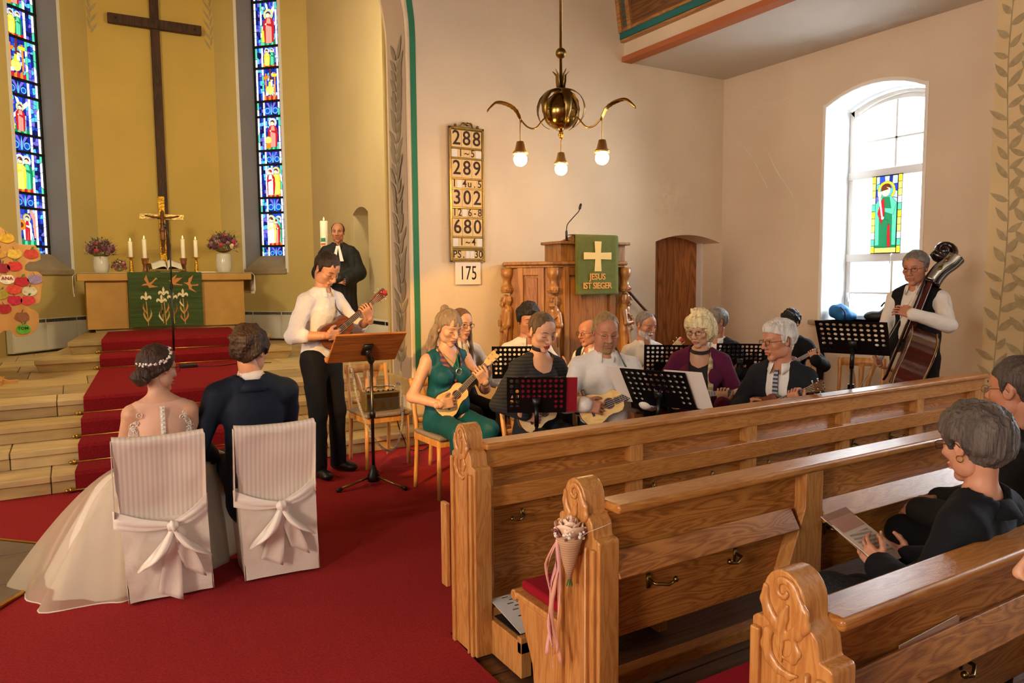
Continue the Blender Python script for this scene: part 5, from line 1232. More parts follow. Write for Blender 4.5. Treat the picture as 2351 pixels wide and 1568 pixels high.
for tx, a, c in rows:
    z1_, z0_ = hz1 - a * Hh, hz1 - c * Hh
    bar_(hx0 + .022, z0_ - .018, hx1 - .022, z0_ - .004)
    x0, x1 = hx0 + .026, hx1 - .026; big = len(tx) == 3 and tx.isdigit()
    if big:
        for i, ch in enumerate(tx):
            xa, xb = x0 + (x1 - x0) * i / 3, x0 + (x1 - x0) * (i + 1) / 3
            cd_ = MB().bx(xa + .0015, hy - .002, z0_, xb - .0015, hy + .003, z1_ - .004).build('number_card', M_card, hbd, world=True)
            text_obj('digit', ch, .20, M_ink, hbd, Vector(((xa + xb) / 2, hy - .003, (z0_ + z1_) / 2)) - chain_loc(hbd), (1, 0, 0), (0, 0, 1), .0008, sx=.95, bold=.002)
    else:
        n = len(tx) if len(tx) > 3 else 5; s = tx if len(tx) > 3 else ' ' + tx + ' '
        for i, ch in enumerate(s):
            xa, xb = x0 + (x1 - x0) * i / n, x0 + (x1 - x0) * (i + 1) / n
            MB().bx(xa + .001, hy - .002, z0_, xb - .001, hy + .003, z1_ - .004).build('number_card', M_cardw if ch == ' ' else M_card, hbd, world=True)
            if ch != ' ': text_obj('digit', ch, .105, M_inkb if tx[0] == 'P' else M_ink, hbd, Vector(((xa + xb) / 2, hy - .003, (z0_ + z1_) / 2)) - chain_loc(hbd), (1, 0, 0), (0, 0, 1), .0008, sx=.9, bold=.001)
b = MB()
for xx, rr in ((3.39, .016), (3.64, .016)): b.ball((xx, hy, hz1 + .012), rr, 8, 6)
b.tube(smooth_pts([(3.45, hy, hz1), (3.47, hy - .01, hz1 + .035), (3.52, hy - .012, hz1 + .028), (3.56, hy - .01, hz1 + .038), (3.59, hy, hz1)], 5), .010, 6); b.ball((3.52, hy - .01, hz1 + .03), .02, 8, 6); b.build('crest', M_brassd, hbd, smooth=True, world=True)
cd175 = thing('number_paper', 'white paper reading 175 below the hymn board', 'paper sign', (3.515, YW - .02, 1.54)); MB().bx(3.365, hy - .004, 1.535, 3.655, hy - .002, 1.762).build('sheet', M_cardw, cd175, world=True)
text_obj('digits', '175', .20, M_inkb, cd175, Vector((3.512, hy - .005, 1.645)) - chain_loc(cd175), (1, 0, 0), (0, 0, 1), .0006, sx=.68)

# ================================================================ chandelier
M_bulb = mat('bulb_glow', 'fff0d0', .5, emit=98, ecol='ffc67e')
M_sock = mat('socket_brass', 'd4b06c', .45, 1)
def chandelier(loc, ang, label):
    c = thing('chandelier', label, 'chandelier', loc, group='brass chandeliers'); z = 0
    b = MB(); b.tube([(0, 0, .18), (0, 0, 3.6)], .013, 10); b.build('rod', M_brassd, c, smooth=True)
    MB().ball((0, 0, .475), .045, 16, 10).build('knob', M_brassd, c, smooth=True)
    MB().ball((0, 0, 0), .152, 28, 18).build('globe', mat('globe_brass', '9c8244', .2, 1), c, smooth=True)
    MB().lathe([(.154, -.006), (.158, 0), (.154, .006)], (0, 0, 0), 28).build('globe_band', M_brassd, c, smooth=True)
    for k in range(5):
        a = ang + k * 1.2566; R = Matrix.Rotation(a, 3, 'Z'); pts = [(.02, 0, .17), (.035, 0, .25), (.04, 0, .30), (.075, 0, .335)]
        b = MB(); b.tube([R @ Vector(p) for p in pts], [.024, .02, .014, .003], 6, flat=.25); b.build('crown_leaf', M_brassd, c, smooth=True)
    for k in range(6):
        a = ang + k * 1.0472 + .3; R = Matrix.Rotation(a, 3, 'Z'); b = MB(); n = 16; vs = []
        for i in range(n + 1):
            t = i / n; ph = radians(100 - 155 * t); rr = .17 + .035 * sin(pi * t); w_ = .034 * sin(pi * min(1, t * 1.05) ** .7) * (1 + .25 * (i % 2)) + .002
            for s_ in (-1, 0, 1): vs.append(R @ Vector((rr * cos(ph) + .004 * (s_ == 0), s_ * w_, rr * sin(ph))))
        b.add(vs, [(3 * i + j, 3 * i + j + 1, 3 * i + 4 + j, 3 * i + 3 + j) for i in range(n) for j in (0, 1)]); b.build('acanthus_leaf', M_brassd, c, smooth=True, solid=.003)
    for k in range(3):
        a = ang + k * 2.0944; R = Matrix.Rotation(a, 3, 'Z')
        arm = MB().tube([R @ Vector(p) for p in smooth_pts([(.12, 0, -.05), (.17, 0, -.08), (.24, 0, -.155), (.32, 0, -.15), (.385, 0, -.09)], 5)], .007, 8).build('arm', M_brass, c, smooth=True)
        b = MB(); n = 14; vs = []; pp = smooth_pts([(.37, 0, -.11), (.42, 0, -.02), (.50, 0, .02), (.60, 0, .02), (.68, 0, -.055)], 5); m = len(pp)
        for i, p in enumerate(pp):
            t = i / (m - 1); w_ = .03 * sin(pi * min(1, .12 + t * .88)) * (1 + .3 * (i % 2))
            for s_ in (-1, 0, 1): vs.append(R @ Vector((p.x, s_ * w_, p.z + (.008 if s_ == 0 else -.012))))
        b.add(vs, [(3 * i + j, 3 * i + j + 1, 3 * i + 4 + j, 3 * i + 3 + j) for i in range(m - 1) for j in (0, 1)]); b.build('arm_leaf', M_brass, arm, smooth=True, solid=.002)
        q = R @ Vector((.385, 0, 0))
        b = MB(); b.tube([(q.x, q.y, -.10), (q.x, q.y, -.29)], .004, 6); b.build('cord', M_brass, arm)
        b = MB(); b.lathe([(.012, -.27), (.03, -.275), (.046, -.345), (.062, -.36), (.064, -.375), (.05, -.37), (.03, -.36)], (q.x, q.y, 0), 14); b.build('socket', M_sock, arm, smooth=True)
        MB().ball((q.x, q.y, -.418), .056, 16, 12).build('bulb', M_bulb, arm, smooth=True)
    b = MB()
    for k in range(4):
        a = k * 1.57; b.tube([(0, 0, -.15), (.02 * cos(a), .02 * sin(a), -.19), (.006 * cos(a), .006 * sin(a), -.23)], [.012, .016, .003], 6, flat=.4)
    b.build('drop_leaves', M_brass, c, smooth=True)
    return c
ch = chandelier((3.615, 5.2, 2.985), atan2(.82, .57), 'brass globe chandelier with three lit bulbs hanging before the pulpit')
copy_tree(ch, None, (-1.9, 5.0, 2.985), 0, 'added unseen copy of the brass chandelier over the left front of the nave')  # copy out of view, added for warm light on the couple and pews
# ================================================================ people: implicit-surface bodies
def ik(S, W_, a, b, pole):
    S, W_, pole = Vector(S), Vector(W_), Vector(pole); d = W_ - S; L = d.length; mx = (a + b) * .985
    if L > mx: W_ = S + d * (mx / L); d = W_ - S; L = mx
    u = d.normalized(); x = (a * a - b * b + L * L) / (2 * L); h = sqrt(max(0, a * a - x * x)); p = pole - u * pole.dot(u)
    if p.length < 1e-6: p = Vector((0, 0, -1))
    return S + u * x + p.normalized() * h, W_
def hand_np(wr, d, n, side, curl=.5, s=1.0, spread=.0, h=.0042, curls=None):
    wr = Vector(wr); d = Vector(d).normalized(); n = Vector(n); n = (n - d * n.dot(d)).normalized(); t = d.cross(n) * side
    R = np.array(Matrix((t, d, n)).transposed()); f = SDF(.010 * s)
    P = lambda a, b, c: tuple(wr + t * (a * s) + d * (b * s) + n * (c * s))
    f.cone(P(0, -.03, 0), P(0, .012, 0), .025 * s, .026 * s, k=.02 * s, flat=(tuple(n), .8))
    f.boxr(P(0, .05, 0), (.039 * s, .046 * s, .0135 * s), R, .012 * s); f.ell(P(.026, .032, .008), (.02 * s, .03 * s, .016 * s), R)
    for i, L in enumerate((.068, .077, .071, .056)):
        b0 = wr + t * ((.030 - .0205 * i) * s) + d * (.09 * s); c = curl if curls is None else curls[i]; an = 0; p = b0; q = [tuple(b0 - d * .02 * s)]; rr = [.0092 * s]
        fan = t * ((1.5 - i) * (.06 + spread))
        for fr, dg in ((.45, 62), (.31, 78), (.24, 48)):
            an += radians(dg) * c; dd = (d * cos(an) + n * sin(an) + fan).normalized(); q.append(tuple(p)); p = p + dd * (L * fr * s); rr.append(.0088 * s - .0006 * s * len(q))
        q.append(tuple(p)); rr.append(.0066 * s); f.chain(q, rr, k=.004 * s)
    tb = wr + t * .030 * s + d * .022 * s; t1 = tb + (t * .62 + d * .62 + n * .35).normalized() * .036 * s; t2 = t1 + (t * .30 + d * .8 + n * (.25 + .3 * curl)).normalized() * .030 * s; t3 = t2 + (t * .05 + d * .85 + n * (.2 + .4 * curl)).normalized() * .024 * s
    f.chain([tuple(tb), tuple(t1), tuple(t2), tuple(t3)], [.015 * s, .0115 * s, .0098 * s, .0078 * s], k=.007 * s)
    return f.mesh(h)
def head_sdf(f, fem=0, fat=0, old=0, eyes='down', nose=1.0):
    """head in its own frame: x right, y forward, z up, chin near z=-.12, crown near z=.115"""
    jw = 1 - .10 * fem + .10 * fat
    f.ell((0, -.012, .030), (.074, .094, .085), k=.02); f.ell((0, .022, -.030), (.060 * jw, .066, .082), k=.03); f.ell((0, .050, .045), (.050, .040, .045), k=.03)
    f.ell((0, .060, -.105), (.026 * jw, .024, .020), k=.022)
    for sx in (-1, 1):
        f.ell((sx * .043 * jw, .012, -.070), (.020, .036, .030), k=.03); f.ell((sx * .042, .056, -.022), (.024, .024, .022), k=.02)
        f.cone((sx * .014, .085, .026), (sx * .044, .072, .024), .0105, .008, k=.012)
        f.ell((sx * .0335, .101, .004), (.019, .017, .012), k=.012, sub=True)
        f.ell((sx * .0325, .0725, .0035), (.0145, .0135, .0125), k=.004)
        f.cone((sx * .018, .0845, -.001 if eyes == 'down' else .0105), (sx * .046, .077, -.002 if eyes == 'down' else .0085), .0032, .0026, k=.004)
        f.ell((sx * .0125, .097, -.036), (.0095, .010, .008), k=.008)
        f.ell((sx * .075, -.010, -.004), (.008, .019, .031), Matrix.Rotation(radians(sx * -16), 3, 'Z') @ Matrix.Rotation(radians(12), 3, 'X'), k=.006)
        f.ell((sx * .081, -.006, 0), (.006, .010, .017), k=.005, sub=True)
        if fat: f.ell((sx * .038, .05, -.06), (.026, .028, .03), k=.03)
        if old: f.cone((sx * .024, .092, -.045), (sx * .034, .083, -.075), .0025, .0025, k=.008, sub=True)
    f.cone((0, .086, .018), (0, .107 + .006 * nose, -.026), .0085, .0115 * nose, k=.012); f.ell((0, .108 + .004 * nose, -.033), (.012, .0115, .0095), k=.008)
    f.cone((-.018, .086, -.064), (.018, .086, -.064), .0075, k=.008); f.ell((0, .089, -.0645), (.012, .0075, .0045), k=.006)
    f.cone((-.014, .087, -.0775), (.014, .087, -.0775), .0075, k=.008); f.ell((0, .087, -.077), (.012, .0075, .005), k=.006)
    f.cone((-.024, .092, -.0705), (.024, .092, -.0705), .0022, k=.004, sub=True); f.ell((0, .094, -.094), (.016, .008, .006), k=.010, sub=True)
    if fat: f.ell((0, .03, -.12), (.045, .045, .03), k=.03)
HAIRS = {}
def hair_np(st, s):
    """hair shell in the head frame"""
    f = SDF(.02); t = st.get('t', .012); top = st.get('top', 0)
    f.ell((0, -.014, .032 + top * .4), (.076 + t, .096 + t, .087 + t + top * .6), k=.02)
    if st.get('full'): f.ell((0, -.03, -.02), (.078 + t, .078 + t, .07 + t), k=.03)
    if st.get('quiff'): f.ell((0, .05, .085), (.055, .04, .03), k=.03)
    for a in st.get('ell', []): f.ell(a[0], a[1], k=.012)
    poly = st.get('poly', [(.125, .068), (.060, .052), (.030, .040), (.024, -.012), (.008, -.020), (-.010, .030), (-.032, .010), (-.042, -.045), (-.070, -.075), (-.20, -.08), (-.20, .25), (.125, .25)])
    am, fr_, sd = st.get('amp', .004), st.get('freq', 90), st.get('seed', 1)
    def post(P, D):
        Q = np.stack([P[:, 1] - st.get('xw', .35) * np.abs(P[:, 0]) * 0, P[:, 2] + st.get('temple', 0) * np.abs(P[:, 0])], 1)
        c = poly_sd(Q, poly); q = P.copy(); q[:, 2] *= .35
        D = D + wob(q, fr_, am, sd) + wob(P, fr_ * 3.1, am * .35, sd + 1)
        return np.maximum(D, c + .004)
    V, F = f.mesh(st.get('h', .0055), post=post); parts = [(V, F, 0)]
    if st.get('locks'):
        g = SDF(.008)
        for pts, rr in st['locks']: g.chain(pts, rr)
        def post2(P, D): q = P.copy(); q[:, 2] *= .25; return D + wob(q, 130, am * .9, sd + 5)
        v2, f2 = g.mesh(.006, post=post2); parts.append((v2, f2, 0))
    if st.get('bun'):
        c, r = st['bun']; g = SDF(.01)
        for k in range(9):
            a = k * 2.1; g.chain([tuple(np.array(c) + r * np.array([cos(a + u) * (.75 - .07 * k), -.15 - .08 * k, sin(a + u) * (.75 - .07 * k)])) for u in (0, .7, 1.4, 2.1)], [r * .22, r * .3, r * .3, r * .2])
        g.ell(c, (r * .9, r * .7, r * .85)); v2, f2 = g.mesh(.0055); parts.append((v2, f2, 0))
    return join_np(parts)
M_eyew = mat('eye_white', 'e8e0d8', .3); M_iris = mat('iris', '3a2a1c', .2); M_lash = mat('lash', '1a1410', .8); M_specs = mat('spectacle_frame', '1b1716', .35); M_specm = mat('spectacle_metal', '6b5f58', .3, .8); M_lens = mat('lens_clear', 'ffffff', .02, trans=1, alpha=.10)
M_shoe = mat('shoe_black', '141110', .4); M_sole = mat('sole', '0d0b0a', .8)
def cloth(name, c, **kw): return mat('cloth_' + name, c, kw.get('rough', .85), bump=kw.get('bump', .25), bscale=kw.get('bscale', 14), var=kw.get('var', .04), vscale=3, spec=.25, sheen=kw.get('sheen', 0), bdist=kw.get('bdist', .03))
def skin(name, c): return mat('skin_' + name, c, .5, sss=.12, var=.06, vscale=30, bump=.05, bscale=220)

def person(label, group, loc, face, pose='sit', s=1.0, seat=.45, floor=0.0, lean=4, side=0, look=(0, 0, 0), handL=None, handR=None, poleL=None, poleR=None, hL=None, hR=None,
           kneeL=None, kneeR=None, footL=None, footR=None, skin_m=None, lip=None, hair=None, hair_m=None, beard=None, beard_m=None, fem=0, fat=0, old=0, belly=0, eyes='down', brow_m=None, glasses=None,
           top=None, sleeve='long', top_inf=.008, neck='collar', collar_m=None, jacket=None, jv=.30, jopen=.5, bottom=None, shoe_m=None, legs=True, extra=None, sh_w=1.0, chest=0, waist_z=None, hem=None, headup=0, hands=True, res=.012, fold_amp=1.0, collar_dz=-.028):
    root = thing('person', label, 'person', (loc[0], loc[1], floor), 0, group)
    a = radians(face); Fw = Vector((cos(a), sin(a), 0)); Rt = Vector((sin(a), -cos(a), 0)); O = Vector((loc[0], loc[1], floor))
    W_ = lambda p: O + Rt * p[0] + Fw * p[1] + Vector((0, 0, p[2])); D_ = lambda p: Rt * p[0] + Fw * p[1] + Vector((0, 0, p[2]))
    T = lambda v: tuple(v)
    hip = (seat + .095 * s) if pose == 'sit' else .93 * s
    Pv = Vector((0, 0, hip)); ln, sd = radians(lean), radians(side); sp = Vector((sin(sd), sin(ln), cos(ln) * cos(sd)))
    at = lambda k: Pv + sp * (k * s)
    Sc, Nb = at(.468), at(.545)
    yaw, pit, rol = map(radians, look)
    Hc = Nb + Vector((0, .02 + .035 * sin(pit), .148 + headup)) * s + Vector((sp.x, sp.y, 0)) * .10 * s
    HR = Matrix.Rotation(yaw, 3, 'Z') @ Matrix.Rotation(-pit, 3, 'X') @ Matrix.Rotation(rol, 3, 'Y')
    B3 = Matrix((Rt, Fw, Vector((0, 0, 1)))).transposed(); HM = np.array(B3 @ HR) * (s * 1.05); Hw = np.array(W_(Hc))
    hx = lambda V: V @ HM.T + Hw
    fl = T(Fw)
    if pose == 'sit':
        kneeL = kneeL or (-.12, .43 * s, seat + .07 * s); kneeR = kneeR or (.12, .43 * s, seat + .07 * s); footL = footL or (-.13, .40 * s, .085); footR = footR or (.13, .40 * s, .085)
    else:
        kneeL = kneeL or (-.11 * s, .03, .50 * s); kneeR = kneeR or (.11 * s, .03, .50 * s); footL = footL or (-.12 * s, -.02, .085); footR = footR or (.12 * s, -.02, .085)
    shL = Sc + Vector((-.158 * s * sh_w, -.01, -.022)); shR = Sc + Vector((.158 * s * sh_w, -.01, -.022))
    ua, fa = .285 * s, .255 * s
    handL = handL or (-.20, .30 * s, seat + .16); handR = handR or (.20, .30 * s, seat + .16)
    elL, wrL = ik(shL, handL, ua, fa, poleL or (-.6, -.4, -.7)); elR, wrR = ik(shR, handR, ua, fa, poleR or (.6, -.4, -.7))
    def torso(f, inf, k=.03, lo=-.02):
        f.cone(T(W_(at(lo))), T(W_(at(.16))), (.150 + .02 * fem) * s + inf, (.128 + .03 * belly) * s + inf, k=k, flat=(fl, .74))
        f.cone(T(W_(at(.16))), T(W_(at(.36))), (.128 + .03 * belly) * s + inf, .150 * s * (1 - .07 * fem) + inf, k=k, flat=(fl, .70))
        f.cone(T(W_(at(.36))), T(W_(at(.455))), .145 * s * (1 - .07 * fem) + inf, .092 * s + inf, k=k, flat=(fl, .68))
        for sx, S_ in ((-1, shL), (1, shR)): f.cone(T(W_(Nb + Vector((sx * .03, -.012, -.03)) * s)), T(W_(S_ + Vector((0, 0, .004)))), .046 * s + inf, .045 * s + inf, k=.035)
        if belly: f.ell(T(W_(at(.13) + Vector((0, .07 + .03 * belly, 0)) * s)), (.13 * s + inf,) * 2 + (.12 * s + inf,), k=.06)
        if chest:
            for sx in (-1, 1): f.ell(T(W_(at(.335) + Vector((sx * .075, .095, 0)) * s)), (.062 * s * chest + inf,) * 3, k=.04)
    def arm(f, S, E, Wr, inf, full=True, k=.03, wr=.030):
        f.cone(T(W_(S)), T(W_(E)), .050 * s + inf, .040 * s + inf, k=k)
        if full: f.cone(T(W_(E)), T(W_(Wr)), .043 * s + inf, wr * s + inf, k=.02)
    def leg(f, sx, K, A, inf, k=.04, fl_=.0, full=True):
        hj = Pv + Vector((sx * .09 * s, .02 * s, -.01 * s)); f.cone(T(W_(hj)), T(W_(K)), .088 * s + inf, .060 * s + inf, k=k)
        if full: f.cone(T(W_(K)), T(W_(A)), .058 * s + inf, .040 * s + inf + fl_, k=.02)
    ankL, ankR = Vector(footL), Vector(footR)
    # --- body: head, neck, trunk, limbs and hands, one mesh
    f = SDF(.02); head_sdf(f, fem, fat, old, eyes); V, F = f.mesh(.0042)
    C3 = V[F].mean(1); mi = np.zeros(len(F), int)
    mi[(np.abs(C3[:, 0]) < .025) & (C3[:, 2] > -.0825) & (C3[:, 2] < -.0600) & (C3[:, 1] > .084 - .004) & (np.abs(C3[:, 2] + .0710) < .0115 - .22 * np.abs(C3[:, 0]))] = 1
    if beard:
        z, y, x = C3[:, 2], C3[:, 1], np.abs(C3[:, 0])
        if beard == 'full': m_ = (z < -.045) & (y > -.01) & (mi == 0) & ((z < -.075) | (x > .026) | ((z > -.062) & (x < .035)))
        else: m_ = (mi == 0) & (x < .034) & (y > .05) & (z < -.044) & ((x > .022) | (z < -.083) | (z > -.060))
        mi[m_] = 2
    V = hx(V); core = SDF(.04); torso(core, 0); 
    nb = W_(Nb + Vector((0, 0, -.02))); hb = Vector(tuple(hx(np.array([[0, -.028, -.055]]))[0]))
    core.cone(T(nb), T(hb), (.060 - .012 * fem + .008 * fat) * s, (.055 - .010 * fem + .008 * fat) * s, k=.03)
    for S, E, Wr in ((shL, elL, wrL), (shR, elR, wrR)): arm(core, S, E, Wr, 0)
    if legs:
        for sx, K, A in ((-1, kneeL, ankL), (1, kneeR, ankR)): leg(core, sx, Vector(K), A, 0)
    Vc, Fc = core.mesh(.013)
    parts = [(V, F, 0), (Vc, Fc, 0)]; mis = [mi, np.zeros(len(Fc), int)]
    if hands:
        for sgn, E, Wr, hh in ((-1, elL, wrL, hL), (1, elR, wrR, hR)):
            hh = hh or {}; d = D_(hh['d']) if 'd' in hh else (W_(Wr) - W_(E)); n = D_(hh['n']) if 'n' in hh else D_((-.7 * sgn, .0, -.7))
            v2, f2 = hand_np(W_(Wr), d, n, 1 if sgn == 1 else -1, hh.get('curl', .45), s, hh.get('spread', 0), curls=hh.get('curls')); parts.append((v2, f2, 0)); mis.append(np.zeros(len(f2), int))
    Va, Fa, _ = join_np(parts)
    lipm = lip or mat('lips', 'a5604f', .45)
    obj('body', mesh_np('body', Va, Fa, [skin_m, lipm, beard_m or lipm], mi=np.concatenate(mis)), root, world=True)
    # --- eyes, brows
    def hp(p): return tuple(hx(np.array([p]))[0])
    HB = Matrix([list(r) for r in (HM / (s * 1.05))])
    for sx in (-1, 1):
        b = MB(); zl = -.0035 if eyes == 'down' else .0105
        if eyes == 'open': b.ball(hp((sx * .0325, .0765, .0045)), (.0115 * s, .0105 * s, .0062 * s), 10, 6, HB, 0); b.ball(hp((sx * .0325, .0852, .0045)), (.0052 * s, .0022 * s, .0052 * s), 8, 6, HB, 1)
        b.tube([hp((sx * .019, .0862, zl + .001)), hp((sx * .032, .0882, zl if eyes == 'down' else zl + .0015)), hp((sx * .0455, .0805, zl + .001))], [.0012 * s, .0017 * s, .0012 * s], 5, 2)
        b.build('eye', [M_eyew, M_iris, M_lash], root, smooth=True, world=True)
        b = MB(); b.tube([hp((sx * .013, .0955, .0255)), hp((sx * .030, .0925, .0305)), hp((sx * .049, .0795, .0265))], [.0028 * s, .0036 * s, .0018 * s], 5, 0, flat=.8); b.build('eyebrow', brow_m or hair_m or M_lash, root, smooth=True, world=True)
    if glasses:
        b = MB(); gm = M_specs if glasses in ('dark', 1) else M_specm; rr = (.0016 if glasses == 'dark' else .0010) * s; gl = MB()
        for sx in (-1, 1):
            lp = [(sx * (.034 + .0215 * math.copysign(abs(cos(t)) ** .7, cos(t))), .1035 - .10 * (abs(.034 + .0215 * cos(t)) - .02) ** 1.0 * .35, .000 + .0135 * math.copysign(abs(sin(t)) ** .7, sin(t))) for t in [2 * pi * k / 18 for k in range(19)]]
            b.tube([hp(p) for p in lp], rr, 5, cap=False); gl.add([hp(p) for p in lp[:-1]], [tuple(range(18))])
            b.tube([hp((sx * .0555, .098, .005)), hp((sx * .074, .06, .006)), hp((sx * .078, .0, .008)), hp((sx * .077, -.012, -.004))], rr, 5)
        b.tube([hp((-.0125, .104, .003)), hp((0, .108, .006)), hp((.0125, .104, .003))], rr, 5)
        g_ = b.build('glasses', gm, root, smooth=True, world=True)
    # --- hair
    if hair is not None:
        Vh, Fh, _ = hair_np(hair, s); obj('hair', mesh_np('hair', hx(Vh), Fh, hair_m), root, world=True)
    BI = np.array(B3); On = np.array(O)
    loc_ = lambda P: (P - On) @ BI
    fold = lambda P, D, amp=.004: D if fold_amp == 0 else D + wob(P * np.array([1, 1, .5]), 30, amp, int(face) % 50) + wob(P * np.array([1, 1, .7]), 75, amp * .5, int(face) % 40 + 3)
    neckA, neckB = T(W_(Nb + Vector((0, -.01, -.045)))), T(hb + Vector((0, 0, .02)))
    wz = waist_z if waist_z is not None else (-.03 if pose == 'sit' else -.02)
    # --- upper clothing
    if top is not None:
        f = SDF(.04); torso(f, top_inf, lo=wz)
        for S, E, Wr in ((shL, elL, wrL), (shR, elR, wrR)):
            if sleeve == 'long': arm(f, S, E, Wr, top_inf + .002, wr=.034)
            elif sleeve == 'rolled': E2 = Vector(E) + (Vector(Wr) - Vector(E)) * .28; f.cone(T(W_(S)), T(W_(E)), .054 * s + top_inf, .046 * s + top_inf, k=.03); f.cone(T(W_(E)), T(W_(E2)), .046 * s + top_inf, .043 * s + top_inf, k=.02)
            elif sleeve == 'short': E2 = Vector(S) + (Vector(E) - Vector(S)) * .6; f.cone(T(W_(S)), T(W_(E2)), .060 * s + top_inf, .055 * s + top_inf, k=.03)
        if neck == 'scoop': f.ell(T(W_(Nb + Vector((0, .075, -.045)) * s)), (.085 * s, .085 * s, .085 * s), k=.01, sub=True); f.cone(neckA, neckB, .066 * s, .07 * s, k=.01, sub=True)
        elif neck != 'yoke': f.cone(neckA, neckB, .058 * s, .066 * s, k=.006, sub=True)
        def post(P, D):
            D = fold(P, D)
            L = loc_(P)
            if sleeve == 'none':
                ax = np.abs(L[:, 0] - float(Sc.x)); D = np.maximum(D, ax - (.150 * s * sh_w + .012) )
            if neck == 'yoke': D = np.maximum(D, P[:, 2] - (float(W_(Nb).z) - .030 + .05 * np.abs(L[:, 0])))
            if neck == 'v':
                u = L[:, 2] - float(at(.40).z); c = np.maximum(np.abs(L[:, 0] - float(Nb.x)) - .75 * u, .01 - (L[:, 1] - float(at(.42).y))); D = np.maximum(D, -c)
            return D
        V, F = f.mesh(res, post); tp_ = obj('top', mesh_np('top', V, F, top), root, world=True)
        if neck == 'collar':
            cm = collar_m or top; b = MB(); nn = Vector(neckB) - Vector(neckA); nn.normalize(); c0 = W_(Nb + Vector((0, .004, collar_dz)))
            FR = Matrix((Rt, (nn.cross(Rt)), nn)).transposed(); n = 22
            for sgn in (0,):
                vs = []; 
                for i in range(n + 1):
                    t = radians(-62 - (360 - 56) * i / n + 0); t = radians(90 + 24 + (360 - 48) * i / n); r0 = .062 * s
                    for (r_, z_) in ((r0 - .002, .030), (r0 + .003, .036), (r0 + .012, .010), (r0 + .022 + .012 * (1 if i in (0, n) else 0), -.012 - (.022 if i in (0, 1, n - 1, n) else 0))):
                        vs.append(c0 + FR @ Vector((r_ * cos(t) * s ** 0, r_ * sin(t) * .98, z_ * s)))
                b.add(vs, [(4 * i + j, 4 * i + 4 + j, 4 * i + 5 + j, 4 * i + 1 + j) for i in range(n) for j in range(3)])
            b.build('collar', cm, tp_, smooth=True, solid=.003).data.transform(Matrix.Translation(-chain_loc(root)))
    if jacket is not None:
        f = SDF(.04); torso(f, top_inf + .012, lo=wz - .05)
        if jopen != 'vest':
            for S, E, Wr in ((shL, elL, wrL), (shR, elR, wrR)): arm(f, S, E, Wr, top_inf + .012, wr=.040)
        f.cone(neckA, neckB, .072 * s, .080 * s, k=.008, sub=True)
        def postj(P, D):
            L = loc_(P); D = fold(P, D, .003); u = L[:, 2] - float(at(.47 - jv).z)
            c = np.maximum(np.abs(L[:, 0] - float(Nb.x)) - np.minimum(jopen_w * np.maximum(u, 0), .070 * s) - .002, .015 - (L[:, 1] - float(at(.3).y) + .05)); D = np.maximum(D, -np.maximum(c, -u - .35 * s * jlow))
            if jopen == 'vest': D = np.maximum(D, np.abs(L[:, 0] - float(Sc.x)) - (.158 * s * sh_w))
            return D
        jopen_w = .42 if jopen == 'vest' else (jopen if isinstance(jopen, float) else .5); jlow = 0
        V, F = f.mesh(res, postj); jk = obj('jacket', mesh_np('jacket', V, F, jacket), root, world=True)
    # --- legs
    if bottom is not None and legs:
        f = SDF(.04)
        f.cone(T(W_(at(-.03))), T(W_(at(.06))), (.150 + .02 * fem) * s + .006, (.142 + .02 * fem + .02 * belly) * s + .006, flat=(fl, .76))
        for sx, K, A in ((-1, kneeL, ankL), (1, kneeR, ankR)): leg(f, sx, Vector(K), A, .010, fl_=.012)
        V, F = f.mesh(res, lambda P, D: fold(P, D, .0035)); obj('trousers', mesh_np('trousers', V, F, bottom), root, world=True)
    if legs and shoe_m is not False:
        for sx, A in ((-1, ankL), (1, ankR)):
            f = SDF(.02); o = Vector(A); f.cone(T(W_(o + Vector((0, -.03, -.035)))), T(W_(o + Vector((sx * .02, .08, -.045)))), .042 * s, .040 * s); f.ell(T(W_(o + Vector((sx * .03, .125, -.05)))), (.045 * s, .045 * s, .034 * s), k=.03)
            f.cone(T(W_(o + Vector((0, -.02, .0)))), T(W_(o + Vector((0, -.02, -.03)))), .045 * s, .045 * s)
            zf = floor + .002
            V, F = f.mesh(.010, lambda P, D: np.maximum(D, zf + (W_(A).z - floor - .085) - P[:, 2])); obj('shoe', mesh_np('shoe', V, F, shoe_m or M_shoe), root, world=True)
    info = dict(root=root, W=W_, D=D_, Nb=Nb, Sc=Sc, Pv=Pv, at=at, hp=hp, HB=HB, s=s, wrL=wrL, wrR=wrR, shL=shL, shR=shR, elL=elL, elR=elR, sp=sp, hx=hx)
    return info
def strap(info, pts, wd, m, name='strap', th=.003):
    """flat band through local points, lying on the body"""
    P = smooth_pts([info['W'](p) for p in pts], 6); b = MB(); vs = []
    for i, p in enumerate(P):
        d = (P[min(i + 1, len(P) - 1)] - P[max(i - 1, 0)]).normalized(); c = info['W'](info['at'](.3)); o = (p - Vector((c.x, c.y, p.z))); o = (o - d * o.dot(d)).normalized(); sd = d.cross(o)
        vs += [p - sd * wd / 2, p + sd * wd / 2]
    b.add(vs, [(2 * i, 2 * i + 1, 2 * i + 3, 2 * i + 2) for i in range(len(P) - 1)]); return b.build(name, m, info['root'], smooth=True, world=True, solid=th)
H_MAN = dict(t=.010, amp=.003)
H_BUZZ = dict(t=.005, amp=.0012, freq=200)
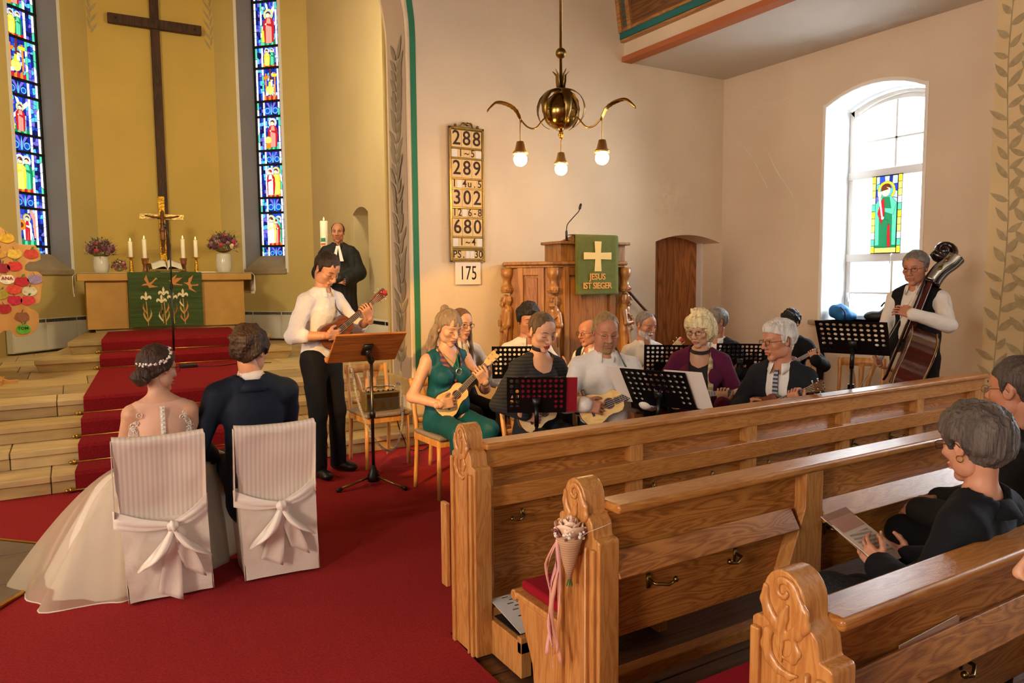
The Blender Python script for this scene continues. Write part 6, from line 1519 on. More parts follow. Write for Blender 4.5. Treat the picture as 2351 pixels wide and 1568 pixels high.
# ================================================================ chairs, music stands, ukuleles
M_beech = wood('beech', 'c0803c', 'd9a15c', 2, 12, .4, .2, .4)
M_uphol = mat('upholstery', '8d7d72', .95, var=.3, vscale=160, bump=.4, bscale=300)
def make_chair(label):
    c = thing('chair', label, 'chair', (0, 0, 0), 0, 'beech chairs of the musicians')
    for x, y, t in ((-.19, .18, 0), (.19, .18, 0)): MB().tube([(x, y, 0), (x * .98, y - .005, .44)], .0165, 10).build('leg', M_beech, c, smooth=True)
    for x in (-.18, .18): MB().tube(smooth_pts([(x, -.24, 0), (x, -.20, .42), (x, -.235, .62), (x, -.27, .84)], 5), .017, 10).build('leg', M_beech, c, smooth=True)
    b = MB(); b.bx(-.20, .165, .385, .20, .19, .435); b.bx(-.20, -.21, .385, .20, -.19, .435)
    for x in (-.195, .175): b.bx(x, -.2, .385, x + .02, .18, .435)
    b.build('seat_frame', M_beech, c, bevel=.004)
    b = MB(); b.bx(-.205, -.20, .435, .205, .215, .47); b.build('seat', M_uphol, c, bevel=.018, seg=3)
    b = MB(); b.grid(lambda u, v: ((u - .5) * .40, -.262 - .03 * (1 - (2 * u - 1) ** 2) - .01 * v, .765 + .075 * v), 10, 3); b.build('top_rail', M_beech, c, smooth=True, solid=.02)
    b = MB(); b.grid(lambda u, v: ((u - .5) * .36, -.215 - .02 * (1 - (2 * u - 1) ** 2), .50 + .04 * v), 10, 2); b.build('lower_rail', M_beech, c, smooth=True, solid=.018)
    for sx in (-1, 0, 1):
        b = MB(); b.grid(lambda u, v, sx=sx: (sx * (.055 + .05 * v * v) + (u - .5) * (.03 + .022 * v), -.237 - .05 * v, .52 + .26 * v), 3, 8); b.build('slat', M_beech, c, smooth=True, solid=.012)
    return c
chair0 = None
def place_chair(x, y, face, label, z=0):
    global chair0
    rz = radians(face - 90)
    if chair0 is None:
        chair0 = make_chair(label); chair0.location = (x, y, z); chair0.rotation_euler = (0, 0, rz); return chair0
    return copy_tree(chair0, None, (x, y, z), rz, label)
M_standb = mat('stand_black', '0b0b0c', .35, spec=.4)
def music_stand(x, y, rz, zc, label, w_=.46, h_=.30, tilt=22, roll=0):
    c = thing('music_stand', label, 'music stand', (x, y, 0), rz, 'black perforated music stands')
    nx, nz = 10, 6; R = Matrix.Rotation(radians(tilt), 3, 'X') @ Matrix.Rotation(radians(roll), 3, 'Y'); O = Vector((0, 0, zc)); b = MB()
    P = lambda u, v: O + R @ Vector(((u - .5) * w_, 0, (v - .5) * h_)); m0, m1 = .035, .10
    cw, chh = (1 - 2 * m0) / nx, (1 - m0 - m1) / nz
    def quad(u0, u1, v0, v1): b.add([P(u0, v0), P(u1, v0), P(u1, v1), P(u0, v1)], [(0, 1, 2, 3)])
    quad(0, 1, 0, m1); quad(0, 1, 1 - m0, 1); quad(0, m0, m1, 1 - m0); quad(1 - m0, 1, m1, 1 - m0)
    for i in range(nx):
        for j in range(nz):
            u0, v0 = m0 + i * cw, m1 + j * chh
            if j < 2 and 1 < i < nx - 2: quad(u0, u0 + cw, v0, v0 + chh); continue
            uc, vc = u0 + cw / 2, v0 + chh / 2; rr = .0115; sq = []; ci = []
            for k in range(16):
                a = 2 * pi * k / 16; ca, sa = cos(a), sin(a); mx = max(abs(ca), abs(sa)); sq.append(P(uc + ca / mx * cw / 2, vc + sa / mx * chh / 2)); ci.append(P(uc + ca * rr / w_, vc + sa * rr / h_))
            b.add(sq + ci, [(k, (k + 1) % 16, 16 + (k + 1) % 16, 16 + k) for k in range(16)])
    b.build('desk', M_standb, c, solid=.0025)
    b = MB(); b.box(O + R @ Vector((0, .025, -h_ / 2 + .001)), (w_, .05, .003), R); b.box(O + R @ Vector((0, .05, -h_ / 2 + .008)), (w_, .003, .016), R); b.build('ledge', M_standb, c)
    b = MB(); b.box(O + R @ Vector((0, -.012, -.06)), (.05, .02, .09), R); b.tube([O + R @ Vector((0, -.02, -.06)), Vector((0, .0, zc - .20))], .014, 8); b.build('bracket', M_standb, c, smooth=True)
    b = MB(); b.tube([(0, 0, .15), (0, 0, zc - .17)], .011, 10); b.build('pole', M_standb, c, smooth=True); MB().lathe([(.02, 0), (.02, .05)], (0, 0, zc - .35), 12).build('clutch', M_standb, c)
    for k in range(3):
        a = k * 2.094 + .5; MB().tube([(0, 0, .22), (.27 * cos(a), .27 * sin(a), .012)], .009, 8).build('leg', M_standb, c, smooth=True)
    return c, O, R
M_spruce = wood('spruce_top', 'd7a759', 'ecc67c', 0, 14, .3, .5, .3); M_mahog = wood('mahogany', '5a2d1a', '7d4526', 0, 14, .3, .5, .5); M_dark = mat('rosewood', '2a1710', .4); M_rib_d = wood('uke_rib', '3a1d12', '57301c', 0, 14, .25, .5, .4)
M_fret = mat('fret_metal', 'b9b4a6', .3, 1); M_peg = mat('peg_metal', 'd0ccc2', .25, .9); M_str = mat('nylon_string', 'd9d2c0', .5); M_rednk = mat('tuner_red', 'b52a2e', .4)
UKO = [(-.150, .0), (-.147, .03), (-.132, .064), (-.10, .090), (-.065, .095), (-.03, .084), (.005, .068), (.035, .063), (.065, .069), (.092, .066), (.112, .045), (.12, .018)]
def uke(label, info, c, e, m, topm, ribm, headm, tuner=None, k=1.0):
    W_, D_ = info['W'], info['D']; X = D_(Vector(e)).normalized(); Z = D_(Vector(m)); Z = (Z - X * Z.dot(X)).normalized(); Y = Z.cross(X); o = W_(Vector(c))
    t = thing('ukulele', label, 'ukulele', tuple(o), 0, 'ukuleles'); R = Matrix((X, Y, Z)).transposed()
    G = lambda x, y, z: tuple(R @ Vector((x * k, y * k, z * k)))
    full = UKO + [(x, -y) for x, y in UKO[::-1] if y > 0]; ux, uy, uz = R.col[0] * k, R.col[1] * k, R.col[2] * k
    MB().prism(full, G(0, 0, -.062), ux, uy, uz * .060).build('body', ribm, t, bevel=.006)
    MB().prism([(x * .985, y * .98) for x, y in full], G(0, 0, -.0025), ux, uy, uz * .003).build('soundboard', topm, t)
    MB().lathe([(0, 0), (.027 * k, 0), (.027 * k, .0008)], G(.035, 0, .0006), 18, R).build('sound_hole', M_dark, t)
    MB().lathe([(.029 * k, 0), (.034 * k, 0), (.034 * k, .0006), (.029 * k, .0006)], G(.035, 0, .0006), 18, R).build('rosette', M_mahog, t)
    MB().box(G(-.075, 0, .004), (.014 * k, .075 * k, .007 * k), R).build('bridge', M_dark, t, bevel=.002)
    b = MB(); b.prism([(.10, -.020), (.345, -.0165), (.345, .0165), (.10, .020)], G(0, 0, -.022), ux, uy, uz * .022); b.build('neck', headm, t, bevel=.006)
    fb = MB().prism([(.068, -.0205), (.340, -.0165), (.340, .0165), (.068, .0205)], G(0, 0, .0008), ux, uy, uz * .005).build('fretboard', M_dark, t)
    b = MB()
    for i in range(13): x = .335 - .265 * (1 - 2 ** (-(i) / 12)) * 1.75; b.box(G(x, 0, .0062), (.0016 * k, .036 * k, .001 * k), R)
    b.build('frets', M_fret, fb)
    MB().prism([(.34, -.0175), (.365, -.026), (.455, -.032), (.462, -.018), (.452, 0), (.462, .018), (.455, .032), (.365, .026), (.34, .0175)], G(0, 0, -.018), ux, uy, uz * .014).build('headstock', topm if headm is M_spruce else headm, t, bevel=.002)
    for x in (.385, .425):
        for sy in (-1, 1):
            b = MB(); b.lathe([(.005 * k, -.002), (.005 * k, .008), (.003 * k, .012)], G(x, sy * .018, -.004), 8, R); b.tube([G(x, sy * .028, -.011), G(x, sy * .042, -.011)], .003 * k, 6); b.ball(G(x, sy * .046, -.011), (.005 * k, .006 * k, .006 * k), 8, 6, R); b.build('tuning_peg', M_peg, t, smooth=True)
    for i in range(4):
        y0, y1 = (-.018 + .012 * i), (-.012 + .008 * i); MB().tube([G(-.075, y0, .009), G(.335, y1, .0085), G(.40, y1 * 1.4, .001)], .0009 * k, 4).build('string', M_str, t)
    if tuner: b = MB(); b.lathe([(.016, 0), (.020, .003), (.020, .009), (.014, .011)], G(.445, .0, .0), 16, R); b.build('clip_tuner', tuner, t, smooth=True)
    return t
def uke_hands(c, e, m, fret=.27, strum=-.02):
    e = Vector(e).normalized(); m = Vector(m); m = (m - e * m.dot(e)).normalized(); q = m.cross(e); q = q if q.z < 0 else -q; c = Vector(c)
    nL = c + e * fret; wl = nL + q * .082 + m * .012 - e * .01; wr_ = c + e * (strum - .085) - q * .045 + m * .055
    return dict(handL=tuple(wl), hL=dict(d=tuple(-q * .85 + m * .30 + e * .12), n=tuple(-m * .9 - q * .2), curl=.72), handR=tuple(wr_), hR=dict(d=tuple(e * .8 + q * .55 - m * .12), n=tuple(-m), curl=.55))
# ================================================================ the ukulele group
SKA = skin('warm', 'c28a66'); SKB = skin('pale', 'cc9a78'); SKC = skin('ruddy', 'b97c5c'); SKD = skin('rosy', 'c68c6c')
def hairm(n, c): return mat('hair_' + n, c, .55, var=.35, vscale=40, bump=.7, bscale=90, stretch=(1, 1, .12), spec=.35, bdist=.02)
HG = hairm('greybrown', '8d775c'); HBR = hairm('darkbrown', '2b1c12'); HBL = hairm('blonde', 'e3cf9f'); HWH = hairm('white', 'c9c4bb'); HLB = hairm('lightbrown', '6b4a2c'); HGR = hairm('grey', '77716a'); HSB = hairm('sandy', '96784f'); HBK = hairm('black', '1a1412'); HCR = hairm('cropped', '5d4a33')
LONGP = [(.13, .050), (.075, .044), (.045, .030), (.020, -.02), (.004, -.125), (-.2, -.15), (-.2, .25), (.13, .25)]
ST_teal = dict(t=.013, amp=.004, freq=80, poly=[(.13, .036), (.085, .034), (.045, .036), (.020, .01), (.008, -.03), (-.02, -.06), (-.08, -.08), (-.2, -.1), (-.2, .25), (.13, .25)], bun=((0, -.085, .10), .035),
    locks=[([(sx * .075, -.03, .0), (sx * .088, -.035, -.07), (sx * .085, -.03, -.14), (sx * .10, -.02, -.20), (sx * .085, -.0, -.235)], [.020, .026, .026, .022, .012]) for sx in (-1, 1)] + [([(sx * .05, -.07, 0), (sx * .06, -.085, -.1), (sx * .07, -.08, -.19), (sx * .05, -.07, -.24)], [.03, .035, .032, .015]) for sx in (-1, 1)] + [([(sx * .095, -.015, -.17), (sx * .115, .0, -.215), (sx * .09, .012, -.225)], [.012, .014, .008]) for sx in (-1, 1)])
ST_long = dict(t=.007, amp=.002, freq=110, poly=LONGP, locks=[([(sx * .055, .03, .075), (sx * .078, .012, .0), (sx * .080, .006, -.10), (sx * .072, .045, -.20), (sx * .065, .075, -.32), (sx * .06, .085, -.40)], [.012, .015, .024, .026, .024, .010]) for sx in (-1, 1)] + [([(sx * .04, -.07, .0), (sx * .05, -.08, -.12), (sx * .05, -.08, -.28)], [.035, .04, .03]) for sx in (-1, 1)])
ST_crop = dict(t=.0065, amp=.001, freq=220, poly=[(.13, .060), (.070, .056), (.040, .044), (.026, -.005), (.010, -.02), (-.008, .03), (-.032, .010), (-.042, -.045), (-.070, -.07), (-.2, -.07), (-.2, .25), (.13, .25)])
ST_bob = dict(t=.028, amp=.009, freq=120, full=1, poly=[(.14, .036), (.090, .034), (.055, .02), (.040, -.04), (.028, -.080), (-.03, -.105), (-.2, -.12), (-.2, .25), (.14, .25)], ell=[((.01, -.02, .135), (.05, .05, .02)), ((-.03, .02, .130), (.03, .03, .015))], seed=4)
ST_man = dict(t=.011, amp=.003, freq=100)
ST_thin = dict(t=.006, amp=.0015, freq=160, poly=[(.13, .085), (.060, .075), (.030, .050), (.024, -.012), (.008, -.020), (-.010, .030), (-.032, .010), (-.042, -.045), (-.070, -.075), (-.2, -.08), (-.2, .25), (.13, .25)])
ST_bald = dict(t=.006, amp=.0015, freq=160, poly=[(.02, .062), (.030, .030), (.024, -.012), (.008, -.020), (-.010, .030), (-.032, .010), (-.042, -.045), (-.070, -.075), (-.2, -.08), (-.2, .25), (-.02, .105)])
ST_wh = dict(t=.016, top=.012, amp=.0045, freq=120, quiff=1, seed=6)
ST_mess = dict(t=.018, top=.012, amp=.007, freq=100, seed=8, poly=[(.13, .060), (.060, .050), (.034, .035), (.028, -.012), (.008, -.022), (-.010, .020), (-.032, .0), (-.042, -.055), (-.070, -.085), (-.2, -.09), (-.2, .25), (.13, .25)])
CW = cloth('shirt_white', 'ded8cf', bump=.4); CWc = cloth('shirt_cream', 'd9cfbd', bump=.4); CTE = cloth('teal', '0f4e57', bump=.35, rough=.6); CBLK = cloth('black', '121214', bump=.2); CJEAN = cloth('jeans_dark', '23282d', bump=.2); CPUR = cloth('purple', '5a1638', bump=.3); CGRY = cloth('charcoal', '2a2729', bump=.2)
CSUIT = cloth('suit_black', '17191e', bump=.15); CFLE = cloth('fleece', '20262a', bump=.5, bscale=60); CRIB = stripes('ribbed_black', '141416', '25262a', 2, 45, .9); CVEST = cloth('waistcoat', '0e1013', bump=.15); CNAVY = cloth('navy', '121b2a', bump=.12, rough=.7)
M_strapw = stripes('strap_woven', '8c4a3a', '3a3050', 2, 26, .85); M_strapg = mat('strap_grey', '46504a', .6, bump=.5, bscale=60); M_strapc = stripes('strap_links', 'cdb88a', 'a88d58', 2, 22, .6); M_strapk = mat('strap_black', '161412', .5)
U0 = dict(c=(.02, .20, .745), e=(-.80, .05, .55), m=(0.05, .95, .28))
def player(label, loc, face, s, ukl, topm, ribm, headm, c=None, e=None, m=None, tuner=None, chair=True, chair_label='', cback=.06, uk=1.0, fret=.27, strum=-.02, **kw):
    c = c or U0['c']; e = e or U0['e']; m = m or U0['m']
    hh = uke_hands(c, e, m, fret, strum); hh.update(kw.pop('hands_over', {}))
    inf = person(label, 'ukulele players', loc, face, 'sit', s, **hh, **kw)
    if ukl: uke(ukl, inf, c, e, m, topm, ribm, headm, tuner, uk)
    if chair:
        a = radians(face); place_chair(loc[0] + cos(a) * cback, loc[1] + sin(a) * cback, face, chair_label)
    return inf
# front row
i1 = player('woman in a sleeveless teal jumpsuit with wavy half-up hair playing a pale ukulele', (2.40, 4.98), -88, 1.0, 'pale spruce ukulele held by the woman in teal', M_spruce, M_rib_d, M_spruce, skin_m=SKB, hair=ST_teal, hair_m=HG, fem=1, old=1, chest=1.1, belly=.3,
    look=(6, 20, 0), top=CTE, sleeve='none', neck='v', bottom=CTE, lean=3, c=(.05, .21, .73), e=(-.72, .12, .66), uk=1.02, fret=.26, brow_m=HG, chair_label='beech chair under the woman in teal', footL=(-.10, .36, .085), footR=(.10, .38, .085))
strap(i1, [(.075, -.02, 1.10), (.085, .06, 1.05), (.05, .135, .94), (-.01, .165, .85)], .038, M_strapw); strap(i1, [(-.075, -.02, 1.10), (-.085, .06, 1.05), (-.07, .135, .94), (-.05, .16, .82)], .038, M_strapw)
H = i1['hp']
for sx in (-1, 1):
    b = MB(); o = Vector(H((sx * .079, -.006, -.045))); b.tube([o, o + Vector((0, 0, -.012))], .001, 4); b.tube([o + Vector((0, 0, -.012)), o + Vector((.012, 0, -.036)), o + Vector((-.012, 0, -.036)), o + Vector((0, 0, -.012))], .0022, 5); b.build('earring', M_peg, i1['root'], world=True)
o = i1['W']((-.02, .168, .935)); b = MB(); b.tube([i1['W']((.06, .06, 1.055)), i1['W']((.02, .13, .99)), o], .0022, 5); b.tube([i1['W']((-.06, .06, 1.055)), i1['W']((-.035, .13, .99)), o], .0022, 5); b.build('cord', mat('cord_green', '2c8a3c', .6), i1['root'], world=True)
b = MB(); b.tube([o + Vector((0.022 * cos(t), -.004, -.02 + .024 * sin(t))) for t in [i * .524 for i in range(13)]], .005, 6); b.build('pendant', M_peg, i1['root'], smooth=True, world=True)
b = MB(); w0 = i1['W'](i1['wrL']); b.lathe([(.034, -.004), (.037, 0), (.034, .004)], w0, 16, frame_from(w0 - i1['W'](i1['elL']))); b.build('bracelet', M_strapk, i1['root'], world=True)
i2 = player('young woman with cropped hair, black choker and dark ribbed jumper', (2.73, 4.22), -92, 1.0, 'ukulele with a brown headstock held by the cropped haired woman', M_spruce, M_rib_d, M_mahog, skin_m=SKB, hair=ST_crop, hair_m=HCR, fem=1, lip=mat('lips_red', 'b3282c', .35), look=(2, 20, 0), top=CRIB, neck='scoop', bottom=CJEAN, lean=3, chest=.7, sh_w=.97,
    c=(.10, .20, .70), e=(-.90, .15, .36), chair_label='beech chair under the cropped haired woman', footL=(-.14, .3, .085), footR=(.14, .3, .085), brow_m=HBR)
nbk = i2['W'](i2['Nb'] + Vector((0, .012, .035))); b = MB(); b.lathe([(.054, -.014), (.0555, -.006), (.0555, .006), (.0545, .014)], nbk, 24, frame_from((0, -.22, 1))); b.build('choker', M_lash, i2['root'], smooth=True, world=True, solid=.002)
for sx in (-1, 1):
    b = MB(); b.tube([i2['W']((sx * .085, .055, 1.055)), i2['W']((sx * .15, .045, 1.035))], .003, 5); b.tube([i2['W']((sx * .085, .057, 1.07)), i2['W']((sx * .087, .075, 1.035))], .004, 5); b.build('shoulder_zip', M_brass, i2['root'], world=True)
i3 = player('broad man with goatee, glasses and white shirt holding a pale ukulele', (3.11, 3.96), -118, 1.0, 'natural ukulele held by the man with the goatee', M_spruce, M_rib_d, M_dark, skin_m=SKC, hair=ST_thin, hair_m=HSB, fat=1, belly=1, beard='goatee', beard_m=HSB, glasses='metal', look=(4, 16, 0), top=CW, top_inf=.014, bottom=CJEAN, lean=2, sh_w=1.10,
    c=(.06, .31, .775), e=(-.88, .05, .36), chair_label='beech chair under the man with the goatee', uk=1.1)
strap(i3, [(-.075, -.03, 1.12), (-.10, .07, 1.06), (-.15, .17, .93), (-.20, .22, .80)], .035, M_strapg)
i4 = player('blonde woman in a purple cardigan with dark glasses and a woven strap', (4.00, 3.95), -140, .965, 'cream headed ukulele held by the woman in purple', M_spruce, M_mahog, M_spruce, skin_m=SKB, hair=ST_bob, hair_m=HBL, fem=1, glasses='dark', eyes='open', chest=1.1, look=(-20, 12, 0), top=CGRY, neck='scoop', jacket=CPUR, jv=.42, jopen=.55, bottom=CBLK, lean=3,
    c=(.08, .22, .74), e=(-.93, .15, .14), chair_label='beech chair under the blonde woman', belly=.4)
strap(i4, [(-.07, -.02, 1.08), (-.085, .065, 1.03), (-.085, .16, .92), (-.09, .19, .78), (-.06, .20, .70)], .04, M_strapc)
b = MB(); o = i4['W'](i4['Nb'] + Vector((0, .03, -.012))); b.lathe([(.066, -.004), (.071, 0), (.066, .004)], o, 24, frame_from((-.25, -.25, 1))); b.build('necklace', M_lash, i4['root'], smooth=True, world=True)
b = MB(); w0 = i4['W'](i4['wrL']); b.lathe([(.036, -.008), (.038, 0), (.036, .008)], w0, 16, frame_from(w0 - i4['W'](i4['elL']))); b.build('wristband', M_strapk, i4['root'], world=True)
i5 = player('white haired man in a black suit and striped tie strumming a ukulele', (3.98, 3.16), -162, .955, 'dark ukulele held by the white haired man', M_mahog, M_rib_d, M_rib_d, skin_m=SKC, hair=ST_wh, hair_m=HWH, glasses='dark', eyes='open', old=1, look=(-36, 6, 0), top=CW, jacket=CSUIT, jv=.32, jopen=.40, bottom=CSUIT, lean=12,
    c=(.05, .25, .77), e=(-.84, .25, .42), m=(.0, .9, .35), chair_label='beech chair under the white haired man')
strap(i5, [(-.085, -.02, 1.06), (-.10, .07, 1.01), (-.11, .16, .88), (-.13, .22, .74)], .022, M_strapk)
a_ = i5; b = MB(); q = [i5['W'](i5['at'](k) + Vector((.0, d, 0))) for k, d in ((.50, .075), (.44, .105), (.34, .128), (.22, .130), (.14, .12))]; vs = []
for p, wd in zip(q, (.022, .03, .036, .042, .045)): vs += [p - i5['D']((wd / 2, 0, 0)), p + i5['D']((wd / 2, 0, 0))]
b.add(vs, [(2 * i, 2 * i + 1, 2 * i + 3, 2 * i + 2) for i in range(4)]); b.build('tie', stripes('tie_stripes', '20242e', '9aa0aa', 2, 40, .6), i5['root'], world=True, solid=.006)
# second row
player('young woman with long straight brown hair and dark glasses in the second row', (2.79, 5.55), -84, .98, 'brown headed ukulele held by the long haired young woman', M_mahog, M_rib_d, M_mahog, skin_m=SKB, hair=ST_long, hair_m=HLB, fem=1, glasses='dark', look=(2, 8, 0), eyes='open', top=CWc, sleeve='short', bottom=CBLK, c=(.05, .21, .75), e=(-.82, .06, .52), chair_label='beech chair under the long haired young woman', neck='collar', res=.014, footL=(-.02, .52, .085), footR=(.2, .4, .085))
player('dark haired man in a pale shirt half hidden behind the cropped haired woman', (3.30, 5.27), -105, 1.01, None, None, None, None, skin_m=SKC, hair=ST_mess, hair_m=HBK, look=(0, 10, 0), top=CW, bottom=CBLK, old=1, res=.014, chair_label='beech chair under the dark haired man', kneeL=(-.26, .36, .52), footL=(-.2, .25, .085))
player('man in glasses and dark waistcoat hidden behind the man with the goatee', (3.80, 5.0), -165, .87, None, None, None, None, skin_m=SKC, hair=ST_bald, hair_m=HGR, glasses='dark', look=(-10, 4, 0), top=CW, jacket=CVEST, jopen='vest', bottom=CBLK, res=.015, chair_label='beech chair under the man in the waistcoat', hands=False)
player('man with a white beard and cream shirt playing a tenor ukulele', (4.34, 4.99), -104, .925, 'pale headed ukulele with a red clip tuner held by the bearded man', M_spruce, M_rib_d, M_spruce, skin_m=SKC, hair=ST_thin, hair_m=HGR, beard='full', beard_m=HWH, old=1, look=(14, 14, 0), top=CWc, bottom=CBLK, c=(.08, .22, .76), e=(-.72, .05, .62), tuner=M_rednk, res=.014, chair_label='beech chair under the bearded man')
player('grey haired man in glasses and a dark fleece behind the blonde woman', (4.88, 4.62), -150, .955, 'small ukulele held by the man in the fleece', M_mahog, M_rib_d, M_dark, skin_m=SKC, hair=ST_man, hair_m=HGR, glasses='metal', look=(-45, 4, 0), eyes='open', top=CW, jacket=CFLE, jv=.2, jopen=.3, bottom=CBLK, c=(.0, .24, .74), e=(-.85, .0, .45), res=.015, chair_label='beech chair under the man in the fleece')
player('woman with short black hair and black jacket in the corner of the second row', (6.02, 4.74), -150, .885, 'dark ukulele held by the black haired woman', M_mahog, M_rib_d, M_dark, skin_m=SKD, hair=ST_mess, hair_m=HBK, fem=1, glasses='metal', look=(-25, 16, 0), top=CW, jacket=CBLK, jv=.2, jopen=.25, bottom=CBLK, c=(.0, .24, .74), e=(-.8, .0, .5), res=.014, chair_label='beech chair under the black haired woman')
# music stands, sheet music
st1, O1, R1 = music_stand(2.475, 3.835, radians(-31), .868, 'black perforated music stand holding a red folder before the cropped haired woman', .37, .245, 16)
fo = thing('red_folder', 'red folder resting on the nearest music stand', 'folder', (2.475, 3.835, 0), radians(-31)); MB().box(O1 + R1 @ Vector((.075, .012, -.005)), (.36, .008, .235), R1).build('cover', mat('folder_red', '8e1424', .5), fo)
MB().box(O1 + R1 @ Vector((.075, .019, -.003)), (.34, .004, .225), R1).build('sheets', M_page, fo)
st2, O2, R2 = music_stand(3.06, 3.37, radians(-68), .915, 'black perforated music stand with loose white sheets before the man with the goatee', .43, .31, 37)
for dx, lb in ((-.13, 'white music sheet sticking out left of the tilted music stand'), (.13, 'white music sheet sticking out right of the tilted music stand')):
    sh = thing('music_sheet', lb, 'sheet music', (3.06, 3.37, 0), radians(-68)); MB().box(O2 + R2 @ Vector((dx * 1.5, .012 + .002 * (dx > 0), .0)), (.24, .0015, .31), R2).build('sheet', M_page, sh); MB().box(O2 + R2 @ Vector((dx * 1.5, .0132 + .002 * (dx > 0), .0)), (.2, .0008, .26), R2).build('notation', stripes('staves', 'd9d2c4', '8a857b', 2, 30, .8, .18), sh)
st3, O3, R3 = music_stand(4.32, 2.93, radians(-68), 1.195, 'tall black perforated music stand of the double bass player', .43, .28, 37)
music_stand(3.06, 5.03, radians(-31), .92, 'black music stand beside the long haired young woman', .40, .28, 16)
music_stand(4.75, 4.24, radians(-45), .93, 'black music stand behind the blonde woman', .38, .24, 18)
music_stand(4.13, 4.42, radians(-40), .93, 'black music stand partly hidden left of the blonde woman', .40, .26, 18)

# ================================================================ double bass and its player
ib = person('man in a black waistcoat and white shirt standing with a double bass', 'standing musicians', (5.80, 3.37), -178, 'stand', 1.02, sh_w=1.12, floor=0, skin_m=SKC, hair=ST_man, hair_m=HGR, glasses='dark', eyes='open', old=1, look=(6, 10, 0), top=CW, top_inf=.012, jacket=CVEST, jopen='vest', jv=.34, bottom=CBLK, lean=3, belly=.6,
    handL=(-.16, .36, 1.30), hL=dict(d=(.75, .25, .28), n=(.1, -.6, -.5), curl=.35, spread=.05), handR=(.12, .42, .82), hR=dict(d=(-.4, .4, -.6), n=(-.6, .2, 0), curl=.4), poleL=(-.7, .1, -.6), poleR=(.5, -.5, -.5))
b = MB(); w0 = ib['W'](ib['wrL']); dd = (w0 - ib['W'](ib['elL'])).normalized(); b.lathe([(.035, -.012), (.038, 0), (.035, .012)], w0 - dd * .02, 16, frame_from(dd)); b.build('watch', M_peg, ib['root'], smooth=True, world=True)
M_bassr = mat('bass_varnish', '4a130c', .2, coat=.8, var=.5, vscale=3.0, stretch=(1, 1, .5)); M_bassd = mat('bass_dark', '1a0a08', .25, coat=.6); M_purf = mat('purfling', 'b08a48', .4)
pin = Vector((4.78, 3.16, .344)); top_ = Vector((5.945, 3.28, 1.789)); ax = (top_ - pin).normalized(); fn = Vector((-.74, .67, 0)); fn = (fn - ax * fn.dot(ax)).normalized(); sd_ = ax.cross(fn)
bs = thing('double_bass', 'dark red double bass leaning against its player', 'double bass', tuple(pin), 0); B_ = lambda u, v, w_: tuple(ax * u + sd_ * v + fn * w_)
BO = [(.06, .0), (.07, .12), (.12, .24), (.22, .315), (.34, .32), (.44, .275), (.50, .215), (.56, .185), (.62, .19), (.67, .215), (.72, .245), (.80, .25), (.90, .215), (.99, .14), (1.06, .06), (1.10, .035)]
full = BO + [(u, -v) for u, v in BO[::-1] if v > 0]
MB().prism(full, B_(0, 0, -.19), ax, sd_, fn * .19).build('body', M_bassr, bs, bevel=.012)
for w_ in (-.195, -.006): MB().prism([(.58 + (u - .58) * 1.02, v * 1.05) for u, v in full], B_(0, 0, w_), ax, sd_, fn * .012).build('plate', M_bassr, bs, bevel=.005)
b = MB()
for w_ in (-.183, -.008): b.tube([B_(.58 + (u - .58) * 1.012, v * 1.03, w_) for u, v in full + full[:1]], .004, 5)
b.build('purfling', M_purf, bs, smooth=True)
MB().prism([(.96, -.030), (1.56, -.022), (1.56, .022), (.96, .030)], B_(0, 0, -.03), ax, sd_, fn * .045).build('neck', M_bassr, bs, bevel=.012)
MB().prism([(.62, -.045), (1.56, -.022), (1.56, .022), (.62, .045)], B_(0, 0, .02), ax, sd_, fn * .018).build('fingerboard', M_bassd, bs, bevel=.006)
b = MB(); b.bar(B_(.36, 0, .02), B_(.36, 0, .17), .14, .02, up=tuple(sd_)); b.build('bridge', M_beech, bs)
for i in range(4): MB().tube([B_(.12, -.018 + .012 * i, .05), B_(.36, -.03 + .02 * i, .17), B_(1.56, -.014 + .009 * i, .042), B_(1.66, -.01 + .006 * i, .02)], .0022, 5).build('string', M_peg, bs)
b = MB(); b.prism([(.06, -.03), (.30, -.045), (.30, .045), (.06, .03)], B_(0, 0, .03), ax, sd_, fn * .02); b.build('tailpiece', M_bassd, bs)
sc = smooth_pts([B_(1.53, 0, 0), B_(1.60, 0, -.008), B_(1.68, 0, -.03), B_(1.76, 0, -.07), B_(1.83, 0, -.095)], 5)
hd = MB(); 
for s_ in (-1, 1):
    vs = []
    for i, p in enumerate(sc):
        t = i / (len(sc) - 1); h_ = .035 + .02 * t; o = sd_ * s_ * (.026 + .008 * t); vs += [p + o - fn * h_, p + o + fn * h_]
    hd.add(vs, [(2 * i, 2 * i + 1, 2 * i + 3, 2 * i + 2) for i in range(len(sc) - 1)])
hd.build('peg_box_cheek', M_bassd, bs, smooth=True, solid=.012)
MB().tube([p + Vector((0, 0, 0)) - fn * .05 for p in sc], [.034] * len(sc), 10).build('peg_box', M_bassd, bs, smooth=True)
b = MB(); vs = []
ps_ = 1 if sd_.dot(Vector((-.8, -.6, 0))) > 0 else -1
for i, p in enumerate(sc[1:]): t = i / (len(sc) - 2); vs += [p + sd_ * ps_ * .048 - fn * (.026 + .016 * t), p + sd_ * ps_ * .048 + fn * (.026 + .016 * t)]
b.add(vs, [(2 * i, 2 * i + 1, 2 * i + 3, 2 * i + 2) for i in range(len(sc) - 2)]); b.build('tuner_plate', mat('plate_nickel', 'b9b4aa', .35, .9), bs, smooth=True, solid=.003)
b = MB(); c0 = Vector(B_(1.86, 0, -.02)); sp_ = [c0 + ax * (.085 * (1 - t / 14) * cos(t + 2.2)) + fn * (.085 * (1 - t / 14) * sin(t + 2.2)) for t in [i * .45 for i in range(26)]]
